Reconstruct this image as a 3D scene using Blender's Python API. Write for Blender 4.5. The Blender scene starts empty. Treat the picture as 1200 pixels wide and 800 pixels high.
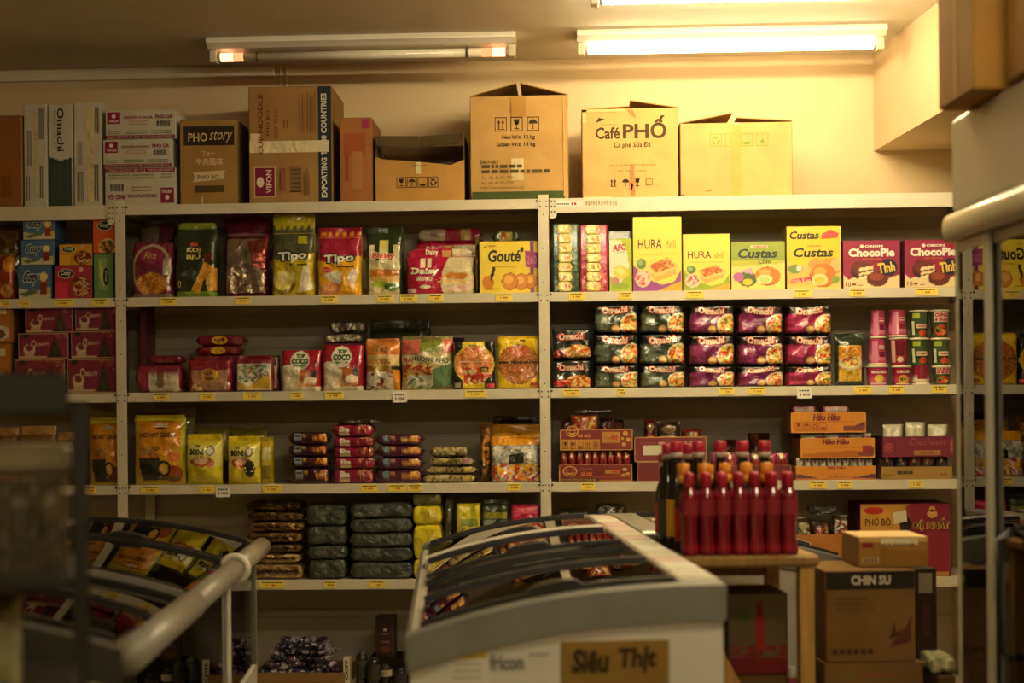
import bpy, math, random
import numpy as np
from mathutils import Vector, Matrix
random.seed(7)
SC = bpy.context.scene
COL = SC.collection
# ------------------------------------------------------------------ camera
F = 1667.0                      # focal length in pixels of the 1200 px frame (50 mm)
CX, CD, CH = 1.9009, 5.9812, 1.20
YAW, ROLL, HOR = 0.04023, 0.00934, 487.7
EYE = Vector((CX, -CD, CH))
FWD = Vector((-math.sin(YAW), math.cos(YAW), 0))
RGT0 = Vector((math.cos(YAW), math.sin(YAW), 0))
UP0 = Vector((0, 0, 1))
RGT = RGT0*math.cos(ROLL) - UP0*math.sin(ROLL)
UPV = UP0*math.cos(ROLL) + RGT0*math.sin(ROLL)
cam_d = bpy.data.cameras.new('camera')
cam_d.sensor_width = 36.0
cam_d.lens = 36.0*F/1200
cam_d.shift_y = (HOR-400)/1200
cam_d.clip_start = 0.05
cam_d.dof.use_dof = True
cam_d.dof.focus_distance = 6.0
cam_d.dof.aperture_fstop = 2.2
cam = bpy.data.objects.new('camera', cam_d)
COL.objects.link(cam)
m = Matrix((( RGT.x, UPV.x, -FWD.x, EYE.x), (RGT.y, UPV.y, -FWD.y, EYE.y), (RGT.z, UPV.z, -FWD.z, EYE.z), (0, 0, 0, 1)))
cam.matrix_world = m
SC.camera = cam
SC.view_settings.view_transform = 'Standard'
SC.view_settings.look = 'None'
SC.view_settings.gamma = 1.0
SC.view_settings.exposure = 0.32
SC.view_settings.use_curve_mapping = False
SC.cycles.max_bounces = 8
SC.cycles.diffuse_bounces = 4
SC.cycles.transparent_max_bounces = 16
SC.cycles.caustics_reflective = False
SC.cycles.caustics_refractive = False
W = bpy.data.worlds.new('world')
W.use_nodes = True
W.node_tree.nodes['Background'].inputs[0].default_value = (1.0, .72, .30, 1)
W.node_tree.nodes['Background'].inputs[1].default_value = 0.01
SC.world = W
LAMP_COL = (1.0, 0.78, 0.44)
FILL_COL = (1.0, 0.86, 0.55)
LAMP_STR = 20.0
NEAR_STR = 100.0                 # the two lit tubes near the shelves
FILL_STR = 98.0                 # unseen ceiling tubes, added as fill light
HEAD_STR = 3.2

def ray(px, py):
    return FWD + RGT*((px-600)/F) - UPV*((py-HOR)/F)
def P(px, py, depth):
    return EYE + ray(px, py)*depth
def U(px, py, Y=0.0):
    r = ray(px, py); t = (Y-EYE.y)/r.y
    p = EYE + r*t
    return p.x, p.z
def PZ(px, py, z):
    r = ray(px, py); t = (z-EYE.z)/r.z
    return EYE + r*t

# ------------------------------------------------------------------ colours, materials
def C(h):
    if not isinstance(h, str): return tuple(h)
    h = h.lstrip('#')
    o = []
    for i in (0, 2, 4):
        x = int(h[i:i+2], 16)/255
        o.append(x/12.92 if x <= .04045 else ((x+.055)/1.055)**2.4)
    return tuple(o)

def mat(name, rough=.5, metal=0., bump=0., bscale=30., var=.08, vscale=12., coat=0., base=None, spec=.5, corr=False, stretch=None, crease=0.):
    M = bpy.data.materials.new(name); M.use_nodes = True
    N = M.node_tree.nodes; L = M.node_tree.links
    b = N['Principled BSDF']
    b.inputs['Roughness'].default_value = rough
    b.inputs['Metallic'].default_value = metal
    b.inputs['Specular IOR Level'].default_value = spec
    if coat: b.inputs['Coat Weight'].default_value = coat; b.inputs['Coat Roughness'].default_value = .08
    tc = N.new('ShaderNodeTexCoord')
    nz = N.new('ShaderNodeTexNoise'); nz.inputs['Scale'].default_value = vscale; nz.inputs['Detail'].default_value = 4
    if stretch:
        mp = N.new('ShaderNodeMapping'); mp.inputs['Scale'].default_value = stretch
        L.new(tc.outputs['Object'], mp.inputs['Vector']); L.new(mp.outputs[0], nz.inputs['Vector'])
    else:
        L.new(tc.outputs['Object'], nz.inputs['Vector'])
    mr = N.new('ShaderNodeMapRange')
    mr.inputs['To Min'].default_value = 1-var; mr.inputs['To Max'].default_value = 1+var
    mr.inputs['From Min'].default_value = .3; mr.inputs['From Max'].default_value = .7
    L.new(nz.outputs['Fac'], mr.inputs['Value'])
    mx = N.new('ShaderNodeVectorMath'); mx.operation = 'SCALE'
    if base is None:
        at = N.new('ShaderNodeAttribute'); at.attribute_name = 'Col'
        L.new(at.outputs['Color'], mx.inputs[0])
    else:
        mx.inputs[0].default_value = C(base)
    L.new(mr.outputs[0], mx.inputs['Scale'])
    L.new(mx.outputs[0], b.inputs['Base Color'])
    if bump:
        n2 = N.new('ShaderNodeTexNoise'); n2.inputs['Scale'].default_value = bscale; n2.inputs['Detail'].default_value = 2.5
        n2.inputs['Distortion'].default_value = .8
        L.new(tc.outputs['Object'], n2.inputs['Vector'])
        bp = N.new('ShaderNodeBump'); bp.inputs['Strength'].default_value = bump; bp.inputs['Distance'].default_value = .01
        if crease:
            vo = N.new('ShaderNodeTexVoronoi'); vo.inputs['Scale'].default_value = bscale*crease
            n3 = N.new('ShaderNodeTexNoise'); n3.inputs['Scale'].default_value = bscale*.5
            ad = N.new('ShaderNodeVectorMath'); ad.operation = 'MULTIPLY_ADD'; ad.inputs[1].default_value = (.05, .05, .05)
            L.new(tc.outputs['Object'], n3.inputs['Vector']); L.new(n3.outputs['Color'], ad.inputs[0]); L.new(tc.outputs['Object'], ad.inputs[2])
            L.new(ad.outputs[0], vo.inputs['Vector'])
            ma = N.new('ShaderNodeMath'); ma.operation = 'ADD'
            L.new(n2.outputs['Fac'], ma.inputs[0]); L.new(vo.outputs['Distance'], ma.inputs[1]); L.new(ma.outputs[0], bp.inputs['Height'])
        else:
            L.new(n2.outputs['Fac'], bp.inputs['Height'])
        L.new(bp.outputs[0], b.inputs['Normal'])
    return M

def glass_mat(name, tint=(1, 1, 1), ior=1.5, rough=.0, haze=0.0):
    M = bpy.data.materials.new(name); M.use_nodes = True
    N = M.node_tree.nodes; L = M.node_tree.links
    N.remove(N['Principled BSDF'])
    out = N['Material Output']
    t = N.new('ShaderNodeBsdfTransparent'); t.inputs[0].default_value = (*tint, 1)
    g = N.new('ShaderNodeBsdfGlossy'); g.inputs['Roughness'].default_value = rough
    fr = N.new('ShaderNodeFresnel'); fr.inputs['IOR'].default_value = ior
    mx = N.new('ShaderNodeMixShader')
    L.new(fr.outputs[0], mx.inputs[0]); L.new(t.outputs[0], mx.inputs[1]); L.new(g.outputs[0], mx.inputs[2])
    if haze:
        d = N.new('ShaderNodeBsdfDiffuse'); d.inputs[0].default_value = (.8, .8, .75, 1)
        nz = N.new('ShaderNodeTexNoise'); nz.inputs['Scale'].default_value = 9
        mm = N.new('ShaderNodeMath'); mm.operation = 'MULTIPLY'; mm.inputs[1].default_value = haze*2
        L.new(nz.outputs['Fac'], mm.inputs[0])
        m2 = N.new('ShaderNodeMixShader'); L.new(mm.outputs[0], m2.inputs[0])
        L.new(mx.outputs[0], m2.inputs[1]); L.new(d.outputs[0], m2.inputs[2]); L.new(m2.outputs[0], out.inputs[0])
    else:
        L.new(mx.outputs[0], out.inputs[0])
    return M

def emit_mat(name, col, strength):
    M = bpy.data.materials.new(name); M.use_nodes = True
    N = M.node_tree.nodes; L = M.node_tree.links
    N.remove(N['Principled BSDF'])
    e = N.new('ShaderNodeEmission'); e.inputs[0].default_value = (*col, 1); e.inputs[1].default_value = strength
    L.new(e.outputs[0], N['Material Output'].inputs[0])
    return M

CARTON = mat('corrugated_cardboard', .85, bump=.12, bscale=60, var=.10, vscale=7, spec=.2)
CARD = mat('printed_card', .42, bump=.03, bscale=40, var=.04)
FILM = mat('glossy_film', .14, bump=.95, bscale=25, var=.05, coat=.7, crease=.7)
SOFT = mat('soft_film', .34, bump=.8, bscale=30, var=.05, crease=.8)
FOIL = mat('metallic_foil', .24, metal=.75, bump=.8, bscale=34, var=.06, crease=.8)
PAPER = mat('paper', .75, var=.05)
PAINT = mat('cream_shelf_paint', .45, bump=.02, bscale=120, var=.05, vscale=5)
PLASTIC = mat('plastic', .35, var=.04)
GLOSSP = mat('glossy_plastic', .15, var=.04, coat=.4)
RUBBER = mat('dark_plastic', .5, var=.1)
WOOD = mat('pine_wood', .5, bump=.08, bscale=30, var=.22, vscale=6, stretch=(9, 9, .9))
METAL = mat('brushed_aluminium', .35, metal=.6, var=.05)
STEEL = mat('white_enamel_steel', .3, bump=.01, bscale=60, var=.04, vscale=3)
TAPE = mat('clear_packing_tape', .14, bump=.9, bscale=26, var=.05, coat=1.0)
WALLM = mat('painted_plaster_wall', .8, bump=.06, bscale=90, var=.05, vscale=2.5, base='#cbb48c')
CEILM = mat('painted_ceiling_board', .8, bump=.08, bscale=140, var=.05, vscale=3, base='#d6cfbc')
FLOORM = mat('vinyl_floor_tile', .4, bump=.02, bscale=40, var=.12, vscale=4, base='#8a8272')
GLASS = glass_mat('clear_glass', (.92, .94, .92))
LIDGLASS = glass_mat('freezer_lid_glass', (.86, .88, .86))
DOORGLASS = glass_mat('fridge_door_glass', (.8, .82, .8), ior=3.3)
CLEARP = glass_mat('clear_plastic', (.9, .88, .82), 1.4, .08, haze=.03)
TUBE_ON = emit_mat('lit_fluorescent_tube', LAMP_COL, LAMP_STR)
TUBE_NEAR = emit_mat('lit_near_tube', LAMP_COL, NEAR_STR)
TUBE_FILL = emit_mat('lit_fill_tube', FILL_COL, FILL_STR)
END_GLOW = emit_mat('glowing_tube_end', (1.0, .42, .20), HEAD_STR)
END_GLOW2 = emit_mat('faintly_glowing_tube_end', (1.0, .36, .14), HEAD_STR*.4)

# ------------------------------------------------------------------ mesh builder
class MB:
    def __init__(s):
        s.v = []; s.f = []; s.c = []; s.m = []; s.sm = []; s.n = 0
    def add(s, verts, faces, col, mi=0, smooth=False):
        verts = np.asarray(verts, float).reshape(-1, 3)
        k = len(verts)
        col = np.asarray(C(col) if isinstance(col, str) else col, float)
        if col.ndim == 1: col = np.tile(col, (k, 1))
        s.v.append(verts); s.c.append(col)
        o = s.n
        for f in faces: s.f.append(tuple(int(i)+o for i in f))
        s.m += [mi]*len(faces); s.sm += [smooth]*len(faces)
        s.n += k
        return s
    def box(s, x0, x1, y0, y1, z0, z1, col, mi=0):
        v = [(x, y, z) for z in (z0, z1) for y in (y0, y1) for x in (x0, x1)]
        f = [(0, 2, 3, 1), (4, 5, 7, 6), (0, 1, 5, 4), (2, 6, 7, 3), (0, 4, 6, 2), (1, 3, 7, 5)]
        return s.add(v, f, col, mi)
    def cbox(s, x0, x1, y0, y1, z0, z1, c, col, mi=0):
        c = min(c, abs(x1-x0)*.3, abs(y1-y0)*.3, abs(z1-z0)*.3)
        v = []
        idx = {}
        for a in range(3):
            for i, X in enumerate((x0, x1)):
                for j, Y in enumerate((y0, y1)):
                    for k, Z in enumerate((z0, z1)):
                        p = [X, Y, Z]
                        sg = [1 if q == 0 else -1 for q in (i, j, k)]
                        for b in range(3):
                            if b != a: p[b] += c*sg[b]
                        idx[(a, i, j, k)] = len(v); v.append(p)
        f = []
        I = idx
        for a in range(3):
            for w in (0, 1):
                def g(p, q):
                    t = [0, 0, 0]; t[a] = w; t[(a+1) % 3] = p; t[(a+2) % 3] = q
                    return I[(a, *t)]
                q = (g(0, 0), g(1, 0), g(1, 1), g(0, 1))
                f.append(q if w else q[::-1])
        for a in range(3):
            b, d = (a+1) % 3, (a+2) % 3
            for p in (0, 1):
                for q in (0, 1):
                    t0 = [0, 0, 0]; t1 = [0, 0, 0]
                    t0[b] = t1[b] = p; t0[d] = t1[d] = q; t1[a] = 1
                    f.append((I[(b, *t0)], I[(b, *t1)], I[(d, *t1)], I[(d, *t0)]))
        for i in (0, 1):
            for j in (0, 1):
                for k in (0, 1):
                    f.append((I[(0, i, j, k)], I[(1, i, j, k)], I[(2, i, j, k)]))
        return s.add(v, f, col, mi)
    def prism(s, pts, y0, y1, col, mi=0, axis='y', smooth=False):
        """outline pts (a,b) extruded along axis; y: (x,z); x: (y,z); z: (x,y)"""
        n = len(pts)
        def mk(p, t):
            return {'y': (p[0], t, p[1]), 'x': (t, p[0], p[1]), 'z': (p[0], p[1], t)}[axis]
        v = [mk(p, y0) for p in pts] + [mk(p, y1) for p in pts]
        f = [tuple(range(n)), tuple(range(2*n-1, n-1, -1))]
        s.add(v, f, col, mi)
        fs = [(i, n+i, n+(i+1) % n, (i+1) % n) for i in range(n)]
        return s.add(v, fs, col, mi, smooth)
    def lathe(s, prof, cx=0, cy=0, cz=0, seg=24, col='#ffffff', mi=0, axis='z'):
        """prof: list of (r, z[, colour])"""
        v = []; cl = []
        for q in prof:
            r, z = q[0], q[1]
            cc = C(q[2]) if len(q) > 2 else C(col)
            for k in range(seg):
                a = 2*math.pi*k/seg
                if axis == 'z': v.append((cx+r*math.cos(a), cy+r*math.sin(a), cz+z))
                else: v.append((cx+z, cy+r*math.cos(a), cz+r*math.sin(a)))
                cl.append(cc)
        f = []
        for i in range(len(prof)-1):
            for k in range(seg):
                a, b = i*seg+k, i*seg+(k+1) % seg
                f.append((a, b, b+seg, a+seg))
        s.add(v, f, np.array(cl), mi, True)
        return s
    def tube(s, pts, r, col, mi=0, seg=10, cap=True):
        pts = [Vector(p) for p in pts]
        v = []; n = len(pts)
        for i, p in enumerate(pts):
            t = (pts[min(i+1, n-1)]-pts[max(i-1, 0)]).normalized()
            a = t.cross(Vector((0, 0, 1)))
            if a.length < .01: a = t.cross(Vector((1, 0, 0)))
            a.normalize(); b = t.cross(a).normalized()
            rr = r[i] if isinstance(r, (list, tuple)) else r
            for k in range(seg):
                g = 2*math.pi*k/seg
                v.append(p+a*math.cos(g)*rr+b*math.sin(g)*rr)
        f = []
        for i in range(n-1):
            for k in range(seg):
                x, y = i*seg+k, i*seg+(k+1) % seg
                f.append((x, y, y+seg, x+seg))
        if cap:
            f.append(tuple(range(seg))[::-1]); f.append(tuple(range((n-1)*seg, n*seg)))
        return s.add([tuple(q) for q in v], f, col, mi, True)
    def slab(s, p0, p1, p2, p3, th, col, mi=0):
        """thick quad panel through four points; thickness along its normal"""
        q = [Vector(p) for p in (p0, p1, p2, p3)]
        n = (q[1]-q[0]).cross(q[3]-q[0]).normalized()*th
        v = [tuple(p) for p in q] + [tuple(p+n) for p in q]
        f = [(3, 2, 1, 0), (4, 5, 6, 7), (0, 1, 5, 4), (1, 2, 6, 5), (2, 3, 7, 6), (3, 0, 4, 7)]
        return s.add(v, f, col, mi)
    def xform(s, M):
        A = np.array(M.to_3x3()); t = np.array(M.translation)
        s.v = [w @ A.T + t for w in s.v]
        return s
    def build(s, name, mats, parent=None, loc=None, rot=None):
        me = bpy.data.meshes.new(name)
        V = np.concatenate(s.v)
        me.from_pydata(V.tolist(), [], s.f)
        at = me.color_attributes.new('Col', 'FLOAT_COLOR', 'POINT')
        cc = np.ones((len(V), 4), np.float32); cc[:, :3] = np.concatenate(s.c)
        at.data.foreach_set('color', cc.ravel())
        for q in (mats if isinstance(mats, (list, tuple)) else [mats]): me.materials.append(q)
        me.polygons.foreach_set('material_index', s.m)
        me.polygons.foreach_set('use_smooth', s.sm)
        me.update()
        o = bpy.data.objects.new(name, me); COL.objects.link(o)
        if parent is not None: o.parent = parent
        if loc is not None: o.location = loc
        if rot is not None: o.rotation_euler = rot
        return o

def tag(o, label=None, cat=None, group=None, kind=None):
    if label: o['label'] = label
    if cat: o['category'] = cat
    if group: o['group'] = group
    if kind: o['kind'] = kind
    return o
def empty(name, loc=(0, 0, 0), rz=0.0, label=None, cat=None, group=None):
    o = bpy.data.objects.new(name, None); COL.objects.link(o)
    o.empty_display_size = .05
    o.location = loc; o.rotation_euler = (0, 0, rz)
    return tag(o, label, cat, group)
TOP = {}
def dup(o, loc, label=None, group=None, rz=None):
    r = o.copy(); COL.objects.link(r)
    r.location = loc
    if rz is not None: r.rotation_euler = (r.rotation_euler[0], r.rotation_euler[1], rz)
    if label: r['label'] = label
    if group: r['group'] = group
    for ch in list(o.children):
        c = ch.copy(); COL.objects.link(c); c.parent = r
        for g in list(ch.children):
            d = g.copy(); COL.objects.link(d); d.parent = c
    if o.name in TOP: TOP[r.name] = TOP[o.name]
    return r

# ------------------------------------------------------------------ lettering
_tc = {}
def text2d(s, bold=0.0):
    key = (s, round(bold, 3))
    if key in _tc: return _tc[key]
    cu = bpy.data.curves.new('lettering', 'FONT')
    cu.body = s; cu.resolution_u = 2; cu.offset = bold; cu.fill_mode = 'FRONT'
    ob = bpy.data.objects.new('lettering', cu); COL.objects.link(ob)
    dg = bpy.context.evaluated_depsgraph_get()
    ev = ob.evaluated_get(dg); me = ev.to_mesh()
    v = np.array([tuple(q.co)[:2] for q in me.vertices]).reshape(-1, 2)
    f = [tuple(p.vertices) for p in me.polygons]
    ev.to_mesh_clear()
    bpy.data.objects.remove(ob); bpy.data.curves.remove(cu)
    if len(v):
        lo, hi = v.min(0), v.max(0); v = (v-lo)/np.maximum(hi-lo, 1e-6)
    _tc[key] = (v, f)
    return _tc[key]

# ------------------------------------------------------------------ printed designs
def _mask(L, u, v):
    k = L[0]
    if k == 'r': return (u >= L[1]) & (u <= L[3]) & (v >= L[2]) & (v <= L[4])
    if k == 'e': return ((u-L[1])/L[3])**2+((v-L[2])/L[4])**2 <= 1
    if k == 'p':
        pts = L[1]; ins = np.zeros(u.shape, bool); n = len(pts)
        for i in range(n):
            (x0, y0), (x1, y1) = pts[i], pts[(i+1) % n]
            if y0 == y1: continue
            c = (y0 > v) != (y1 > v)
            ins ^= c & (u < (x1-x0)*(v-y0)/(y1-y0)+x0)
        return ins
def paint(D, u, v, w, h):
    out = np.tile(np.array(C(D[0])), (len(u), 1))
    for L in D[1:]:
        k = L[0]
        if k in 'rep': out[_mask(L, u, v)] = C(L[-1])
        elif k == 'o':                                     # ring: cu cv ru rv thickness colour
            q = np.sqrt(((u-L[1])/L[3])**2+((v-L[2])/L[4])**2)
            out[(q <= 1) & (q >= 1-L[5])] = C(L[6])
        elif k == 's':                                     # speckled area: mask, palette, cell (m), seed
            mk = _mask(L[1], u, v); cell = L[3]; sd = L[4]
            x = u*w/cell; y = v*h/cell
            x2 = x+.6*np.sin(y*1.7+sd)+.3*np.sin(y*3.9+sd*2); y2 = y+.6*np.sin(x*1.3+sd*3)
            hh = np.sin(np.floor(x2)*12.9898+np.floor(y2)*78.233+sd*3.1)*43758.5453
            hh = hh-np.floor(hh)
            pal = np.array([C(c) for c in L[2]])
            idx = np.minimum((hh*len(pal)).astype(int), len(pal)-1)
            out[mk] = pal[idx][mk]
    return out
def decals(mb, D, surf, w, h, mi=0, e0=.0007):
    """lettering and line art laid on the surface surf(u,v,eps)->xyz"""
    e = e0
    for L in D[1:]:
        if L[0] == 'T':
            s, u0, v0, u1, v1, col = L[1:7]
            op = L[7] if len(L) > 7 else {}
            def lay(bold, col, grow, e):
                p, f = text2d(s, bold)
                if not len(p): return
                x = (p[:, 0]-.5)*(1+grow*.5)+.5; y = (p[:, 1]-.5)*(1+grow)+.5
                vt = op.get('vert', 0)
                if vt == 1: uu, vv = u1-(u1-u0)*y, v0+(v1-v0)*x
                elif vt == -1: uu, vv = u0+(u1-u0)*y, v1-(v1-v0)*x
                elif op.get('flip'): uu, vv = u1-(u1-u0)*x, v1-(v1-v0)*y
                else: uu, vv = u0+(u1-u0)*x+op.get('sh', 0)*(y-.5)*(v1-v0)*h/w, v0+(v1-v0)*y
                if op.get('rot'):
                    a = math.radians(op['rot']); cu, cv = (u0+u1)/2, (v0+v1)/2
                    dx, dy = (uu-cu)*w, (vv-cv)*h
                    uu, vv = cu+(dx*math.cos(a)-dy*math.sin(a))/w, cv+(dx*math.sin(a)+dy*math.cos(a))/h
                if op.get('arc'):
                    vv = vv+op['arc']*(1-((uu-(u0+u1)/2)/((u1-u0)/2))**2)
                mb.add(surf(uu, vv, e), f, col, mi)
            b = op.get('b', .0)
            if op.get('o'):
                lay(b+.06, op['o'], .22, e); e += .0005
            lay(b, col, 0, e); e += .0003
        elif L[0] == 'q':                                 # crisp quads: list of polygons in uv, colour
            for poly in L[1]:
                a = np.array(poly, float)
                mb.add(surf(a[:, 0], a[:, 1], e), [tuple(range(len(a)))], L[2], mi)
            e += .0003
def Q(u0, v0, u1, v1): return [(u0, v0), (u1, v0), (u1, v1), (u0, v1)]
def disc(cu, cv, ru, rv, n=18, a0=0, a1=360):
    return [(cu+ru*math.cos(math.radians(a0+(a1-a0)*i/n)), cv+rv*math.sin(math.radians(a0+(a1-a0)*i/n))) for i in range(n if a1-a0 == 360 else n+1)]
def frame(u0, v0, u1, v1, tu, tv):
    return [Q(u0, v0, u1, v0+tv), Q(u0, v1-tv, u1, v1), Q(u0, v0, u0+tu, v1), Q(u1-tu, v0, u1, v1)]
def icon(kind, u0, v0, u1, v1, col, boxed=True):
    du, dv = u1-u0, v1-v0
    X = lambda a: u0+du*a
    Y = lambda a: v0+dv*a
    P_ = []
    if boxed: P_ += frame(u0, v0, u1, v1, du*.06, dv*.06)
    if kind == 'up':
        for c in (.33, .67):
            P_ += [Q(X(c-.05), Y(.2), X(c+.05), Y(.6)), [(X(c-.13), Y(.58)), (X(c+.13), Y(.58)), (X(c), Y(.84))]]
        P_ += [Q(X(.18), Y(.13), X(.82), Y(.18))]
    elif kind == 'glass':
        P_ += [[(X(.25), Y(.85)), (X(.32), Y(.55)), (X(.68), Y(.55)), (X(.75), Y(.85))], Q(X(.47), Y(.2), X(.53), Y(.58)), Q(X(.3), Y(.15), X(.7), Y(.22)), disc(X(.5), Y(.56), du*.18, dv*.1)]
    elif kind == 'umb':
        P_ += [disc(X(.5), Y(.52), du*.36, dv*.3, 12, 0, 180), Q(X(.47), Y(.18), X(.53), Y(.55)), Q(X(.36), Y(.15), X(.53), Y(.2))]
    elif kind == 'rec':
        for k in range(3):
            a = 90+120*k
            r = lambda q, s: (X(.5)+du*s*math.cos(math.radians(q)), Y(.47)+dv*s*math.sin(math.radians(q)))
            P_ += [[r(a-42, .36), r(a+26, .36), r(a+26, .2), r(a-42, .2)], [r(a+24, .44), r(a+58, .28), r(a+24, .12)]]
    elif kind == 'hand':
        P_ += [disc(X(.5), Y(.3), du*.34, dv*.18, 12, 180, 360), Q(X(.2), Y(.3), X(.8), Y(.36))]
    elif kind == 'hook':
        P_ += [disc(X(.5), Y(.35), du*.17, dv*.17, 12), Q(X(.46), Y(.5), X(.54), Y(.85))]
    elif kind == 'sq':
        P_ += frame(X(.12), Y(.15), X(.85), Y(.85), du*.06, dv*.06)
    return ('q', P_, col)
def bars(u0, v0, u1, v1, n, col, seed=1):
    r = random.Random(seed); P_ = []; x = u0
    w = (u1-u0)/n
    for i in range(n):
        P_.append(Q(u0+i*w, v0, u0+i*w+w*r.uniform(.25, .75), v1))
    return ('q', P_, col)
def lines(u0, v0, u1, v1, n, col, seed=1, fill=.45):
    """rows of illegible small print"""
    r = random.Random(seed); P_ = []
    hh = (v1-v0)/n
    for i in range(n):
        x = u0; y = v0+i*hh+hh*.25
        end = u1-(u1-u0)*r.uniform(0, .25)
        while x < end:
            k = (u1-u0)*r.uniform(.05, .16)
            P_.append(Q(x, y, min(x+k, end), y+hh*fill)); x += k+(u1-u0)*.025
    return ('q', P_, col)
# ------------------------------------------------------------------ product builders (each returns an object, origin at its base centre)
def _res(a, lo=8, hi=72): return int(max(lo, min(hi, a/.0042)))
def grid_faces(nx, ny, rev=False):
    f = []
    for j in range(ny):
        for i in range(nx):
            a = j*(nx+1)+i
            q = (a, a+1, a+nx+2, a+nx+1)
            f.append(q[::-1] if rev else q)
    return f
def pbox(name, w, h, d, D, side='#b59a63', top=None, mats=None, c=.0015, parent=None, back=None):
    mb = MB()
    mb.cbox(-w/2, w/2, -d/2, d/2, 0, h, c, side)
    if top: mb.box(-w/2+c, w/2-c, -d/2+c, d/2-c, h, h+.0003, top)
    def surf(u, v, e):
        u = np.asarray(u, float); v = np.asarray(v, float)
        return np.stack([(u-.5)*(w-2*c), np.full(u.shape, -d/2-.0003-e), c+v*(h-2*c)], -1)
    plain = not any(L[0] in 'repos' for L in D[1:])
    nx, ny = (1, 1) if plain else (_res(w), _res(h))
    u, v = np.meshgrid(np.linspace(0, 1, nx+1), np.linspace(0, 1, ny+1)); u = u.ravel(); v = v.ravel()
    mb.add(surf(u, v, 0), grid_faces(nx, ny), paint(D, u, v, w, h))
    decals(mb, D, surf, w, h)
    o = mb.build(name, mats or CARD, parent)
    TOP[o.name] = h
    return o
def wob(u, v, s, a):
    return a*(np.sin(6.3*u+4.1*v+s)+.7*np.sin(11.7*v-5.2*u+2.3*s)+.5*np.sin(17*u+9*v*np.sin(s)+s*1.7))
def pouch(name, w, h, d, D, mats=None, shape='pillow', seed=0, amp=.0025, side=None, parent=None, seal=None, sealh=.05, pinch=.0, sealD=None):
    mats = mats or FILM
    hb = h*(1-(sealh if seal else 0))
    nx, ny = _res(w, 14), _res(hb, 14)
    def T(u, v):
        a = np.abs(2*u-1)
        if shape == 'gusset':
            A = np.clip(1-a**9, 0, 1)**.5
            B = np.where(v < .55, 1, 1-.72*np.clip((v-.55)/.45, 0, 1)**1.6)*np.clip(.86+v*2.5, 0, 1)
        elif shape == 'tub':
            A = np.clip(1-a**14, 0, 1)**.5; B = np.clip(1-np.abs(2*v-1)**18, 0.05, 1)**.5
        else:
            A = np.clip(1-a**3, 0, 1)**.7
            q = np.clip((v-.03)/.94, 0, 1); B = np.clip(1-np.abs(2*q-1)**3.2, 0, 1)**.6
        return d/2*A*B+.0012
    def X(u, v):
        k = 1-pinch*np.clip(1-np.abs(2*v-1)**2.5, 0, 1)
        return (u-.5)*w*k*(1+.012*np.sin(9*v+seed))
    def surf(u, v, e, sgn=-1):
        u = np.asarray(u, float); v = np.asarray(v, float)
        t = T(u, v); edge = np.clip(t/(d/2), 0, 1)
        y = sgn*(t+e)+sgn*wob(u, v, seed, amp)*edge
        return np.stack([X(u, v), y, v*hb], -1)
    u, v = np.meshgrid(np.linspace(0, 1, nx+1), np.linspace(0, 1, ny+1)); u = u.ravel(); v = v.ravel()
    mb = MB()
    colr = paint(D, u, v, w, h)
    N = len(u)
    V = np.concatenate([surf(u, v, 0), surf(u, v, 0, 1)])
    back = np.tile(np.array(C(side or D[0])), (N, 1))
    f = grid_faces(nx, ny)+[tuple(i+N for i in q) for q in grid_faces(nx, ny, True)]
    I = lambda i, j: j*(nx+1)+i
    for j in range(ny):
        f.append((I(0, j+1), I(0, j+1)+N, I(0, j)+N, I(0, j))); f.append((I(nx, j), I(nx, j)+N, I(nx, j+1)+N, I(nx, j+1)))
    for i in range(nx):
        f.append((I(i, 0), I(i, 0)+N, I(i+1, 0)+N, I(i+1, 0))); f.append((I(i+1, ny), I(i+1, ny)+N, I(i, ny)+N, I(i, ny)))
    mb.add(V, f, np.concatenate([colr, back]), 0, True)
    decals(mb, D, surf, w, hb, e0=.0012)
    o = mb.build(name, mats, parent)
    TOP[o.name] = h
    if seal:
        sb = MB(); sw = w*.97; sh = h-hb; n = 24; rows = 6
        uu, vv = np.meshgrid(np.linspace(0, 1, n+1), np.linspace(0, 1, rows+1)); uu = uu.ravel(); vv = vv.ravel()
        def ss(u, v, e, sg=-1):
            u = np.asarray(u, float); v = np.asarray(v, float)
            return np.stack([(u-.5)*sw, .006*np.sin(u*7+seed)*v+sg*(.0022+e)+.0012*np.sin(v*22), hb-.004+v*(sh+.004)], -1)
        SD = sealD or [seal]
        n0 = len(uu)
        ff = grid_faces(n, rows)+[tuple(i+n0 for i in q) for q in grid_faces(n, rows, True)]
        J = lambda i, j: j*(n+1)+i
        for i in range(n):
            ff.append((J(i+1, rows), J(i+1, rows)+n0, J(i, rows)+n0, J(i, rows)))
        for j in range(rows):
            ff.append((J(0, j+1), J(0, j+1)+n0, J(0, j)+n0, J(0, j))); ff.append((J(n, j), J(n, j)+n0, J(n, j+1)+n0, J(n, j+1)))
        cc = paint(SD, uu, vv, sw, sh)
        sb.add(np.concatenate([ss(uu, vv, 0), ss(uu, vv, 0, 1)]), ff, np.concatenate([cc, cc]), 0, True)
        decals(sb, SD, ss, sw, sh, e0=.001)
        sb.build('top_seal', mats, o)
    return o
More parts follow.
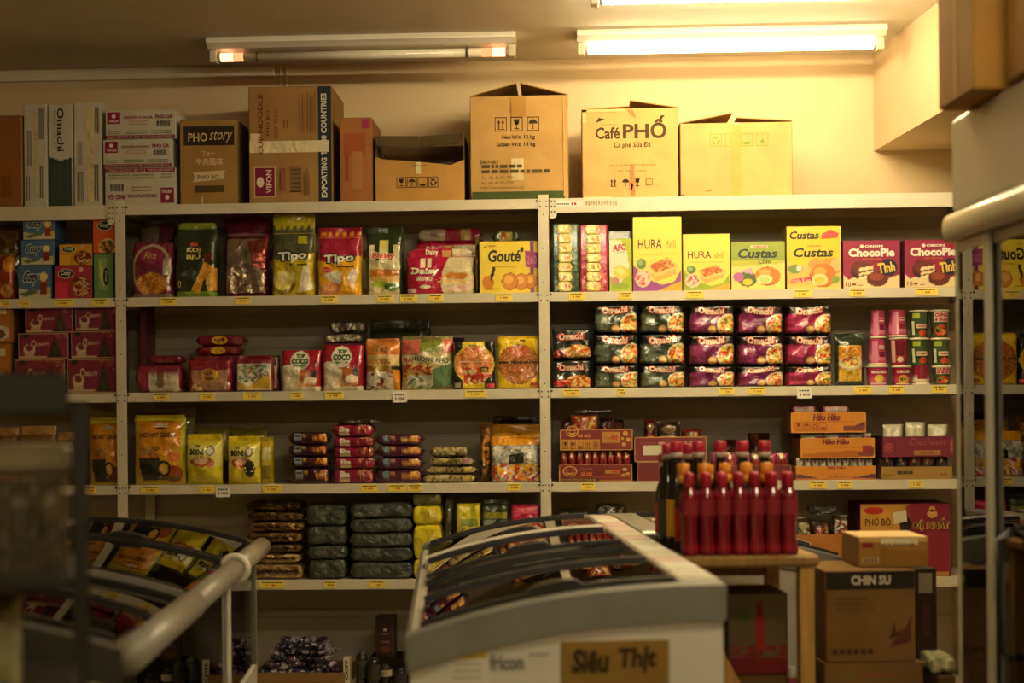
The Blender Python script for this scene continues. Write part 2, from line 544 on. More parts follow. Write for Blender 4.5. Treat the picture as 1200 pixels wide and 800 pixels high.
def bar(name, w, h, d, D, mats=None, seed=0, e=.34, endw=.04, sealcol=None, amp=.0015, parent=None, sag=0.0):
    """pack lying flat: cross-section in y,z swept along x; crimped end seals are parts"""
    mats = mats or FILM
    nx, na = _res(w, 12, 60), 32
    wb = w*(1-2*endw)
    def sc(u): return np.clip(1-np.abs(2*u-1)**11, .10, 1)**.5
    def pos(u, a, ee):
        u = np.asarray(u, float); a = np.asarray(a, float)
        k = sc(u)
        ca, sa = np.cos(a), np.sin(a)
        y = d/2*np.sign(ca)*np.abs(ca)**e*(.75+.25*k)
        z = h/2*np.sign(sa)*np.abs(sa)**e*k
        ln = 1+(ee+wob(u, a*.6, seed, amp)*k)/(h/2)
        zz = h/2+z*np.minimum(ln, 1.0+ee/(h/2))-sag*h*(1-k)
        return np.stack([(u-.5)*wb, y*(1+ee/(d/2))+0*u+wob(u, a, seed+1, amp)*.5, np.clip(zz, .0, None)], -1)
    us = np.linspace(0, 1, nx+1); an = np.linspace(0, 2*math.pi, na, endpoint=False)
    u, a = np.meshgrid(us, an, indexing='ij'); u = u.ravel(); a = a.ravel()
    V = pos(u, a, 0)
    front = np.cos(a) < 0.35
    colr = paint(D, u, np.clip(V[:, 2]/h, 0, 1), w, h)
    f = []
    for i in range(nx):
        for k in range(na):
            p, q = i*na+k, i*na+(k+1) % na
            f.append((p, p+na, q+na, q))
    f.append(tuple(range(na))); f.append(tuple(range(nx*na, (nx+1)*na))[::-1])
    mb = MB(); mb.add(V, f, colr, 0, True)
    def surf(u, v, ee):
        v = np.clip(np.asarray(v, float), .03, .97)
        s = 2*v-1
        sa = np.sign(s)*np.abs(s)**(1/e)
        return pos(u, math.pi-np.arcsin(np.clip(sa, -1, 1)), ee)
    decals(mb, D, surf, w, h, e0=.0012)
    o = mb.build(name, mats, parent)
    TOP[o.name] = h*.968
    for sg in (-1, 1):
        sb = MB(); n = 8
        xs = np.linspace(0, 1, 5); ys = np.linspace(-1, 1, n+1)
        xx, yy = np.meshgrid(xs, ys); xx = xx.ravel(); yy = yy.ravel()
        zc = h/2-sag*h
        bt = np.stack([sg*(wb/2-.002+xx*(w*endw+.002)), yy*d*.36, np.clip(zc+.004*np.sin(yy*3+seed)*xx+.0008*np.sin(xx*25), .001, None)], -1)
        n0 = len(bt)
        ff = grid_faces(4, n)+[tuple(i+n0 for i in q) for q in grid_faces(4, n, True)]
        tp = bt.copy(); tp[:, 2] += .0012
        sb.add(np.concatenate([bt, tp]), ff, sealcol or D[0], 0, True)
        sb.build('end_seal', mats, o)
    return o

S = [2.114, 1.72, 1.315, .921, .515, .045]         # top faces of the rack's boards
def item(builder, name, label, cat, x0, x1, yt, base, D, Y=.02, d=.12, yb=None, on=None, group=None, rz=0, gap=.0006, **kw):
    """size a product from the place it takes on its shelf, stand it on the shelf (or on the item below)"""
    X0, _ = U(x0, 400, Y); X1, _ = U(x1, 400, Y)
    zb = base if on is None else on.location.z+TOP[on.name]
    zb += gap
    xm = (x0+x1)/2
    zt = U(xm, yt, Y)[1]
    w, h = X1-X0-.0012, zt-zb
    o = builder(name, w, h, d, D, **kw)
    o.location = ((X0+X1)/2, Y+d/2, zb)
    o.rotation_euler = (0, 0, rz)
    tag(o, label, cat, group)
    return o

# ------------------------------------------------------------------ the room
YW = .455                        # back wall
XR, _ = U(1024, 177, YW); ZS = U(1024, 177, YW)[1]
ZC = U(600, 71, YW)[1]
XL, XE, YR = -2.3, 4.9, -8.5
def struct(mb, name, mats):
    return tag(mb.build(name, mats), kind='structure')
struct(MB().box(XL, XE, YR, YW, -.05, 0, '#808080'), 'floor', FLOORM)
struct(MB().box(XL, XE, YR, YW+.1, ZC, ZC+.05, '#808080'), 'ceiling', CEILM)
struct(MB().box(XL-.1, XE+.1, YW, YW+.1, 0, ZC, '#808080'), 'wall_back', WALLM)
struct(MB().box(XL-.1, XL, YR, YW, 0, ZC, '#808080'), 'wall_left', WALLM)
struct(MB().box(XE, XE+.1, YR, YW, 0, ZC, '#808080'), 'wall_right', WALLM)
struct(MB().box(XL-.1, XE+.1, YR-.1, YR, 0, ZC, '#808080'), 'wall_rear', WALLM)
pn = PZ(1120, 121, ZS)
k_ = (pn.x-XR)/(pn.y-YW)
mb = MB(); ye = -3.6
mb.prism([(XR, YW-.0005), (XE-.0005, YW-.0005), (XE-.0005, ye), (XR+k_*(ye-YW), ye)], ZS, ZC-.0005, '#808080', axis='z')
struct(mb, 'trim_1', WALLM)
# shallow skirting strip under the ceiling and the cable trunking on the back wall
mb = MB(); mb.cbox(XL+.01, U(322, 80, YW)[0], YW-.018, YW-.0005, U(160, 94, YW)[1], U(160, 82, YW)[1], .003, '#cfc6ae')
mb2 = MB(); xa = U(330, 80, YW)[0]; xb = U(336, 80, YW)[0]
o = mb.build('cable_trunking', PAINT)
tag(o, 'flat cream cable trunking running along the top of the back wall at left', 'trunking')
mb2.cbox(xa-.006, xa+.004, YW-.014, YW-.0005, 2.118, ZC-.005, .002, '#c9c0a8'); mb2.cbox(xb-.004, xb+.006, YW-.014, YW-.0005, 2.118, ZC-.005, .002, '#c9c0a8')
mb2.cbox(xa-.012, xb+.012, YW-.016, YW-.0005, 2.60, 2.615, .002, '#9a917a'); mb2.cbox(xa-.012, xb+.012, YW-.016, YW-.0005, 2.25, 2.265, .002, '#9a917a')
o = mb2.build('cable_conduit', PAINT)
tag(o, 'pair of thin vertical cable conduits above the tall brown carton with a navy stripe', 'conduit')

# ------------------------------------------------------------------ ceiling lamps
def tube_lamp(name, label, px0, px1, py, ybase, lit, tmat=None, span=None):
    """batten fitting hung under the ceiling; tube, sockets and housing are parts"""
    t = empty(name, (0, 0, 0), 0, label, 'ceiling lamp', None)
    if span is None:
        X0, X1 = U(px0, py, ybase)[0], U(px1, py, ybase)[0]
    else: X0, X1 = span
    L = X1-X0
    t.location = ((X0+X1)/2, ybase, ZC-.001)
    hs = MB()
    hs.prism([(-.070, 0), (-.074, -.020), (-.040, -.040), (.040, -.040), (.074, -.020), (.070, 0)], -L/2+.004, L/2-.004, '#e4ddca', axis='x')
    hs.box(-L/2+.006, L/2-.006, -.0765, -.0745, -.024, -.017, '#efe9d8')
    hs.build('housing', STEEL, t)
    for sg in (-1, 1):
        sk = MB(); sk.cbox(sg*(L/2-.022)-.016, sg*(L/2-.022)+.016, -.024, .024, -.092, -.0405, .004, '#d9d0b8')
        sk.lathe([(.0, 0), (.017, 0), (.019, .006), (.019, .012), (.0, .012)], sg*(L/2-.045)-.006, 0, -.068, 16, '#b8ae94', 0, 'x')
        s_ = sk.build('tube_socket', PLASTIC, t)
        pin = MB(); pin.box(sg*(L/2-.036)-.002, sg*(L/2-.036)+.002, -.006, .006, -.073, -.063, '#6f6650'); pin.build('pin', METAL, s_)
    r = .0185; a = L/2-.050
    if lit:
        MB().lathe([(.0, -a), (r, -a+.002), (r, a-.002), (.0, a)], 0, 0, -.068, 16, '#ffffff', 0, 'x').build('tube', tmat or TUBE_ON, t)
    else:
        b = a-.10
        MB().lathe([(.0, -b), (r, -b), (r, b), (.0, b)], 0, 0, -.068, 16, '#e8e0cc', 0, 'x').build('tube', GLOSSP, t)
        for sg in (-1, 1):
            for q0, q1, gm in ((b, a-.055, END_GLOW2), (a-.055, a, END_GLOW)):
                x0, x1 = sorted((sg*q0, sg*q1))
                MB().lathe([(.0, x0+.0003), (r, x0+.0003), (r, x1), (.0, x1)], 0, 0, -.068, 16, '#ffffff', 0, 'x').build('glowing_end', gm, t)
            cl = MB(); cl.lathe([(r+.001, -.006), (r+.003, -.006), (r+.003, .006), (r+.001, .006)], sg*(b-.06), 0, -.068, 16, '#8d836b', 0, 'x')
            cl.build('tube_clip', METAL, t)
    return t
YL = 0.06
tube_lamp('fluorescent_lamp', 'unlit fluorescent tube lamp with orange glowing ends above the left cartons', 245, 606, 55, YL-.03, False)
tube_lamp('fluorescent_lamp', 'brightly lit fluorescent tube lamp in front of the back wall at right', 675, 1037, 55, YL-.03, True)
XA, XB = U(690, 2, -.70)[0], U(1092, 2, -.70)[0]
tube_lamp('fluorescent_lamp', 'lit fluorescent lamp cut by the top edge, nearer than the others', 0, 0, 0, -.70, True, TUBE_NEAR, (XA, XB))
for yy, xx in ((-1.75, 2.85), (-4.0, 2.9), (-6.4, 2.3)):  # out of view, added to brighten the shelf fronts and foreground
    tube_lamp('fluorescent_lamp', 'lit fluorescent shop lamp further down the ceiling behind the viewer', 0, 0, 0, yy, True, TUBE_FILL, (xx-.66, xx+.66))['group'] = 'added fill lamps out of view'

# ------------------------------------------------------------------ the steel rack, three bays
CREAM = '#d3c9ae'; CREAM2 = '#cabfa2'
def yellow_label(parent, x, ztop, seed, w=.062, col='#f6d858', wt=None):
    mb = MB(); r = random.Random(seed)
    h = .031
    mb.cbox(x-w/2, x+w/2, -.0022, -.0004, ztop-.0335, ztop-.0035, .0004, col)
    y = -.0024
    q = x-w*.40
    while q < x+w*.35:
        k = r.uniform(.004, .009); mb.box(q, q+k, y-.0002, y, ztop-.0115, ztop-.007, '#40340c'); q += k+.0018
    mb.box(x-w*.2, x-w*.2+.003, y-.0002, y, ztop-.024, ztop-.0165, '#40340c')
    for i in range(3): mb.box(x-w*.05+i*.007, x-w*.05+i*.007+.005, y-.0002, y, ztop-.024, ztop-.017, '#b06a10')
    return tag(mb.build('price_label', PAPER, parent), 'yellow price label' if col == '#f6d858' else 'plain yellow label')
def white_card(parent, x, ztop, seed):
    mb = MB(); w, h = .062, .042
    mb.cbox(x-w/2, x+w/2, -.0045, -.0030, ztop-.052, ztop-.006, .0005, '#e9e4d2')
    for i in range(4): mb.box(x-w*.36+i*.011, x-w*.36+i*.011+.008, -.0049, -.0045, ztop-.022, ztop-.016, '#3c3c38')
    mb.box(x-w*.3, x-w*.3+.004, -.0049, -.0045, ztop-.041, ztop-.030, '#3c3c38')
    for i in range(3): mb.box(x-w*.1+i*.010, x-w*.1+i*.010+.007, -.0049, -.0045, ztop-.040, ztop-.031, '#6a5f50')
    return tag(mb.build('price_card', PAPER, parent), 'white hanging price card')
SD_ = .42
def rack(label, xa, xb, lips, posts, labels, cards=(), gus=()):
    t = empty('shelving_rack', ((xa+xb)/2, SD_/2, 0), 0, label, 'shelf', 'bays of the long steel shelf')
    ox, oy = (xa+xb)/2, SD_/2
    def place(mb): return mb.xform(Matrix.Translation((-ox, -oy, 0)))
    for x in posts:
        for yf in (0, 1):
            mb = MB(); hw = .022
            y0 = -.004 if not yf else SD_-.03
            mb.cbox(x-hw, x+hw, y0, y0+.002, .0, 2.13, .0006, CREAM)
            mb.cbox(x-.003, x+.003, y0+.002, y0+.028, .0, 2.13, .0006, CREAM2)
            if not yf:
                for z in S:
                    for dx in (-.013, .013):
                        for dz in (-.012, -.034):
                            mb.lathe([(.0, 0), (.0035, 0), (.0035, .0004), (.0, .0004)], 0, 0, 0, 8, '#3a3324')
                            a = mb.v[-1]; mb.v[-1] = np.stack([a[:, 0]+x+dx, np.full(len(a), y0-.0004)-a[:, 2], a[:, 1]+z+dz], -1)
                for k in range(14):
                    z = .2+k*.142
                    mb.lathe([(.0, 0), (.003, 0), (.003, .0004), (.0, .0004)], 0, 0, 0, 8, '#3a3324')
                    a = mb.v[-1]; mb.v[-1] = np.stack([a[:, 0]+x-.001, np.full(len(a), y0-.0004)-a[:, 2], a[:, 1]+z], -1)
            place(mb).build('post', PAINT, t)
    shs = []
    for i, z in enumerate(S):
        mb = MB(); hl = lips[0] if i == 0 else .040
        x0, x1 = xa+.023, xb-.023
        mb.box(x0, x1, .002, SD_-.003, z-.0025, z, CREAM)
        mb.cbox(x0, x1, 0, .002, z-hl, z, .0008, CREAM)
        mb.box(x0, x1, .002, .014, z-hl, z-hl+.002, CREAM2)
        mb.cbox(x0, x1, SD_-.005, SD_-.003, z-.04, z, .0006, CREAM2)
        for q in (x0, x1-.002): mb.box(q, q+.002, .002, SD_-.005, z-.04, z-.0025, CREAM2)
        for q in (x0+.002, x1-.045): mb.cbox(q, q+.043, -.001, 0, z-hl+.002, z-.001, .0003, CREAM)
        for q in (x0+.001, x1-.009):
            mb.cbox(q, q+.008, -.003, -.0012, z-.014, z-.006, .001, '#4a4130')
        sh = place(mb).build('shelf_board', PAINT, t); shs.append(sh)
        for k, (px, wpx) in enumerate(labels.get(i, ())):
            x = U(px, 400, 0)[0]-ox
            lb = yellow_label(sh, 0, z, i*31+k, wpx/278)
            lb.location = (x, -oy-.0008, 0)
        for (r_, px) in cards:
            if r_ == i:
                cd = white_card(sh, 0, z, px); cd.location = (U(px, 400, 0)[0]-ox, -oy-.0008, 0)
    mb = MB()
    mb.box(xa+.024, xb-.024, SD_-.002, SD_, .03, 2.10, '#a89f8a')
    for k in range(5):
        z = .30+k*.405
        mb.box(xa+.024, xb-.024, SD_-.004, SD_-.002, z, z+.006, '#948b78')
    place(mb).build('back_panel', PAINT, t)
    for x, sg in gus:
        mb = MB(); z = S[0]
        mb.prism([(x, z), (x+sg*.030, z), (x+sg*.030, z-.075), (x+sg*.02, z-.085), (x, z-.085)], -.0055, -.0042, CREAM)
        for dx in (.009, .021):
            for dz in (-.012, -.034, -.056):
                mb.box(x+sg*dx-.003, x+sg*dx+.003, -.0062, -.0055, z+dz-.005, z+dz+.003, '#4a4130')
        place(mb).build('corner_gusset', PAINT, t)
    return t, shs, ox, oy
XP1, XP2 = 0.0, 1.8
X3 = U(1116, 400, 0)[0]
R1 = rack('left bay of the cream steel shelf, cut by the photo\'s left edge', -1.8, -.0008, (.060,), (-1.776,),
     {1: [(6, 12), (29, 13), (75, 24), (118, 20)], 3: [(104, 14)]}, (), [(-.054, 1)])
R2 = rack('middle bay of the cream steel shelf between the two visible posts', 0, 1.8, (.043,), (0.0,),
     {1: [(198, 20), (285, 18), (386, 20), (452, 20), (479, 20), (511, 17), (591, 20)],
      2: [(188, 18), (242, 18), (295, 22), (347, 15), (391, 22), (557, 26)],
      3: [(175, 24), (241, 20), (317, 22), (431, 20), (463, 20), (484, 16), (601, 16)],
      4: [(316, 30), (384, 14), (440, 18)]}, ((2, 468), (3, 260)))
R3 = rack('right bay of the cream steel shelf, beside the glass fridge', 1.8, 3.62, (.060,), (1.8, 3.64),
     {1: [(676, 18), (733, 16), (815, 20), (941, 20), (1005, 18), (1086, 26)],
      2: [(669, 20), (727, 9), (851, 18), (887, 20), (1011, 20), (1050, 18), (1100, 18)],
      3: [(687, 16), (957, 20), (988, 16), (1072, 16)]}, ((2, 942),), [(1.826, 1)])
# writing on the right bay's top beam: a paper strip and a scrawl
mb = MB(); ox, oy = R3[2], R3[3]
x0 = U(650, 400)[0]-ox; x1 = U(685, 400)[0]-ox
mb.box(x0, x1, -.0016-oy, -.0008-oy, S[0]-.036, S[0]-.012, '#e8e2d2')
for i in range(7): mb.box(x0+.012+i*.008, x0+.018+i*.008, -.0019-oy, -.0016-oy, S[0]-.027, S[0]-.021, '#4a4438')
for i in range(2): mb.box(x0+.075+i*.012, x0+.084+i*.012, -.0019-oy, -.0016-oy, S[0]-.029, S[0]-.019, '#c0403a')
mb.build('paper_strip', PAPER, R3[1][0])
mb = MB(); r = random.Random(3)
x = U(688, 400)[0]-ox; xe = U(725, 400)[0]-ox
while x < xe:
    mb.box(x, x+.007, -.0012-oy, -.0008-oy, S[0]-r.uniform(.028, .036), S[0]-r.uniform(.010, .016), '#a89a72'); x += r.uniform(.009, .013)
mb.build('tape_residue', PAPER, R3[1][0])
# ------------------------------------------------------------------ picture elements for packaging
def bowl(cu, cv, ru, rv, seed=1, pal=('#e8c060', '#d84020', '#5a8c28', '#f2dc98', '#c03018', '#efb84a')):
    return [('e', cu, cv, ru, rv, '#efe2bc'), ('s', ('e', cu, cv, ru*.88, rv*.86), list(pal), .007, seed)]
def cookies(lst, col='#d88a35', hi='#eeb55c'):
    o = []
    for cu, cv, ru, rv in lst: o += [('e', cu, cv, ru, rv, '#9c5a1c'), ('e', cu, cv+.005, ru*.92, rv*.92, col), ('e', cu-ru*.15, cv+rv*.2, ru*.55, rv*.5, hi)]
    return o
def flap(parent, p0, p1, p2, p3, col='#a8884e', th=.004):
    mb = MB(); mb.slab(p0, p1, p2, p3, th, col)
    return mb.build('flap', CARTON, parent)
def tape(parent, x0, x1, z0, z1, y, col='#d9cba0', vert=False, m=None):
    mb = MB(); mb.cbox(x0, x1, y-.0012, y-.0004, z0, z1, .0003, col)
    return mb.build('packing_tape', m or TAPE, parent)
KRAFT = '#b38d54'; KRAFT_S = '#a28049'; KRAFT_D = '#8a6a38'; WHITE = '#c6bfa9'
NAVY = '#2c3438'; MAROON = '#7a1c34'; BLACK = '#241f1b'

# ================================================================== TOP OF THE RACK: cartons
def carton(name, label, x0, x1, yt, D, d=.30, side=KRAFT_S, Y=.03, on=None, group=None, cat='box', mats=CARTON, yb=None, top=None, base=None):
    return item(pbox, name, label, cat, x0, x1, yt, S[0] if base is None else base, D, Y=Y, d=d, on=on, group=group, side=side, mats=mats, c=.003, top=top)
def WH(o): 
    b = o.data.vertices
    return max(v.co.x for v in b)*2, TOP[o.name]
GT = 'cartons stored on top of the shelf'
o = carton('carton', 'plain dark brown carton cut by the left edge on top of the shelf', -22, 28, 135, ['#8c5a2c', ('q', [Q(.5, .1, .75, .35)], '#7c4a24')], group=GT, d=.34)
tag(o)
o = carton('carton', 'slim white carton with a strip of shiny tape, left of the green one', 30, 57.5, 122, [WHITE,
    bars(.60, .08, .86, .40, 3, '#6a6a60', 1), bars(.12, .4, .35, .75, 2, '#8a8676', 2), bars(.08, .06, .3, .30, 2, '#4b4b45', 4), ('q', [Q(.66, .66, .9, .97)], '#8c8a7c')], side='#c8c1ab', group=GT)
w, h = WH(o); tape(o, -w*.08, w*.14, .05, h*.93, -.15, '#cdbd90')
o = carton('carton', 'white carton with a dark green lower half and vertical black lettering', 58.5, 87.5, 122, [WHITE, ('p', [(0, 0), (1, 0), (1, .48), (.5, .45), (0, .49)], '#3c4a3c'),
    ('T', 'Omachi', .36, .54, .66, .97, '#2a2a26', {'vert': -1, 'b': .02}), ('T', 'Pack by 80', .2, .56, .3, .94, '#55554c', {'vert': -1}), bars(.12, .04, .9, .42, 9, '#4c5a4a', 3)], side='#bdb69f', group=GT)
o = carton('carton', 'white carton with a wide silvery tape strip beside the stack of three flat cartons', 88.5, 121, 119, [WHITE,
    ('q', frame(.1, .04, .32, .32, .03, .01), '#5a5a52'), bars(.14, .06, .28, .30, 3, '#5a5a52', 7), bars(.75, .05, .95, .4, 2, '#6a6a60', 5), bars(.8, .7, .95, .95, 2, '#6c5a50', 8), ('q', [Q(.12, .4, .3, .62)], '#a09a88')], side='#b5ad97', group=GT)
w, h = WH(o); tape(o, -w*.02, w*.22, .02, h*.95, -.15, '#d9c890')
DV = [WHITE, ('q', [Q(.02, .53, .21, .95)], '#8c2440'), ('T', 'VIFON', .045, .58, .19, .68, '#e8d8c8', {'b': .02}), ('q', [disc(.115, .80, .03, .07)], '#e8d8c8'),
      ('T', 'CHICKEN FLAVOUR', .26, .70, .68, .80, '#8c2440', {'b': .02}), ('T', 'PHO GA', .72, .70, .97, .84, '#8c2440', {'b': .03}), ('q', frame(.34, .50, .62, .62, .006, .02), '#b06a70'),
      bars(.74, .42, .93, .62, 16, '#3a3a36', 2), lines(.04, .14, .24, .28, 2, '#7c8a6c', 2), lines(.3, .14, .62, .30, 2, '#7c8a6c', 3), lines(.66, .14, .97, .30, 2, '#7c8a6c', 4),
      ('q', [Q(0, 0, 1, .11)], '#8c2440'), ('T', 'EXPORTING TO 80 COUNTRIES', .03, .02, .97, .085, '#e0cdbb', {})]
a = carton('noodle_carton', 'white and maroon noodle carton at the bottom of three, printed upside down', 124.5, 208, 196.5, None or [WHITE]+[
    (L[:7]+({**(L[7] if len(L) > 7 else {}), 'flip': 1},) if L[0] == 'T' else ('q', [[(1-p, 1-q) for p, q in poly] for poly in L[1]], L[2])) for L in [(('T', L[1], 1-L[4], 1-L[5], 1-L[2], 1-L[3], L[6], L[7]) if L[0] == 'T' else L) for L in DV[1:]]], side='#bdb49b', group='stack of three flat noodle cartons')
b = carton('noodle_carton', 'white and maroon noodle carton in the middle of the stack of three', 122.5, 204, 163, DV, side='#bdb49b', on=a, group='stack of three flat noodle cartons')
c = carton('noodle_carton', 'white and maroon noodle carton on top of the stack of three', 125.5, 208.5, 128.5, DV, side='#bdb49b', on=b, group='stack of three flat noodle cartons')
o = carton('carton', 'brown carton with a black name panel and pale ribbon beside the flat cartons', 212.5, 281, 140, ['#a27d42', ('q', [Q(.06, .70, .95, .93)], '#33291c'), ('T', 'PHO', .14, .745, .48, .85, '#cdb27c', {'b': .02}), ('T', 'story', .52, .72, .90, .87, '#cdb27c', {'sh': .25}),
    ('T', 'フォー', .38, .57, .60, .63, '#d8c39c', {'b': .01}), ('T', '牛肉風味', .27, .46, .75, .55, '#d8c39c', {'b': .01}),
    ('q', [[(.21, .26), (.79, .30), (.75, .345), (.79, .40), (.22, .38), (.25, .32)]], '#d2bd94'), ('T', 'PHO BO', .30, .295, .68, .345, '#5c4424', {'b': .02}), ('q', [Q(.26, .14, .77, .22)], '#4c4126')], side='#6b532c', group=GT, d=.28)
w, h = WH(o)
tape(o, -w*.14, -w*.10, .003, .035, -.14, '#c8b080')
o = carton('carton', 'tall brown carton with a navy stripe of white vertical lettering and taped middle', 293.5, 391.5, 101, ['#a17b48', ('q', [Q(.84, 0, 1, 1)], NAVY), ('T', 'EXPORTING TO 80 COUNTRIES', .875, .04, .945, .94, '#d8cfb8', {'vert': 1, 'b': .03}),
    ('q', [Q(.055, .05, .315, .31)], '#d8c49c'), ('q', [Q(.065, .055, .305, .305)], '#7c1f33'), ('T', 'VIFON', .20, .085, .27, .285, '#e0cdb4', {'vert': 1, 'b': .02}), ('q', [disc(.13, .18, .045, .045)], '#e0cdb4'),
    bars(.50, .09, .63, .32, 1, '#a17b48', 1), ('q', [Q(.5, .09+.0125*i, .63, .09+.0125*i+(.004 if i % 3 else .008)) for i in range(18)], '#3c2f1c'),
    ('T', 'CUP NOODLE', .11, .42, .17, .94, '#7a3a24', {'vert': 1, 'b': .02}), ('T', 'PHO BO', .21, .58, .25, .80, '#4a3420', {'vert': 1}), ('T', 'BEEF RICE', .31, .56, .35, .80, '#8a3226', {'vert': 1}),
    bars(.42, .64, .50, .72, 2, '#8a4a2a', 4), ('q', [Q(.62+.03*i, .60, .628+.03*i, .95-.02*(i % 3)) for i in range(7)], '#6a4c28'), ('q', [Q(.66+.02*i, .06, .668+.02*i, .26+.02*(i % 3)) for i in range(4)], '#6a4c28'), ('q', [Q(.38, .1, .44, .3)], '#9a5a3a')], side='#80602f', group=GT, d=.33)
w, h = WH(o)
tape(o, -w*.49, w*.46, h*.435, h*.535, -.165, '#e6d6aa')
tape(o, -w*.48, -w*.36, h*.53, h*.60, -.1662, '#e6d6aa')
o = carton('carton', 'narrow reddish brown carton standing between the tall striped carton and the torn carton', 400, 438.5, 137.5, ['#a1683a', ('q', [Q(.1, .55, .8, .82)], '#9c5430'), ('q', [Q(.14, .25, .26, .70)], '#9a4a30'), ('q', [Q(.38, .15, .7, .60)], '#a8744a')], side='#84562e', group=GT, d=.30)
w, h = WH(o)
MB().cbox(w*.20, w*.43, -.1512, -.1504, h*.87, h*.985, .0003, '#a02850').build('sticker', PAPER, o)
# the torn open carton: walls are cut, flap folded back, dark goods inside
X0, X1 = U(442, 400, .03)[0], U(546, 400, .03)[0]; z0 = S[0]+.0006; zt = U(494, 155, .03)[1]; w, h, d = X1-X0, zt-z0, .27
t = empty('open_carton', ((X0+X1)/2, .03+d/2, z0), 0, 'low brown carton torn open at the front with its dark lid folded in', 'box', GT)
mb = MB()
fz = [(-w/2, .0), (w/2, .0), (w/2*.985, h*.98), (w*.40, h*.62), (w*.36, h*.56), (.0, h*.60), (-w*.42, h*.64), (-w*.48, h*.98), (-w/2, h*.97)]
mb.prism([(-w/2, 0), (w/2, 0), (w/2, h*.60), (w*.35, h*.52), (w*.02, h*.57), (-w*.42, h*.62), (-w/2, h*.66)], -d/2, -d/2+.005, '#b88a48')
def sf(u, v, e):
    u = np.asarray(u, float); v = np.asarray(v, float)
    return np.stack([(u-.5)*w, np.full(u.shape, -d/2-.0003-e), v*h], -1)
decals(mb, [0]+[icon(k, .235+.12*i, .20, .345+.12*i, .355, '#453517') for i, k in enumerate(('glass', 'umb', 'hand', 'rec'))]+[('T', 'TPHCM', .42, .50, .58, .53, '#5c4620')], sf, w, h)
mb.build('front_wall', CARTON, t)
mb = MB(); mb.box(-w/2, -w/2+.005, -d/2+.006, d/2, 0, h*.97, '#5c4628'); mb.box(w/2-.005, w/2, -d/2+.006, d/2, 0, h*.97, '#5c4628'); mb.box(-w/2+.005, w/2-.005, d/2-.005, d/2, 0, h*.97, '#5c4628'); mb.box(-w/2+.005, w/2-.005, -d/2+.006, d/2-.005, 0, .005, KRAFT_D)  # wall kraft darkened to stand in for the shade inside
mb.build('carton_walls', CARTON, t)
flap(t, (-w*.49, -d/2-.004, h*.80), (-w*.02, -d/2-.006, h*.76), (-w*.02, -d/2+.05, h*.97), (-w*.49, -d/2+.05, h*.98), '#4e4228')  # flap kraft darkened too, shade put into the colour
flap(t, (-w*.015, -d/2-.006, h*.78), (w*.44, -d/2-.004, h*.82), (w*.46, -d/2+.05, h*.995), (-w*.015, -d/2+.05, h*.965), '#4e4228')
mb = MB(); mb.cbox(-.018, .004, -d/2-.0012, -d/2-.0004, h*.40, h*.57, .0003, '#dccfa4'); mb.build('packing_tape', TAPE, t)
for i in range(2):
    D = ['#22211d', ('r', .05, .1, .5, .85, '#38443c' if i else '#1d1c19'), ('r', .55, .3, .9, .8, '#39363f')]
    q = bar('snack_pack', w*.42, h*.22, .16, D, seed=i+3, e=.5)
    q.location = ((X0+X1)/2+(-.22+.44*i)*w, .03+d/2-.01, z0+.0055)
    q.location.z = z0+h*.40
    tag(q, ['dark packet showing inside the torn carton at left', 'dark printed packet showing inside the torn carton at right'][i], 'packet', 'packets inside the torn carton')
    u = bar('snack_pack', w*.42, h*.375, .16, D, seed=i+6, e=.5); u.location = ((X0+X1)/2+(-.22+.44*i)*w, .03+d/2-.01, z0+.0062)
    tag(u, ['buried dark packet under the left one in the torn carton', 'buried dark packet under the right one in the torn carton'][i], 'packet', 'packets inside the torn carton')
    q.location.z = u.location.z+TOP[u.name]+.0005
# carton with two raised flaps, 12 kg
def openbox(label, x0, x1, yt, D, flaps, d=.30, side=KRAFT_S):
    o = carton('carton', label, x0, x1, yt, D, d=d, side=side, group=GT)
    w, h = WH(o)
    for (a, b, pa, pb) in flaps:             # two hinge points on the box's front edge, raised edge px heights
        z = lambda py: U((x0+x1)/2, py, .03)[1]-o.location.z
        xx = lambda px: U(px, 400, .03)[0]-o.location.x
        y0 = -d/2+.004
        flap(o, (xx(a[0]), y0, z(a[1])), (xx(b[0]), y0, z(b[1])), (xx(b[0]), y0+d*.94, z(b[1])+.004), (xx(a[0]), y0+d*.94, z(a[1])), '#9c7a42')
    return o, w, h
o, w, h = openbox('tall kraft carton printed with weight in kg, its two top flaps tented open', 553, 668, 112, ['#ba9356',
    icon('up', .25, .66, .375, .80, '#3a3018'), icon('glass', .415, .66, .54, .80, '#3a3018'), icon('umb', .585, .66, .71, .80, '#3a3018'),
    ('T', 'Net W.t: 12 kg', .325, .575, .665, .625, '#40341c', {'b': .025}), ('T', 'Gross W.t: 13 kg', .265, .505, .67, .555, '#40341c', {'b': .025}),
    ('T', '【輸入者】', .10, .345, .28, .385, '#4c4022'), lines(.11, .295, .66, .335, 1, '#54472a', 2, .8), lines(.11, .245, .86, .285, 1, '#54472a', 3, .8), ('T', 'Tel +81-43-351-7701', .11, .195, .44, .225, '#54472a'),
    ('T', 'Fax +81-43-351-7702', .11, .145, .44, .175, '#54472a'), ('T', 'https://www.international.co.jp', .10, .095, .55, .13, '#54472a'),
    ('q', [Q(.01, 0, .97, .075)], '#434f28'), ('q', [Q(.42, .8, .57, .995)], '#b0823e'), ('q', [Q(.96, .02, .97, .98)], '#d4aa62')],
    [((553.5, 112), (608, 97.5), 0, 0), ((612, 97.5), (668, 112), 0, 0)])
MB().cbox(-w*.08, w*.045, -.1512, -.1504, h*.19, h*.40, .0003, '#d8c490').build('packing_tape', TAPE, o)
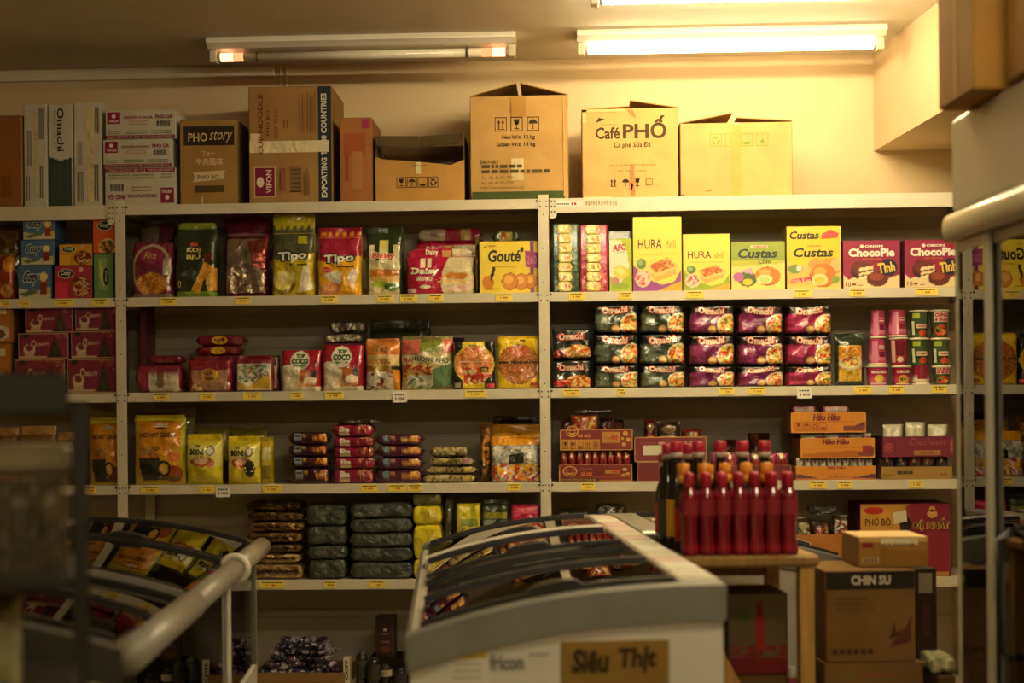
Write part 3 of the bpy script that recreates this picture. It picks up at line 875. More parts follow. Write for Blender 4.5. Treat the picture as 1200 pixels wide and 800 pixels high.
o, w, h = openbox('kraft coffee carton with large black lettering and one flap sticking up', 684, 797, 127, ['#c4a264',
    ('T', 'Café', .135, .665, .395, .80, '#4a3a22', {'b': .03}), ('T', 'PHỐ', .425, .665, .885, .925, '#4a3a22', {'b': .03}), ('T', 'Food Empire', .2, .815, .38, .84, '#5c4a2c'),
    ('q', [[(.14, .85), (.24, .89), (.17, .91)]], '#4a3a22'), ('T', 'Cà phê Sữa Đá', .33, .55, .72, .63, '#4a3a22', {'b': .01, 'sh': .1}),
    ('T', '24 g x 10 SACHETS x 18 BOXES', .28, .35, .77, .375, '#6c582f'), ('T', 'NET WEIGHT 4.32 kg', .37, .285, .67, .31, '#6c582f'),
    icon('up', .27, .11, .37, .23, '#3a2e1c', False), icon('umb', .40, .11, .50, .23, '#3a2e1c', False), icon('glass', .525, .11, .625, .23, '#3a2e1c', False), icon('sq', .65, .12, .75, .23, '#7a6438', False),
    ('q', [[(.47, .99), (.53, .99), (.57, .90), (.52, .93)], [(.50, .34), (.54, .36), (.55, .02), (.51, .02)], [(.48, .2), (.53, .14), (.52, .08), (.49, .1)]], '#c07a4a'),
    ('q', [Q(.0, .97, .45, 1), Q(.0, .85, .04, 1), Q(.0, 0, .3, .02)], '#dcbc7c')],
    [((684, 128), (740, 124.5), 0, 0), ((741, 118), (797, 127), 0, 0)], side='#b58d4c')
o, w, h = openbox('wide pale kraft carton with four green care symbols, rightmost on the shelf top', 799, 931, 143.5, ['#c2a066',
    icon('rec', .26, .68, .37, .86, '#7c9440'), icon('hook', .40, .68, .51, .86, '#7c9440'), icon('hand', .54, .68, .65, .86, '#7c9440'), icon('hook', .68, .68, .79, .86, '#7c9440'),
    ('q', [Q(.455, .0, .54, .99)], '#c99c54'), ('q', [Q(.0, 0, .02, .03), [(.2, .06), (.28, .1), (.27, .075)]], '#6c5426')],
    [((799, 143.5), (861, 132.5), 0, 0), ((866, 138), (931, 142.5), 0, 0)], side='#b08c50')
MB().cbox(-.012, .016, -.1512, -.1504, h*.93, h*.998, .0003, '#e4d8b8').build('packing_tape', TAPE, o)

# ================================================================== ROW 1
Lv = S[1]
# left bay
o = item(pouch, 'snack_bag', 'orange and red snack bag cut by the photo\'s left edge on the upper shelf', 'snack bag', -6, 16.5, 296, Lv, ['#8a3420', ('e', .75, .8, .3, .2, '#d88a20'), ('r', .1, .3, .9, .6, '#a83a20'), ('e', .6, .2, .3, .15, '#c88a3a')], d=.05, seal='#8a5420', seed=1)
o = item(pouch, 'snack_bag', 'brownish snack bag standing behind the orange bag at the far left', 'snack bag', -4, 26, 256, Lv, ['#503a18', ('s', ('r', .1, .1, .9, .9), ['#6a4a1c', '#4a3418', '#7a5c20'], .03, 2)], Y=.12, d=.06, seal='#4a3818', seed=4)
DB = ['#46688c', ('p', [(0, 0), (1, 0), (1, .35), (.5, .22), (0, .32)], '#c8bf9a'), ('p', [(0, .15), (.5, .3), (.6, .18), (.2, .05)], '#5c7040'), ('T', 'Cozy', .14, .42, .60, .82, '#1c2430', {'sh': .3, 'b': .03, 'o': '#c8d0cc'}),
      ('r', .67, .14, .88, .62, '#7a2818'), ('r', .67, .5, .88, .62, '#b85a28'), ('e', .77, .66, .12, .14, '#e8d48c'), ('e', .92, .25, .06, .1, '#c8b030')]
GB = 'stack of blue iced tea boxes'
a = item(pbox, 'tea_box', 'blue iced tea box at the bottom of its stack of three', 'box', 22, 61, 310.5, Lv, DB, d=.13, side='#31486a', group=GB)
b = item(pbox, 'tea_box', 'blue iced tea box in the middle of its stack of three', 'box', 25.5, 64.5, 281, Lv, DB, d=.13, side='#31486a', on=a, group=GB)
item(pbox, 'tea_box', 'blue iced tea box on top of its stack of three', 'box', 28, 66, 252.5, Lv, DB, d=.13, side='#31486a', on=b, group=GB)
def DC(bg, low, v=0): return [bg, ('r', 0, 0, .35, .5, low), ('e', .72, .35, .26, .34, '#5a1c18'), ('e', .70, .40, .2, .24, '#e0b860'), ('s', ('e', .72, .35, .24, .3), ['#7a2020', '#c89040', '#d8c080', '#6a2418'], .008, v), ('q', [disc(.30, .76, .22, .15)], '#e8dcb0'), ('q', [disc(.30, .76, .20, .13)], '#1c3422'), ('T', 'Cozy', .16, .68, .44, .85, '#e8e0b8', {'b': .03}), ('e', .72, .88, .06, .08, '#d8b088')]
a = item(pbox, 'tea_box', 'crimson fruit tea box with a green oval emblem, under the orange one', 'box', 64.5, 108.5, 311, Lv, DC('#a82c3a', '#d8304a', 1), d=.12, side='#701c28')
item(pbox, 'tea_box', 'orange yellow fruit tea box lying on the crimson one', 'box', 70, 109, 286, Lv, DC('#d89420', '#e8a830', 2), d=.12, side='#8a5a14', on=a)
a = item(pbox, 'tea_box', 'green tea box standing upright next to the left post', 'box', 110.5, 134, 296.5, Lv, ['#6a8c4c', ('r', .25, .2, .7, .9, '#8aa45c'), ('p', [(.3, .85), (.6, .5), (.5, .25), (.28, .5)], '#c8c470'), ('q', [disc(.62, .48, .15, .2)], '#1c3422'), ('T', 'Cozy', .57, .36, .68, .6, '#e0dcb0', {'vert': -1, 'b': .02})], d=.12, side='#465c34')
item(pbox, 'tea_box', 'orange red tea box standing on the green one next to the left post', 'box', 110, 137.5, 253, Lv, ['#d85a24', ('e', .62, .15, .4, .24, '#e0c070'), ('s', ('e', .62, .17, .34, .18), ['#6a2018', '#d88a30', '#4a6a28'], .008, 4), ('q', [disc(.5, .74, .33, .14)], '#e8dcb0'), ('q', [disc(.5, .74, .30, .12)], '#1c3422'), ('T', 'Cozy', .28, .67, .72, .82, '#e8e0b8', {'b': .03})], d=.12, side='#8c3414', on=a)
# middle bay
item(pouch, 'cracker_bag', 'clear and maroon cracker bag, first on the upper shelf of the middle bay', 'snack bag', 153, 203, 283, Lv, ['#74203a', ('o', .5, .5, .46, .47, .12, '#a89878'), ('e', .5, .75, .25, .14, '#8c2c48'), ('T', 'Ritz', .34, .70, .62, .82, '#c8a868', {'sh': .2}), ('e', .52, .25, .36, .20, '#b8701c'), ('s', ('e', .5, .25, .34, .18), ['#c88024', '#a85c14', '#d89a3c'], .009, 3), ('r', .78, .4, .95, .7, '#a08c74'), ('r', 0, 0, 1, .06, '#8a7c6c')], d=.10, shape='gusset', seed=2, seal=None)
item(pouch, 'cracker_bag', 'dim maroon and clear cracker bag standing behind the first cracker bag', 'snack bag', 162, 203, 256, Lv, ['#5c2234', ('r', .0, .7, .6, 1, '#6a5c48')], Y=.15, d=.09, seed=3, seal='#5c4c3c')
o = item(pouch, 'biscuit_bag', 'near black biscuit bag with golden crackers, a green base and green folded top', 'snack bag', 204.5, 254, 268, Lv, ['#27301f', ('r', 0, 0, 1, .075, '#7c9c2c'), ('p', [(.42, .10), (.72, .52), (.98, .42), (.98, .1), (.80, .08), (.72, .3), (.6, .04)], '#d89a2c'), ('s', ('p', [(.45, .12), (.72, .49), (.95, .40), (.94, .12), (.82, .1), (.72, .32), (.6, .08)]), ['#d8962a', '#c07c1c', '#e8b048', '#d89a2c'], .006, 5), ('e', .82, .58, .1, .06, '#6c2018'), ('q', [Q(.38, .75, .56, .80)], '#a83420'),
     ('T', 'KOJ', .30, .64, .63, .73, '#e8d46c', {'b': .03}), ('T', 'BJU', .30, .54, .63, .62, '#e8d46c', {'b': .03}), ('T', '10', .04, .14, .17, .24, '#c8b478', {'sh': .1})], d=.10, shape='gusset', seed=5, seal=None, side='#1f2618')
h0 = TOP[o.name]; X0, X1 = U(206, 400, .02)[0], U(254, 400, .02)[0]
q = bar('folded_top', X1-X0, .045, .05, ['#27301f', ('r', .02, .35, .97, 1, '#8c9a2c')], seed=3, endw=.02, parent=o); q.location = (0, .02, h0-.012)
item(pouch, 'cracker_bag', 'maroon biscuit bag in crumpled clear film between the black and the olive bag', 'snack bag', 263, 314, 276, Lv, ['#7c2438', ('r', .05, .05, .95, .96, '#a69680'), ('p', [(.52, .92), (.95, .96), (.95, .38), (.70, .50)], '#94483c'), ('p', [(.06, .3), (.3, .1), (.5, .3), (.3, .5)], '#b4a48c'), ('e', .35, .22, .16, .14, '#9c8468'), ('r', 0, 0, 1, .05, '#6c1a30')], d=.10, shape='gusset', seed=7, seal=None, amp=.005, mats=FOIL)  # pale greys put the clear film's reflections into the colour
q = item(pouch, 'cracker_bag', 'maroon film bag standing behind the crumpled clear bag', 'snack bag', 262, 316, 247, Lv, ['#6c1c38', ('r', .1, .7, 1, .78, '#8c5c64')], Y=.15, d=.08, seal='#7c2848', seed=4)
def tipo(bg, top, low, cream, seed):
    D = [low, ('p', [(0, .60), (.3, .55), (.7, .62), (1, .68), (1, 1), (0, 1)], bg)]+cream+[('T', 'Tipo', .18, .52, .84, .70, '#e6e0cc', {'o': '#1e1c16', 'b': .04, 'sh': .06, 'rot': 4}), ('q', [Q(.45, .475, .85, .495)], '#3a2c18')]
    SDs = [bg, ('r', 0, .38, 1, 1, top)]+[('r', .08+.16*i, .18, .17+.16*i, .5, top) for i in range(6)]
    return D, SDs
D, SDs = tipo('#4a4f34', '#c8b818', '#c0a824', [('e', .3, .22, .26, .2, '#8a7018'), ('e', .28, .25, .24, .16, '#dcc860'), ('e', .3, .3, .13, .07, '#e8dc98'), ('p', [(.62, .05), (.78, .5), (.9, .42), (.98, .1)], '#e4dcb8'), ('r', .5, .2, .58, .36, '#d8ce80'), ('r', .62, .82, .82, .94, '#b8b024')], 1)
item(pouch, 'biscuit_bag', 'olive and lime biscuit bag with an outlined white name, tallest on the upper shelf', 'snack bag', 317.5, 368.5, 248, Lv, D, d=.11, shape='gusset', seed=8, seal='#4a4f34', sealh=.24, sealD=SDs)
D, SDs = tipo('#a01c38', '#e09420', '#ecac1c', [('p', [(.15, .35), (.4, .2), (.5, .42)], '#efe2cc'), ('p', [(.4, .16), (.55, .2), (.6, .42), (.46, .36)], '#efe2cc'), ('p', [(.68, .3), (.84, .12), (.95, .4), (.8, .45)], '#f0e0cc'), ('e', .25, .1, .25, .09, '#e8a468'), ('e', .4, .12, .13, .1, '#d88850'), ('q', [disc(.25, .43, .10, .045)], '#c82c2c'), ('T', 'TRỨNG', .18, .415, .32, .45, '#f0d8b0')], 2)
item(pouch, 'biscuit_bag', 'red and orange biscuit bag with the same outlined name, right of the olive one', 'snack bag', 371, 424, 264.5, Lv, D, d=.11, shape='gusset', seed=9, seal='#a01c38', sealh=.15, sealD=[SDs[0]]+SDs[2:])
D = ['#26331f', ('r', .12, .0, .9, .8, '#d8c898'), ('r', .25, .55, .38, .9, '#26331f'), ('r', .62, .55, .75, .9, '#26331f'), ('r', .38, .70, .62, .88, '#d0c86c'), ('r', .15, .30, .88, .40, '#c87820'), ('r', .15, .22, .9, .30, '#e4b864'), ('e', .4, .17, .22, .05, '#a8b82c'), ('e', .7, .12, .2, .06, '#4c6c2c'), ('r', .1, .02, .9, .06, '#e8dca8'), ('T', 'Daisy', .2, .55, .8, .68, '#d84c3c', {'o': '#efe4c0', 'b': .03})]
item(pouch, 'cake_bag', 'dark green clear-windowed cake bag between the red biscuit bag and the crimson cake bag', 'snack bag', 428, 473, 264.5, Lv, D, Y=.03, d=.10, shape='gusset', seed=10, seal='#2c3a24', sealh=.09)
DD = ['#b81c40', ('p', [(.56, .0), (1, 0), (1, .98), (.63, .98), (.55, .6), (.52, .3)], '#d8c8a0'), ('p', [(.50, .42), (.66, .56), (.93, .52), (.85, .38)], '#d88428'), ('p', [(.46, .3), (.55, .38), (.92, .34), (.9, .25)], '#e8c078'), ('p', [(.6, .06), (.68, .22), (.96, .28), (.9, .06)], '#d0a894'), ('r', .23, .70, .29, .95, '#ece2c8'), ('r', .33, .70, .39, .95, '#ece2c8'),
      ('T', 'Daisy', .09, .47, .50, .70, '#efe4cc', {'b': .05, 'o': '#8c1430'}), ('T', 'SANDWICH', .17, .34, .42, .46, '#efe4cc', {'b': .04}), ('q', [disc(.30, .19, .08, .05)], '#efe4cc'), ('r', .03, .03, .16, .14, '#dcc8b8')]
o = item(pouch, 'cake_bag', 'crimson and cream cake bag with white lettering, in front on the upper shelf', 'snack bag', 474.5, 556, 299.5, Lv, DD, d=.13, shape='gusset', seed=11, side='#a81838')
h0 = TOP[o.name]; wq = .81*(U(556, 400, .02)[0]-U(474.5, 400, .02)[0])
DF = ['#b81c40', ('r', .70, .1, 1, 1, '#d8c8a0'), ('r', .55, .2, .68, .8, '#dca860'), ('T', 'Daisy', .28, .3, .47, .9, '#efe4cc', {'b': .03})]
q = bar('folded_top', wq*1.22, .050, .06, DF, seed=5, endw=.03, parent=o); q.location = (0, .02, h0-.012)
o2 = item(pouch, 'cake_bag', 'crimson cake bag standing directly behind the front crimson one', 'snack bag', 484, 563, 296, Lv, ['#a81838', ('r', .8, 0, 1, 1, '#c8b890')], Y=.17, d=.08, shape='tub', seed=14)
q = bar('folded_top', wq*1.18, .055, .06, ['#b81c40', ('r', .62, .05, 1, .85, '#dccca4'), ('r', .46, .2, .60, .8, '#dca860'), ('T', 'Daisy', .18, .3, .40, .75, '#efe4cc', {'b': .03})], seed=7, endw=.02, parent=o2); q.location = (0, 0, TOP[o2.name]-.012)
o3 = item(pouch, 'cake_bag', 'crimson and cream cake bag at the back of the three, its top showing above', 'snack bag', 488, 568, 280, Lv, ['#a81838'], Y=.285, d=.08, shape='tub', seed=15)
q = bar('folded_top', wq*1.2, .062, .06, ['#b81c40', ('r', 0, .08, .43, .95, '#dcd0a8'), ('r', .68, .1, .84, .95, '#e0b868'), ('r', .2, .3, .36, .7, '#b8848c')], seed=8, endw=.02, parent=o3); q.location = (0, 0, TOP[o3.name]-.012)
item(pouch, 'snack_bag', 'brown snack bag squeezed in shade between the crimson cake bags and the yellow carton', 'snack bag', 557, 561.8, 276, Lv, ['#5c4a28', ('r', .2, .1, .8, .6, '#8a7c48')], Y=.05, d=.09, seed=2)
D = ['#efd23c', ('r', .86, 0, .93, 1, '#8c3c7c'), ('q', [[(.78, .5), (.99, .47), (1, .78), (.77, .82)]], '#a03c74'), ('T', '260', .80, .55, .97, .72, '#c87898', {'b': .02}), ('T', 'Gouté', .14, .60, .70, .84, '#2c2414', {'b': .03, 'sh': .08}), ('q', [Q(.28, .51, .63, .525)], '#b88c1c'),
     ('e', .14, .2, .10, .14, '#d8841c'), ('p', [(.17, .3), (.22, .50), (.27, .52), (.25, .38), (.22, .3), (.22, .12)], '#2c2010'), ('q', [Q(.06, .07, .34, .085)], '#9c6c14')]+cookies([(.86, .22, .12, .15), (.70, .21, .13, .16), (.51, .22, .14, .17)])+[('q', [[(.09, .92), (.075, .89), (.105, .89)]], '#2c2414'), ('T', 'ORION', .15, .90, .28, .93, '#b83020'), ('q', [disc(.72, .84, .03, .05)], '#3a3418')]
a = item(pbox, 'biscuit_box', 'yellow biscuit box with a violet ribbon beside the middle post', 'box', 562.5, 632.5, 282.5, Lv, D, d=.10, side='#b08a20', top='#d0a830')
q = item(pbox, 'biscuit_box', 'plain yellow biscuit box hidden behind the yellow box with the violet ribbon', 'box', 566, 630, 284, Lv, ['#d8b028'], Y=.17, d=.10, side='#b08a20')
item(bar, 'snack_pack', 'small green snack pack lying on top behind the yellow biscuit box', 'packet', 577, 611, 269, Lv, ['#3c4c28', ('r', .25, .15, .75, .85, '#c8b450'), ('e', .4, .55, .12, .3, '#c05a20')], Y=.19, d=.07, on=q, seed=2)
# right bay
def strip_pack(label, x0, x1, yt, edge, seed, pal):
    D = [edge, ('s', ('r', 0, 0, 1, 1), pal, .012, seed)]
    o = item(pbox, 'wafer_strip_pack', label, 'packet', x0, x1, yt, Lv, D, Y=.02, d=.07, side=edge, mats=FILM, c=.006)
    w, h = WH(o)
    r = random.Random(seed)
    for i in range(7):
        D2 = ['#dcc468', ('r', .15, .2, .85, .8, '#e8d890'), ('s', ('r', .3, .25, .9, .75), ['#b85a6c', '#e8d890', '#c8a040', '#dcc468'], .007, seed+i)]
        q = bar('wafer_sachet', w*.56, h/7.3, .02, D2, seed=i, parent=o, endw=.03); q.location = (-.003+r.uniform(-.002, .002), -.035, .004+i*h/7.15)
    return o
strip_pack('tall pack of yellow sachets in dark green clear film, first in the right bay', 648.5, 679, 262, '#35503a', 3, ['#35503a', '#405c40', '#2c4430', '#6a8468'])
strip_pack('tall pack of yellow sachets in pink clear film, second in the right bay', 680.5, 713, 263, '#b83850', 5, ['#b83850', '#c85068', '#a02c44', '#d07888'])
item(pbox, 'cracker_box', 'slim green and white cracker box with a red slanted name', 'box', 714.5, 741.5, 279.5, Lv, ['#a8b428', ('p', [(0, .3), (.5, .15), (.9, .45), (.8, .75), (.5, .97), (0, 1)], '#e4e0bc'), ('p', [(.2, .45), (.55, .5), (.9, .4), (.85, .28), (.5, .22), (.2, .32)], '#dcc840'), ('p', [(.2, .42), (.5, .48), (.75, .38), (.5, .28)], '#e8dc88'), ('e', .25, .18, .2, .1, '#c8887c'), ('e', .5, .1, .4, .06, '#88a030'), ('T', 'AFC', .15, .77, .75, .90, '#c02838', {'sh': .15, 'rot': 6, 'b': .05}), ('T', 'Lúa mì', .35, .73, .68, .78, '#3c7030')], d=.10, side='#7c8828', Y=.02)
o = item(pbox, 'clear_box', 'clear plastic box behind the slim green cracker box', 'box', 714, 740, 270.5, Lv, ['#a89c74', ('r', .05, .85, .95, .97, '#c8bc94')], d=.08, Y=.16, side='#8c8058', mats=GLOSSP)
def hura(vio, seed): return ['#ead454', ('p', [(0, .36), (.3, .16), (.6, .08), (.85, .12), (1, .30), (1, 0), (0, 0)], vio), ('p', [(.5, .0), (1, .13), (1, 0)], '#c8a028'), ('p', [(.32, .26), (.46, .12), (.88, .22), (.88, .30), (.5, .2)], '#dca850'), ('p', [(.30, .34), (.44, .2), (.92, .3), (.94, .33), (.7, .46)], '#e8c070'), ('s', ('p', [(.34, .35), (.46, .24), (.88, .33), (.7, .45)]), ['#c05a20', '#b04c18', '#e0a850', '#c86a28'], .010, seed), ('e', .17, .37, .10, .075, '#54743c'), ('e', .15, .39, .05, .04, '#88a860'),
    ('T', 'HURA', .10, .57, .60, .70, '#5c2418', {'b': .01}), ('T', 'deli', .67, .57, .88, .69, '#9c8428', {}), ('q', [Q(.13, .495, .85, .505)], '#c8ac44'), ('e', .2, .17, .16, .12, '#e0c8a8'), ('s', ('e', .2, .18, .14, .1), ['#c84440', '#d8b0a0', '#e0d0b8'], .010, seed)]
item(pbox, 'cake_box', 'tall pale yellow cake box with a violet wave at its foot', 'box', 742.5, 800, 254, Lv, hura('#8c3c84', 2), d=.10, side='#b8a040', top='#dcc860')
item(pbox, 'cake_box', 'shorter pale yellow cake box with a green wave at its foot', 'box', 801, 856.5, 274, Lv, hura('#8ca01c', 4), d=.10, side='#b8a040', top='#dcc860')
def bun(cu, cv, ru, rv, fill='#e4d890'): return [('e', cu, cv, ru, rv, '#a05418'), ('e', cu, cv+rv*.05, ru*.97, rv*.93, '#d07c28'), ('e', cu-ru*.2, cv+rv*.35, ru*.5, rv*.35, '#e8a850'), ('e', cu-ru*.25, cv-rv*.35, ru*.62, rv*.5, '#f0d898'), ('e', cu-ru*.25, cv-rv*.38, ru*.42, rv*.32, fill)]
D = ['#e8d070', ('r', 0, .60, 1, 1, '#8c9c34'), ('p', [(0, .62), (0, .48), (1, .55), (1, .62)], '#b8b840'), ('e', .3, .22, .18, .16, '#4c6428'), ('e', .13, .27, .10, .1, '#b8609c'), ('p', [(.18, .40), (.38, .46), (.4, .32), (.22, .36)], '#c8a0c0'), ('e', .3, .16, .09, .07, '#dcc038')]+bun(.68, .28, .24, .20, '#b8cc70')+[('T', 'Custas', .12, .66, .86, .86, '#1e2c14', {'b': .03, 'sh': .18}), ('T', 'Cốm', .50, .54, .74, .66, '#2c3c18', {'b': .02}), ('q', [Q(.36, .87, .68, .93)], '#d8c8a0'), ('T', 'ORION', .42, .88, .66, .92, '#b03030', {'b': .02})]
item(pbox, 'cake_box', 'green topped cake box with flowers and a cut bun, right of the pale yellow boxes', 'box', 857.5, 921, 283, Lv, D, d=.10, side='#9c8c34', top='#7c8c2c')
D = ['#e8c838', ('r', 0, .0, 1, .40, '#dcbc60'), ('p', [(0, .47), (.4, .44), (.75, .49), (1, .60), (1, 1), (0, 1)], '#ecc42c'), ('r', 0, .76, 1, .765, '#b89420'), ('e', .82, .36, .22, .14, '#d89440'), ('e', .9, .38, .1, .1, '#e8b870'), ('e', .55, .4, .16, .09, '#d8984c')]+bun(.66, .21, .24, .19, '#ecc440')+[('e', .15, .32, .14, .07, '#70883c'), ('e', .22, .33, .05, .05, '#e8e0d0'), ('e', .9, .15, .07, .06, '#7c9c40'), ('q', [[(.06, .09), (.45, .13), (.46, .19), (.07, .16)]], '#c83848'), ('T', 'Nhân Kem', .08, .10, .43, .17, '#efdcc0', {'rot': 2}),
     ('T', 'Custas', .12, .51, .86, .66, '#1e2c14', {'b': .03, 'sh': .18}), ('T', 'Custas', .05, .80, .60, .93, '#1e2c14', {'b': .03, 'sh': .18}), ('T', 'ORION', .38, .675, .62, .70, '#a83028', {'b': .02}), ('q', [[(.64, .80), (.94, .82), (.96, .89), (.8, .95), (.65, .88)]], '#c84c40')]
item(pbox, 'cake_box', 'tall bright yellow cake box showing its name twice, left of the maroon boxes', 'box', 922.5, 987, 265, Lv, D, d=.11, side='#7c6a24', top='#dcb830')
D = ['#8c1c3c', ('p', [(0, .28), (.1, .18), (.3, .30), (.55, .3), (.8, .2), (1, .28), (1, 0), (0, 0)], '#e0cc98'), ('e', .30, .38, .17, .19, '#3a1410'), ('e', .33, .42, .18, .14, '#6a2818'), ('p', [(.27, .42), (.52, .47), (.54, .24), (.28, .17)], '#e6d8a4'), ('p', [(.28, .35), (.53, .40), (.53, .37), (.28, .31)], '#7c4420'), ('p', [(.28, .27), (.54, .31), (.54, .285), (.28, .24)], '#7c4420'), ('e', .60, .19, .19, .16, '#5c2014'), ('e', .58, .24, .13, .08, '#8c4028'), ('q', [disc(.80, .43, .155, .18)], '#22182c'),
     ('T', 'Tình', .61, .32, .91, .54, '#ecc850', {'b': .03, 'rot': 8}), ('T', 'ChocoPie', .09, .66, .91, .84, '#ece4d0', {'b': .05}), ('T', "ORION", .38, .855, .70, .91, '#ece4d0', {'b': .04}), ('q', [disc(.33, .883, .035, .038)], '#ece4d0'), ('T', 'Dark Chocolate', .34, .60, .67, .635, '#d87820', {'b': .02}), ('T', '10', .04, .03, .13, .13, '#6c1c24', {}), ('q', [Q(.15, .06, .22, .1), Q(.26, .05, .34, .065)], '#8c5040')]
a = item(pbox, 'chocolate_pie_box', 'maroon chocolate pie box standing next to the tall bright yellow box', 'box', 988.5, 1056, 281.5, Lv, D, d=.12, side='#5c1428', top='#6c1830')
dup(a, (U(1094.5, 400, .02)[0], a.location.y, a.location.z), 'maroon chocolate pie box partly hidden by the glass fridge')

# ================================================================== ROW 2
Lv = S[2]
DO = ['#a86420', ('r', .06, .05, .92, .95, '#b87024'), ('e', .5, .25, .4, .2, '#c8bca4'), ('e', .45, .22, .3, .13, '#6a4a2c'), ('r', .5, .75, .8, .9, '#dcc890')]
a = item(pbox, 'drink_box', 'orange drink box at the left edge, lower of two', 'box', -22, 13, 402, Lv, DO, d=.16, side='#6c3c14')
item(pbox, 'drink_box', 'orange drink box at the left edge, upper of two', 'box', -20, 15.5, 355.5, Lv, DO, d=.16, side='#6c3c14', on=a)
D = ['#7c2238', ('s', ('p', [(.3, 1), (1, 1), (1, .6), (.75, .9)]), ['#7c2238', '#a05048', '#7c2238', '#b8765c'], .008, 3), ('p', [(.60, .04), (.71, .78), (.74, .78), (.88, .04)], '#2c2a20'), ('e', .74, .3, .06, .2, '#3c3a2c'), ('e', .22, .36, .12, .2, '#c8b488'), ('e', .22, .42, .08, .12, '#7c2238'), ('o', .31, .58, .05, .16, .4, '#c8b488'), ('r', .12, .10, .32, .20, '#b8a478'), ('r', .01, .03, .56, .09, '#c0a078'), ('q', frame(0, 0, 1, 1, .012, .03), '#b89a74'), ('q', [disc(.15, .9, .07, .08)], '#2c2a20'), ('T', 'BEAUTY', .38, .50, .62, .62, '#d8b890', {'b': .02})]
GM = 'maroon gift boxes with a swan cup'
rows = ['bottom', 'middle', 'top']
pr = [[(78, 150, 420), (83, 150, 387.5), (88, 150, 356)], [(16.5, 76, 420.5), (21, 80.5, 390), (29.5, 86, 360.5)]]
for ci, col_ in enumerate(pr):
    prev = None
    for ri, (x0, x1, yt) in enumerate(col_):
        if ci == 0: x1 = 137
        prev = item(pbox, 'gift_box', 'maroon gift box with a swan shaped cup, %s row, %s column' % (rows[ri], ['right hand', 'left hand'][ci]), 'box', x0, x1, yt, Lv, D, Y=.032, d=.16, side='#5c1c2c', on=prev, group=GM)
# more of the maroon boxes continue behind the left post
prev = None
for ri, yt in enumerate((421, 389, 357)):
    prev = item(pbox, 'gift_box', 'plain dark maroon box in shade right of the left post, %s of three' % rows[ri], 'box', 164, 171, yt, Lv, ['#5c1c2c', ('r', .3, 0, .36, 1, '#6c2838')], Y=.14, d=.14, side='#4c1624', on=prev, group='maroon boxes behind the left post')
item(bar, 'cake_pack', 'low white and maroon pack lying first on the second shelf of the middle bay', 'packet', 155, 214, 425, Lv, ['#7c2038', ('r', .3, .0, .95, .65, '#d8ccb0'), ('r', .32, .25, .9, .5, '#b8a888'), ('e', .55, .35, .12, .2, '#7c6a40')], d=.14, seed=3, e=.5)
item(bar, 'cake_pack', 'thin maroon pack resting on the low white and maroon pack', 'packet', 172, 214, 416, Lv, ['#6c1a2c', ('r', .3, 0, .8, .3, '#8c3c44')], d=.10, on=bpy.data.objects[[x.name for x in COL.objects if x.name.startswith('cake_pack')][-1]], seed=5)
D = ['#84202c', ('r', .1, .05, .9, .68, '#a87c58'), ('p', [(.08, .05), (.15, .42), (.4, .05)], '#d8bc70'), ('s', ('p', [(.08, .05), (.15, .42), (.4, .05)]), ['#e0cc88', '#c89a48', '#8a2c30'], .008, 2), ('q', [disc(.5, .52, .2, .20)], '#d8a828'), ('T', 'Richy', .34, .50, .66, .63, '#7c1c20', {'b': .03}), ('T', 'wafer', .40, .38, .62, .48, '#7c1c20'), ('r', .05, 0, .95, .06, '#74182c')]
GW = 'maroon wafer packs'
q = item(pouch, 'wafer_pack', 'maroon wafer pack with a yellow oval, facing front beside the low pack', 'packet', 219, 271, 417, Lv, D, d=.06, shape='tub', seed=3, seal='#74182c', sealh=.1)
D2 = ['#7c1c2a', ('q', [disc(.5, .5, .17, .38)], '#d8a828'), ('T', 'Richy', .38, .35, .62, .65, '#7c1c20', {'b': .03}), ('r', .68, .25, .8, .35, '#b88878')]
b0 = item(pbox, 'wafer_carton', 'plain maroon wafer carton behind, carrying the two stacked wafer packs', 'box', 226, 286, 416.5, Lv, ['#6c1a28'], Y=.12, d=.12, side='#5c1622')
q1 = item(bar, 'wafer_pack', 'maroon wafer pack lying behind, lower of the two stacked', 'packet', 228, 283, 405, Lv, D2, Y=.12, d=.11, on=b0, seed=4, group=GW, endw=.03)
item(bar, 'wafer_pack', 'maroon wafer pack lying behind, upper of the two stacked', 'packet', 228, 287, 392, Lv, D2, Y=.12, d=.11, on=q1, seed=6, group=GW, endw=.03)
D = ['#84202c', ('r', .04, .06, .96, .84, '#e0d8c0'), ('s', ('r', .06, .30, .94, .80), ['#5c7c3c', '#6c8894', '#d8d4b8', '#b8b890', '#8c3a34', '#e0d8b8'], .010, 5), ('p', [(.06, .08), (.06, .3), (.35, .15), (.6, .35), (.94, .5), (.94, .08)], '#d8aa40')]
item(pouch, 'cake_pack', 'white and red pack with a colourful landscape picture', 'packet', 275.5, 319, 416, Lv, D, d=.06, shape='tub', seed=6, seal='#74182c', sealh=.08)
item(pouch, 'cake_pack', 'dark edge-on pack tucked beside the landscape pack', 'packet', 318, 327, 416, Lv, ['#4c2018', ('r', .3, .1, .7, .7, '#c8b898')], Y=.05, d=.05, shape='tub', seed=2)
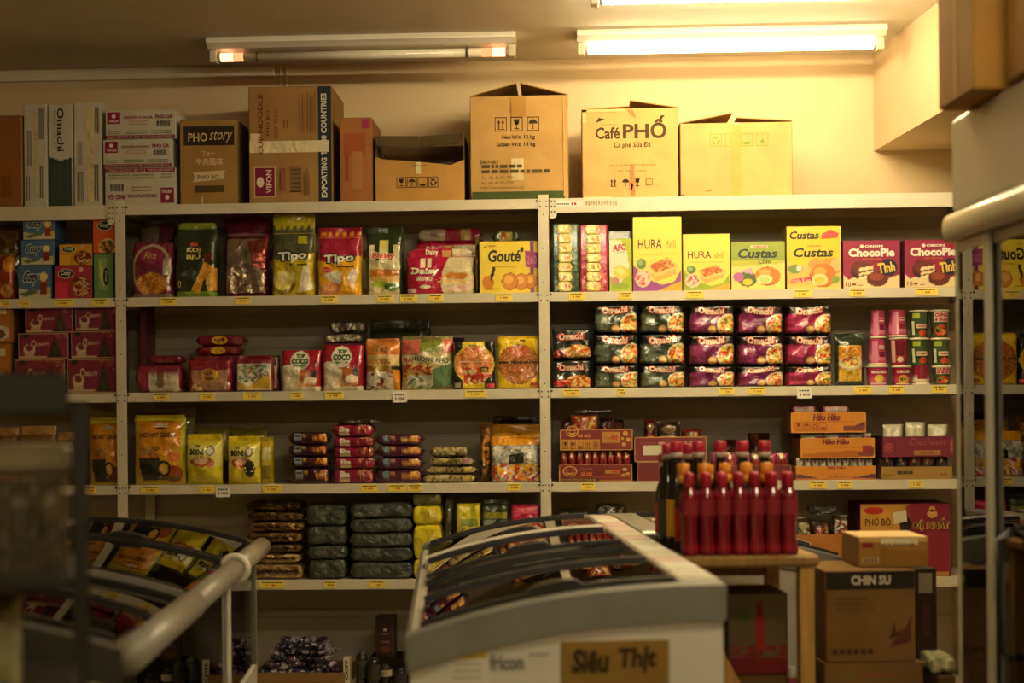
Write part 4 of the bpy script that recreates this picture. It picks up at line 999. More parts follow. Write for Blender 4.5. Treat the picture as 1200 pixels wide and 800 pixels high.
D = ['#a01c30', ('r', .0, .0, 1, .10, '#d8ccac'), ('e', .18, .32, .26, .32, '#dcd0b8'), ('e', .48, .74, .24, .24, '#e4dcc0'), ('e', .42, .3, .14, .2, '#dccca8'), ('r', .50, .2, .72, .52, '#b86c3c'), ('e', .62, .18, .28, .08, '#c88a50'), ('e', .74, .26, .16, .09, '#ecd8bc'), ('e', .44, .16, .12, .08, '#e0b88c'), ('q', [disc(.83, .42, .08, .09)], '#4a3a34'), ('T', 'TOP', .38, .81, .60, .91, '#26502c', {'b': .05}), ('T', 'COCO', .28, .66, .70, .80, '#26502c', {'b': .05}), ('q', [Q(.34, .60, .64, .63)], '#508c34')]
item(pouch, 'coconut_biscuit_bag', 'crimson and white coconut biscuit bag, left of the two', 'snack bag', 328, 375.5, 410, Lv, D, d=.09, shape='gusset', seed=4, side='#84182c')
oc = item(pouch, 'coconut_biscuit_bag', 'crimson and white coconut biscuit bag, right of the two, below silver packs', 'snack bag', 376.5, 425, 404, Lv, D, d=.09, shape='gusset', seed=9, side='#84182c')
b0 = item(pbox, 'biscuit_carton', 'maroon biscuit carton carrying the silver packs behind the right coconut bag', 'box', 378, 424, 402, Lv, ['#6c1628'], Y=.13, d=.12, side='#58121f')
q1 = item(bar, 'silver_pack', 'crumpled silver pack behind the coconut bag, lower of two', 'packet', 377, 425, 390.5, Lv, ['#b8b094', ('r', .4, .1, .9, .5, '#8c846c')], Y=.13, d=.11, on=b0, seed=3, mats=FOIL, endw=.03)
item(bar, 'silver_pack', 'crumpled dull silver pack behind the coconut bag, upper of two', 'packet', 384, 429, 375.5, Lv, ['#80786a', ('r', .3, .1, .8, .5, '#5c5648')], Y=.13, d=.11, on=q1, seed=5, mats=FOIL, endw=.03)
D = ['#b89058', ('r', 0, .72, 1, 1, '#d07a30'), ('r', .2, .78, .6, .95, '#b07c40'), ('r', 0, .5, 1, .72, '#d8b878'), ('T', 'HƯƠNG', .06, .53, .75, .66, '#c8862c', {'b': .04}), ('T', 'TRE', .3, .78, .66, .9, '#6c4424', {}), ('r', 0, .4, 1, .5, '#a07c30'), ('s', ('r', .05, .0, .8, .38), ['#e0dcc8', '#c8c0a0', '#8a3430', '#b8b098', '#d8d0b8'], .014, 4), ('r', .80, 0, 1, .42, '#d88a20'), ('r', .78, .42, 1, .5, '#2c2824')]
item(pouch, 'dried_food_bag', 'orange topped clear bag of pale pieces beside the coconut biscuit bags', 'snack bag', 427, 467.5, 396, Lv, D, d=.08, seed=6, seal='#c87840', sealh=.06, amp=.004)
D = ['#b4a068', ('r', 0, .70, .38, 1, '#cc6c58'), ('r', .38, .74, .80, 1, '#788034'), ('r', .8, .72, 1, 1, '#c85c4c'), ('p', [(0, .5), (.5, .56), (1, .42), (1, .54), (.5, .70), (0, .66)], '#dcd4a8'), ('T', 'MAI', .04, .53, .24, .64, '#b83c34', {'b': .03}), ('T', 'LUONG KHÔ', .27, .54, .92, .65, '#2c4424', {'b': .03, 'rot': -5}), ('s', ('r', .05, .22, .6, .5), ['#8a2c24', '#c89a48', '#a84c30', '#dcbc68'], .014, 3), ('s', ('r', .1, .02, .62, .28), ['#e0dcc8', '#6c8454', '#d8d4bc', '#9cac80'], .016, 6), ('p', [(.62, .4), (.95, .5), (1, .1), (.62, 0)], '#5c7c54')]
item(pouch, 'dried_food_bag', 'large clear and green printed bag with a pale lettered band', 'snack bag', 469, 530, 393, Lv, D, d=.09, seed=8, seal='#8c7c48', sealh=.05, amp=.005)
item(pouch, 'dark_snack_bag', 'dark green bag lying high behind the clear dried food bags', 'snack bag', 432, 504, 374, Lv, ['#2c3420', ('r', .1, .1, .3, .6, '#4c5c44'), ('r', .48, .1, .7, .6, '#5c3428')], Y=.17, d=.10, seed=3, seal='#283020', sealh=.1)
item(pouch, 'dark_snack_bag', 'dark bag standing behind the green printed bag, left of the round cracker packs', 'snack bag', 512, 544, 395, Lv, ['#33301f', ('e', .45, .9, .15, .05, '#7c2c2c')], Y=.28, d=.08, seed=5, seal='#2c2c20', sealh=.08)
PR = ['#e08a48', '#d87030', '#e8a868', '#c85a20', '#eab27c']
D = ['#26221a', ('r', .22, .0, .75, 1, '#e0c020'), ('e', .5, .52, .48, .40, '#dcc02c'), ('e', .5, .52, .45, .37, '#d8742c'), ('s', ('e', .5, .52, .44, .36), PR, .006, 3), ('q', [Q(.13, .545, .85, .60)], '#e08848'), ('T', 'BÁNH TRÁNG NƯỚNG', .14, .555, .86, .595, '#f0dcb4', {'b': .04}), ('s', ('r', .25, .12, .75, .45), ['#c8402c', '#efdca0', '#d86030', '#b83a24'], .011, 7), ('q', [Q(.66, .36, .84, .46)], '#2c2418'), ('T', 'CÓ', .68, .37, .82, .45, '#e8c850', {'b': .03}), ('q', [Q(.46, .26, .92, .31)], '#c83440'), ('r', .03, .03, .18, .13, '#a8a48c'), ('r', .80, .03, .98, .12, '#d84c58'), ('T', 'DANA', .4, .90, .58, .93, '#3c3418', {'b': .03})]
item(pouch, 'rice_cracker_pack', 'black pack with a round orange rice cracker label', 'snack bag', 530.5, 580, 399.5, Lv, D, d=.05, seed=2, shape='tub')
D = ['#e8c41c', ('e', .5, .48, .47, .39, '#8c4a1c'), ('s', ('e', .5, .48, .455, .375), ['#b87030', '#a05c24', '#d08c48', '#8c4a1c', '#c07c3c'], .005, 8), ('s', ('e', .5, .73, .22, .11), ['#b84428', '#c05838', '#b87030'], .006, 2), ('T', 'BÁNH TRÁNG NƯỚNG', .06, .49, .94, .56, '#2c2818', {'b': .05}), ('T', 'Grilled Rice Paper', .24, .43, .76, .47, '#b83020', {'b': .03}), ('q', [disc(.47, .36, .14, .045)], '#c06028'), ('r', .76, .05, .92, .12, '#c85840'), ('q', [Q(.53, .93, .65, .96)], '#4c3c14')]
item(pouch, 'rice_cracker_pack', 'bright yellow pack with a large round brown rice cracker beside the middle post', 'snack bag', 581.5, 634, 393.5, Lv, D, d=.05, seed=4, shape='tub', seal='#dcb81c', sealh=.03)
# right bay: instant noodle multipacks
def noodle(bg, dark, panel, seed, spaghetti=False):
    if spaghetti:
        return ['#2a2f22', ('e', .38, .1, .0001, .0001, dark)]+[('s', ('e', .66, .22, .34, .24), ['#d86830', '#efcc70', '#c83c20', '#f0dc98', '#dca040'], .008, seed), ('s', ('e', .2, .18, .18, .14), ['#a82c20', '#c83c28', '#5c2018'], .010, seed), ('T', 'Omachi', .18, .62, .78, .84, '#e8ccb4', {'o': '#b8342c', 'b': .05, 'rot': 3})]
    return [bg, ('r', 0, .70, 1, 1, dark), ('r', .04, .12, .34, .64, panel), ('r', .34, .1, .345, .68, dark), ('r', .66, .1, .665, .66, dark)]+bowl(.86, .30, .26, .38, seed)+[('e', .50, .16, .09, .13, '#dca860'), ('e', .50, .17, .06, .08, '#efc888'), ('T', 'Omachi', .20, .70, .76, .93, '#ead0b8', {'o': '#b8342c', 'b': .05, 'rot': [3, -3, 5, 0, -5][seed % 5], 'arc': -.03})]
GN = 'instant noodle multipacks'
cw = ['first', 'second', 'third', 'fourth', 'fifth', 'sixth']
colsN = [
    (646.5, 693.5, (421, 384), 'spa', 'dark green'), (695, 748.5, (427, 390.5, 356), 'g', 'dark green'), (750, 803.5, (427, 390.5, 356), 'g', 'dark green'),
    (807.5, 862, (428, 391.5, 357), 'p', 'purple'), (865, 919.5, (428, 391.5, 357), 'p', 'purple'), (922, 977, (428, 391.5, 357), 'm', 'magenta')]
for ci, (x0, x1, ys, kd, cn) in enumerate(colsN):
    prev = None
    for ri, yt in enumerate(ys):
        sd = ci*3+ri
        D = noodle('#36402c', '#24241a', '#54604a', sd) if kd == 'g' else noodle('#6c1c4c', '#26201c', '#822c5c', sd) if kd == 'p' else noodle('#8c1a44', '#26201c', '#a82c58', sd) if kd == 'm' else noodle(0, '#24241a', 0, sd, True)
        rn = rows if len(ys) == 3 else ['lower', 'upper']
        prev = item(pouch, 'noodle_pack', '%s noodle multipack, %s in the %s column from the middle post' % (cn, rn[ri], cw[ci]), 'noodle pack', x0, x1, yt, Lv, D, Y=.015+.004*random.random(), d=.17, on=prev, seed=sd, shape='tub', group=GN, side='#26241c', amp=.0035)
item(pouch, 'pasta_bag', 'dark green topped clear bag of golden pasta snack next to the noodle cups', 'snack bag', 979, 1014.5, 390, Lv, ['#2a3422', ('s', ('r', .12, .1, .88, .80), ['#d8982c', '#c07c24', '#e8b850', '#b86c20', '#e0c070'], .009, 4), ('r', 0, .8, 1, 1, '#26301f'), ('e', .5, .45, .38, .14, '#d8d0a0'), ('s', ('e', .5, .48, .28, .1), ['#b83c24', '#d8b850', '#6c8c34'], .009, 2), ('s', ('r', .12, .1, .88, .32), ['#e8bc30', '#d8a020', '#f0d060'], .008, 7), ('r', 0, 0, 1, .08, '#26301f')], d=.07, seed=3, seal='#26301f', sealh=.05)
def cup(name, w, h, d, D):
    """waxed paper noodle cup: tapered body with rolled rim; lid is a part. D: (body, band, patch, flip)"""
    body, band, patch, flip = D
    mb = MB(); R, r = w/2, w/2*.80
    prof = []
    zs = [0, .004, .02, .10, .22, .30, .55, .62, .80, .9, .95, 1.0]
    for z in zs:
        k = z if not flip else 1-z
        rr = r+(R*.965-r)*k
        cc = body
        if .22 <= z <= .3: cc = band
        prof.append((rr, z*h, cc))
    prof = [(0, 0, body)]+prof+[(0, h, body)]
    mb.lathe(prof, seg=36, col=body)
    zr = h-.004 if not flip else .004
    mb.lathe([(R*.95, zr-.004), (R, zr-.004), (R, zr+.004), (R*.95, zr+.004)], seg=36, col='#d8ccac')
    def surf(u, v, e):
        u = np.asarray(u, float); v = np.asarray(v, float)
        k = v if not flip else 1-v
        rr = r+(R*.965-r)*k+e
        a = -math.pi/2+(u-.5)*2.4
        return np.stack([rr*np.cos(a), rr*np.sin(a), v*h], -1)
    n = 10; nv = 6
    for L in patch:
        if L[0] == 'E':
            cu, cv, ru, rv, col = L[1:]
            pts = disc(cu, cv, ru, rv, 20)
            a = np.array([(cu, cv)]+pts); mb.add(surf(a[:, 0], a[:, 1], .0012), [(0, i+1, (i+1) % 20+1) for i in range(20)], col)
        elif L[0] == 'R':
            u0, v0, u1, v1, col = L[1:]
            u, v = np.meshgrid(np.linspace(u0, u1, n+1), np.linspace(v0, v1, 3)); mb.add(surf(u.ravel(), v.ravel(), .0010), grid_faces(n, 2), col)
    decals(mb, [0]+[L for L in patch if L[0] == 'T'], surf, w, h, e0=.0020)
    o = mb.build(name, GLOSSP)
    lid = MB(); lz = h if not flip else 0
    lr = R*.99
    if not flip: lid.lathe([(0, h-.0002), (lr, h-.0002), (lr, h+.0012), (0, h+.0012)], seg=36, col='#c8b890'); TOP[o.name] = h+.0014
    else: lid.lathe([(0, .0), (lr, .0), (lr, .0012), (0, .0012)], seg=36, col='#c8b890'); TOP[o.name] = h
    lid.build('lid', FOIL, o)
    return o
PK = ('#a82c54', '#c85878', [('R', .1, .05, .9, .14, '#d8b0b0'), ('E', .5, .35, .2, .18, '#dcb850'), ('T', 'MODERN', .2, .60, .8, .74, '#efdccc', {'b': .04})], False)
PK2 = ('#a83858', '#c87088', [('R', .15, .1, .45, .9, '#c87890'), ('R', .5, .3, .85, .5, '#7c1c3c'), ('R', .5, .6, .85, .64, '#d8b8b0'), ('R', .5, .7, .85, .73, '#d8b8b0')], True)
MR = ('#8c1c38', '#a83450', [('R', .3, .35, .7, .85, '#6c1428'), ('R', .05, .1, .25, .9, '#c0a090'), ('E', .5, .2, .16, .1, '#d8c0a0')], False)
MR2 = ('#94203c', '#b04058', [('E', .5, .3, .24, .22, '#d89830'), ('E', .45, .3, .12, .1, '#4c6c24'), ('T', 'CHICKEN', .2, .62, .8, .76, '#efdccc', {'b': .04}), ('R', .1, .05, .9, .10, '#d8c0a0')], False)
GR = ('#3c5030', '#2c3c24', [('R', .12, .70, .46, .88, '#9cac3c'), ('R', .30, .34, .86, .50, '#cbbd98'), ('R', .34, .38, .82, .46, '#a83440'), ('E', .62, .17, .22, .12, '#b84a28'), ('R', .05, .1, .2, .6, '#c8c4a4')], False)
GR2 = ('#3c5030', '#2c3c24', [('R', .16, .56, .84, .90, '#d8bca8'), ('T', 'CUNG', .20, .74, .80, .88, '#b03040', {'b': .05}), ('T', 'ĐÌNH', .20, .58, .80, .72, '#b03040', {'b': .05}), ('E', .48, .26, .32, .2, '#b83c20'), ('E', .58, .20, .16, .1, '#d88a3c'), ('E', .36, .34, .1, .06, '#5c7c2c')], False)
WR = ('#8c1c38', '#d0c4a4', [('R', .2, .0, .8, .16, '#d8ccb0'), ('R', .25, .3, .75, .9, '#7c1830')], True)
cups = [[(1016.5, 1044, 428, PK), (1019, 1042, 396, PK2), (1021.5, 1041.5, 363, PK2)], [(1047, 1071, 428, MR2), (1044, 1067.5, 395, MR), (1043, 1066.5, 362.5, PK2)],
        [(1070.5, 1093, 427.5, WR), (1068, 1092, 395.5, GR), (1068, 1091.5, 363, GR)], [(1094.5, 1118, 428, GR2), (1093.5, 1117, 395.5, GR), (1092.5, 1116, 362.5, GR2)]]
cname = {id(PK): 'pink noodle cup', id(PK2): 'upturned pink noodle cup', id(MR): 'maroon noodle cup', id(MR2): 'maroon noodle cup with orange picture', id(WR): 'upturned maroon noodle cup', id(GR): 'green noodle cup', id(GR2): 'green noodle cup with red lettering'}
for ci, col_ in enumerate(cups):
    prev = None
    for ri, (x0, x1, yt, D) in enumerate(col_):
        prev = item(cup, 'noodle_cup', '%s, %s row, %s column past the pasta bag' % (cname[id(D)], rows[ri], cw[ci]), 'cup', x0, x1, yt, Lv, D, Y=.03, d=.09, on=prev, group='stacked noodle cups')
# ================================================================== ROW 3
Lv = S[3]
CE = ['#cfc030', ('r', .10, .03, .93, .95, '#d88c1c'), ('p', [(.10, .38), (.5, .42), (.93, .6), (.93, .03), (.10, .03)], '#d8a428'), ('e', .78, .16, .18, .13, '#a0481c'), ('e', .80, .42, .12, .08, '#d8782c'), ('e', .34, .41, .21, .075, '#8c7850'), ('e', .34, .41, .185, .06, '#c87830'), ('p', [(.13, .40), (.55, .40), (.52, .06), (.18, .06)], '#262a24'), ('o', .62, .24, .13, .12, .3, '#262a24'), ('e', .62, .22, .07, .06, '#d8b060'), ('e', .3, .54, .12, .045, '#b8843c'), ('e', .47, .54, .08, .035, '#8c5c20'), ('r', .48, .06, .9, .12, '#6c5420'),
      ('q', [Q(.40, .83, .74, .95)], '#5c1c14'), ('T', 'Elfast', .44, .86, .70, .93, '#dcc8a8', {'b': .04}), ('T', 'INSTANT CEREAL', .16, .71, .86, .78, '#5c2c14', {'b': .03})]
def cereal(label, x0, x1, yt, seed, **kw):
    return item(pouch, 'cereal_bag', label, 'cereal bag', x0, x1, yt, Lv, CE, d=.11, seed=seed, seal='#b8a024', sealh=.04, amp=.003, **kw)
cereal('yellow and orange instant cereal bag left of the left post', 99, 143, 489, 2)
cereal('yellow and orange instant cereal bag just right of the left post', 152.5, 213, 486, 5)
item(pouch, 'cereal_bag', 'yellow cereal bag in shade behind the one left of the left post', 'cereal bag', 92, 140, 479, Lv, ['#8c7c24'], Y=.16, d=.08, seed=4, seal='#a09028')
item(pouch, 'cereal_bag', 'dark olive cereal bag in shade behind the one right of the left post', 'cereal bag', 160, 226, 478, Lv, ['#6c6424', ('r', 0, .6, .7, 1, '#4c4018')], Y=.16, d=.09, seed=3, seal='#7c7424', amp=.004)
for i, (x0, x1, yt) in enumerate(((-10, 19, 501), (20, 63, 499), (64, 92, 506))):
    item(pouch, 'seasoning_sachet', ['brown seasoning packet cut by the left edge behind the dark stand', 'brown and cream seasoning packet with a hang hole behind the dark stand', 'dull brown packet half hidden behind the dark post'][i], 'packet', x0, x1, yt, Lv, ['#6a4c20', ('r', .05, .70, .95, .80, '#a8843c'), ('r', .05, .1, .95, .6, ['#7c3c20', '#4c4420', '#5a3c1c'][i])], d=.05, seed=i, shape='tub', seal='#a07c38', sealh=.14)
def bon(label, x0, x1, yt, extra, seed, **kw):
    D = ['#e0cc2c', ('p', [(0, .32), (.2, .42), (1, .40), (1, .85), (0, .9)], '#e4da78'), ('e', .48, .50, .32, .11, '#b85a20'), ('e', .46, .52, .2, .08, '#e8b890'), ('e', .72, .46, .10, .08, '#c8642c'), ('e', .70, .74, .11, .10, '#e4dcc4'), ('o', .70, .74, .12, .11, .25, '#3a3828'), ('T', 'BON!', .14, .65, .54, .79, '#2c2c24', {'b': .05}), ('T', 'THE', .26, .82, .42, .88, '#3c3c30', {'b': .02}), ('q', [[(.68, .78), (.73, .80), (.75, .92), (.70, .92)]], '#e4dcc4')]+extra
    return item(pouch, 'puff_snack_bag', label, 'snack bag', x0, x1, yt, Lv, D, d=.09, seed=seed, seal='#dcc020', sealh=.10, amp=.004, **kw)
bon('bright yellow puff snack bag beside the cereal bag', 214.5, 257, 508.5, [], 3)
bon('bright yellow puff snack bag with a dark round emblem, right of its twin', 263, 301.5, 511, [('e', .72, .36, .16, .2, '#2c2c20'), ('q', [Q(.58, .36, .86, .40), Q(.6, .28, .84, .31)], '#d8d0a0')], 6)
item(pouch, 'puff_snack_bag', 'yellow puff snack bag standing edgewise behind the emblem bag', 'snack bag', 302, 318, 512, Lv, ['#c8ac1c', ('r', .1, .55, .9, .8, '#dcd080'), ('r', .2, .1, .8, .4, '#8c7820')], Y=.06, d=.07, seed=4, seal='#b8a020')
GO = 'olive snack bags in shade'
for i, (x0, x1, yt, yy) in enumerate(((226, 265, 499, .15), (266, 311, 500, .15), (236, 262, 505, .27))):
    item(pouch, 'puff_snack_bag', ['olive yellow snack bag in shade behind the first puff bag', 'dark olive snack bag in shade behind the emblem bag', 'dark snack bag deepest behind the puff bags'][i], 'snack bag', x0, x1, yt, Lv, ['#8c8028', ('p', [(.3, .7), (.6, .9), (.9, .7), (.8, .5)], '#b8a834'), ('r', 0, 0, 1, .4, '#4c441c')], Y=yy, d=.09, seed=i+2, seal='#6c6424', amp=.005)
def bars_stack(colname, where, x0, x1, ys, mk, g, d=.13, Y=.02):
    prev = None; n = len(ys)
    nm = {4: ['bottom', 'second from bottom', 'third from bottom', 'top'], 5: ['bottom', 'second from bottom', 'middle', 'fourth from bottom', 'top']}[n]
    for i, yt in enumerate(ys):
        jx = random.uniform(-1, 1)
        prev = item(bar, 'biscuit_roll', '%s biscuit pack, %s of the %s stack' % (colname, nm[i], where), 'biscuit pack', x0+jx, x1+jx, yt, Lv, mk(i), Y=Y+random.uniform(0, .006), d=d, on=prev, seed=i+n, e=.32, endw=.04, group=g, gap=.0008)
    return prev
bars_stack('dark brown', 'left', 335, 385.5, (548, 534.5, 520.5, 506), lambda i: ['#3a1a1c', ('r', .14, .45, .34, .88, '#7c8490'), ('q', [Q(.17, .6, .31, .74)], '#3c4450'), ('r', .35, .62, .46, .85, '#c89a3c'), ('p', [(.55, .3), (.68, .75), (.95, .9), (.98, .2)], '#b8701c'), ('s', ('p', [(.55, .3), (.68, .75), (.95, .9), (.98, .2)]), ['#c8822c', '#8c4414', '#d89a3c', '#5c2414'], .006, i)], 'dark brown biscuit packs')
o = bars_stack('crimson', 'middle', 387, 439, (549, 536, 523.5, 511.5, 497), lambda i: ['#8c1c38', ('s', ('r', .60, .25, .97, .95), ['#8c1c38', '#c89a60', '#8c1c38', '#3c1418', '#a02c44'], .007, i+2), ('r', .17, .1, .42, .36, '#c8b084'), ('T', 'Elina', .18, .42, .42, .82, '#efdcc8', {'b': .04}), ('e', .53, .35, .04, .12, '#d8a0a0')], 'crimson biscuit packs')
item(bar, 'biscuit_roll', 'dark snack pack lying behind on top of the crimson stack', 'biscuit pack', 392, 442, 491, Lv, ['#352a1c', ('r', .2, .3, .5, .6, '#5c4424')], Y=.02, d=.10, on=o, seed=3)
bars_stack('purple', 'right', 437.5, 496, (550, 535.5, 521.5, 508.5), lambda i: ['#501c34', ('e', .22, .65, .08, .28, '#5c7484'), ('r', .32, .6, .4, .8, '#b8843c'), ('p', [(.5, .25), (.6, .7), (.9, .9), (.97, .35)], '#d89a40'), ('s', ('p', [(.5, .25), (.6, .7), (.9, .9), (.97, .35)]), ['#d89a40', '#b8742c', '#e8bc68', '#c88434'], .007, i)], 'purple biscuit packs')
prev = None
for i, (x0, x1, yt, dc) in enumerate(((491, 557, 555, '#a89a68'), (494, 558, 546, '#b8a870'), (499, 555, 535.5, '#b0a478'), (500, 549, 523, '#8c8260'))):
    prev = item(bar, 'candy_tray', 'clear wrapped tray of pale sweets, %s of the pile of four' % ['bottom', 'second', 'third', 'top'][i], 'packet', x0, x1, yt, Lv, [dc, ('s', ('r', .05, .1, .95, .9), ['#a89860', '#5c4c2c', '#b8a878', '#7c6c3c', '#9c8848'], .012, i), ('r', .78, .3, .92, .8, ['#c8b040', '#c8a83c', '#a05c88', '#7c7040'][i]), ('r', 0, 0, 1, .14, '#4c3c1c')], d=.14, on=prev, seed=i, e=.5, group='pile of clear wrapped sweet trays', amp=.003)
D = ['#8c8478', ('r', 0, .84, 1, 1, '#d8921c'), ('s', ('r', .03, .42, 1, .82), ['#a8a294', '#c8c0a8', '#8c8878', '#d8d0b8', '#7c8478', '#b8b4a4'], .014, 3), ('s', ('r', .04, .03, 1, .44), ['#d8a028', '#c82c2c', '#dcd4c0', '#e86c20', '#a81c4c', '#c8c0b0', '#e8bc40', '#b84c30'], .012, 5), ('q', [[(.37, .42), (.67, .45), (.65, .68), (.38, .62)]], '#2c2c24'), ('T', 'VIÊN', .42, .56, .62, .63, '#e0dcc8', {'b': .04}), ('T', 'MIX ME', .42, .47, .62, .54, '#e0dcc8', {'b': .03}), ('r', .3, .84, .33, 1, '#e8b040')]
item(pouch, 'candy_bag', 'clear candy bag with an orange header and assorted bright sweets inside, in front', 'candy bag', 573, 632.5, 511, Lv, D, d=.10, shape='gusset', seed=6, seal='#dc9c20', sealh=.05, amp=.005)
item(pouch, 'candy_bag', 'orange headed candy bag standing directly behind the clear assorted one', 'candy bag', 574, 633, 497, Lv, ['#dc9c20', ('q', [[(.5, .93), (.56, .95), (.62, .93), (.56, .92)]], '#3c2c10')], Y=.14, d=.09, seed=3, seal='#dc9c20', sealh=.12, sealD=['#dc9c20', ('q', [[(.5, .35), (.57, .6), (.64, .35), (.57, .3)]], '#3c2c10')])
item(pouch, 'candy_bag', 'brown candy bag seen edgewise left of the orange headed bags', 'candy bag', 560, 574, 495, Lv, ['#6c441c', ('s', ('r', .1, .1, .9, .9), ['#a86c20', '#4c2c14', '#c08428', '#6c3c18'], .016, 4)], Y=.05, d=.10, seed=6)
item(pouch, 'candy_bag', 'dark snack bag with a sharp raised corner behind the orange headed bags', 'candy bag', 576, 630, 487, Lv, ['#332818', ('p', [(0, .9), (.1, 1), (.15, .8)], '#6c3c20')], Y=.25, d=.08, seed=8, seal='#3a2c18', amp=.005)
# right bay: display boxes
def face(cx, cy, rx, ry, col):
    return [('q', [disc(cx, cy, rx, ry, 16)], '#d0a048'), ('q', [disc(cx, cy, rx*.82, ry*.82, 16)], '#7c2420'), ('q', [[(cx-rx*.6, cy+ry*.35), (cx-rx*.15, cy+ry*.1), (cx-rx*.5, cy+ry*.02)], [(cx+rx*.6, cy+ry*.35), (cx+rx*.15, cy+ry*.1), (cx+rx*.5, cy+ry*.02)], [(cx-rx*.65, cy-ry*.15), (cx, cy-ry*.35), (cx+rx*.65, cy-ry*.15), (cx+rx*.3, cy-ry*.6), (cx-rx*.3, cy-ry*.6)]], '#d0a048')]
def traybox(label, x0, x1, yt, D, base=None, on=None, d=.24, side='#7c2c24', group=None, rim=None, Y=.02, name='display_carton', solid=False):
    """shallow open display carton: floor and four walls, printed front"""
    X0, X1 = U(x0, 400, Y)[0]+.0006, U(x1, 400, Y)[0]-.0006
    zb = (base if on is None else on.location.z+TOP[on.name])+.0006
    w = X1-X0; h = U((x0+x1)/2, yt, Y)[1]-zb
    mb = MB(); th = .004
    mb.cbox(-w/2, w/2, -d/2, -d/2+th, 0, h, .0015, side); mb.box(-w/2, w/2, d/2-th, d/2, 0, h, side)
    mb.box(-w/2, -w/2+th, -d/2+th, d/2-th, 0, h, side); mb.box(w/2-th, w/2, -d/2+th, d/2-th, 0, h, side)
    mb.box(-w/2+th, w/2-th, -d/2+th, d/2-th, 0, th, '#8c6a38')
    if solid: mb.box(-w/2+th, w/2-th, -d/2+th, d/2-th, h-.006, h-.002, side)
    def sf(u, v, e):
        u = np.asarray(u, float); v = np.asarray(v, float)
        return np.stack([(u-.5)*w, np.full(u.shape, -d/2-.0004-e), v*h], -1)
    nx, ny = _res(w), _res(h)
    u, v = np.meshgrid(np.linspace(.005, .995, nx+1), np.linspace(.01, .99, ny+1)); u = u.ravel(); v = v.ravel()
    mb.add(sf(u, v, 0), grid_faces(nx, ny), paint(D, u, v, w, h)); decals(mb, D, sf, w, h)
    o = mb.build(name, CARD); o.location = ((X0+X1)/2, Y+d/2, zb); TOP[o.name] = h
    return tag(o, label, 'box', group)
def fill_tray(o, n, mk, hgt, label, cat, group, name='snack_packet', rowsY=(-.07,), z0=.005, seed=1):
    """packets standing in a display carton, in a row"""
    r = random.Random(seed); w = max(v.co.x for v in o.data.vertices)*2-.012
    for yy in rowsY:
        for k in range(n):
            q = mk(k, w/n-.002, hgt*r.uniform(.94, 1.04))
            q.location = (o.location.x-w/2+(k+.5)*w/n, o.location.y+yy, o.location.z+z0)
            tag(q, label if isinstance(label, str) else label[k % len(label)], cat, group)
DH = ['#7c2424', ('r', 0, .0, .55, .52, '#c88c34'), ('q', [Q(.58, .35, .83, .88)], '#b88434'), ('T', 'COMBO', .60, .52, .70, .64, '#7c2424'), ('T', '80', .70, .50, .80, .72, '#b83420', {'b': .05}), ('q', [Q(.60, .42, .8, .46)], '#7c2424'), ('q', [disc(.90, .80, .035, .12), disc(.94, .50, .03, .1), disc(.88, .28, .03, .1), disc(.86, .56, .02, .07)], '#c89448')]+face(.17, .92, .085, .28, 0)+[icon(k, .035+.105*i, .08, .11+.105*i, .46, '#5c2418') for i, k in enumerate(('glass', 'umb', 'hand', 'up', 'rec'))]+[('T', 'MÌ BÒ', .25, .62, .42, .80, '#d08a34', {'b': .03}), ('q', frame(0, 0, 1, 1, .012, .03), '#c89a50')]
DH2 = ['#74201f', ('r', 0, 0, .55, .22, '#4c2418'), ('p', [(0, .22), (.45, .28), (.7, .4), (1, .5), (1, .22)], '#8c3c28'), ('r', .55, 0, 1, .12, '#a06a2c'), ('q', [Q(.63, .46, .83, .68)], '#a87a34'), ('T', '80', .72, .50, .82, .64, '#b83420', {'b': .05}), ('T', 'MÌ LY BÒ', .3, .72, .46, .8, '#b88c4c'), ('T', 'GÀ CAY', .30, .35, .46, .6, '#d8742c', {'b': .05}), ('q', [disc(.90, .70, .035, .1), disc(.94, .46, .03, .08), disc(.88, .38, .03, .08)], '#c89448')]+face(.15, .62, .10, .30, 0)+[('q', frame(0, 0, 1, 1, .014, .02), '#c89a50'), lines(.02, .04, .54, .18, 2, '#b08844', 3)]
GH = 'maroon display cartons with a carved face'
a = traybox('maroon and gold display carton with a carved face, lower of the two', 653.5, 739.5, 544, DH2, base=Lv, group=GH)
a_h = TOP[a.name]
def mkp(pal, edge='#8c2c24', e=.6, dd=.03, mats=None):
    def f(k, w, h):
        D = [pal[k % len(pal)], ('r', .30, .0, .50, 1, '#d8c890' if edge != '#d8d0b8' else '#b84c68'), ('e', .5, .6, .4, .2, edge)]
        return pouch('snack_packet', w, h, dd, D, seed=k+1, amp=.002, mats=mats or FILM)
    return f
zr = U(697, 528.5, .02)[1]-a.location.z
fill_tray(a, 9, mkp(['#8c2c20', '#a83c24', '#7c2018', '#b04428']), zr-.005, 'red packet standing in a row inside the lower carved face carton', 'packet', 'red packets in the lower carved face carton', rowsY=(-.095,))
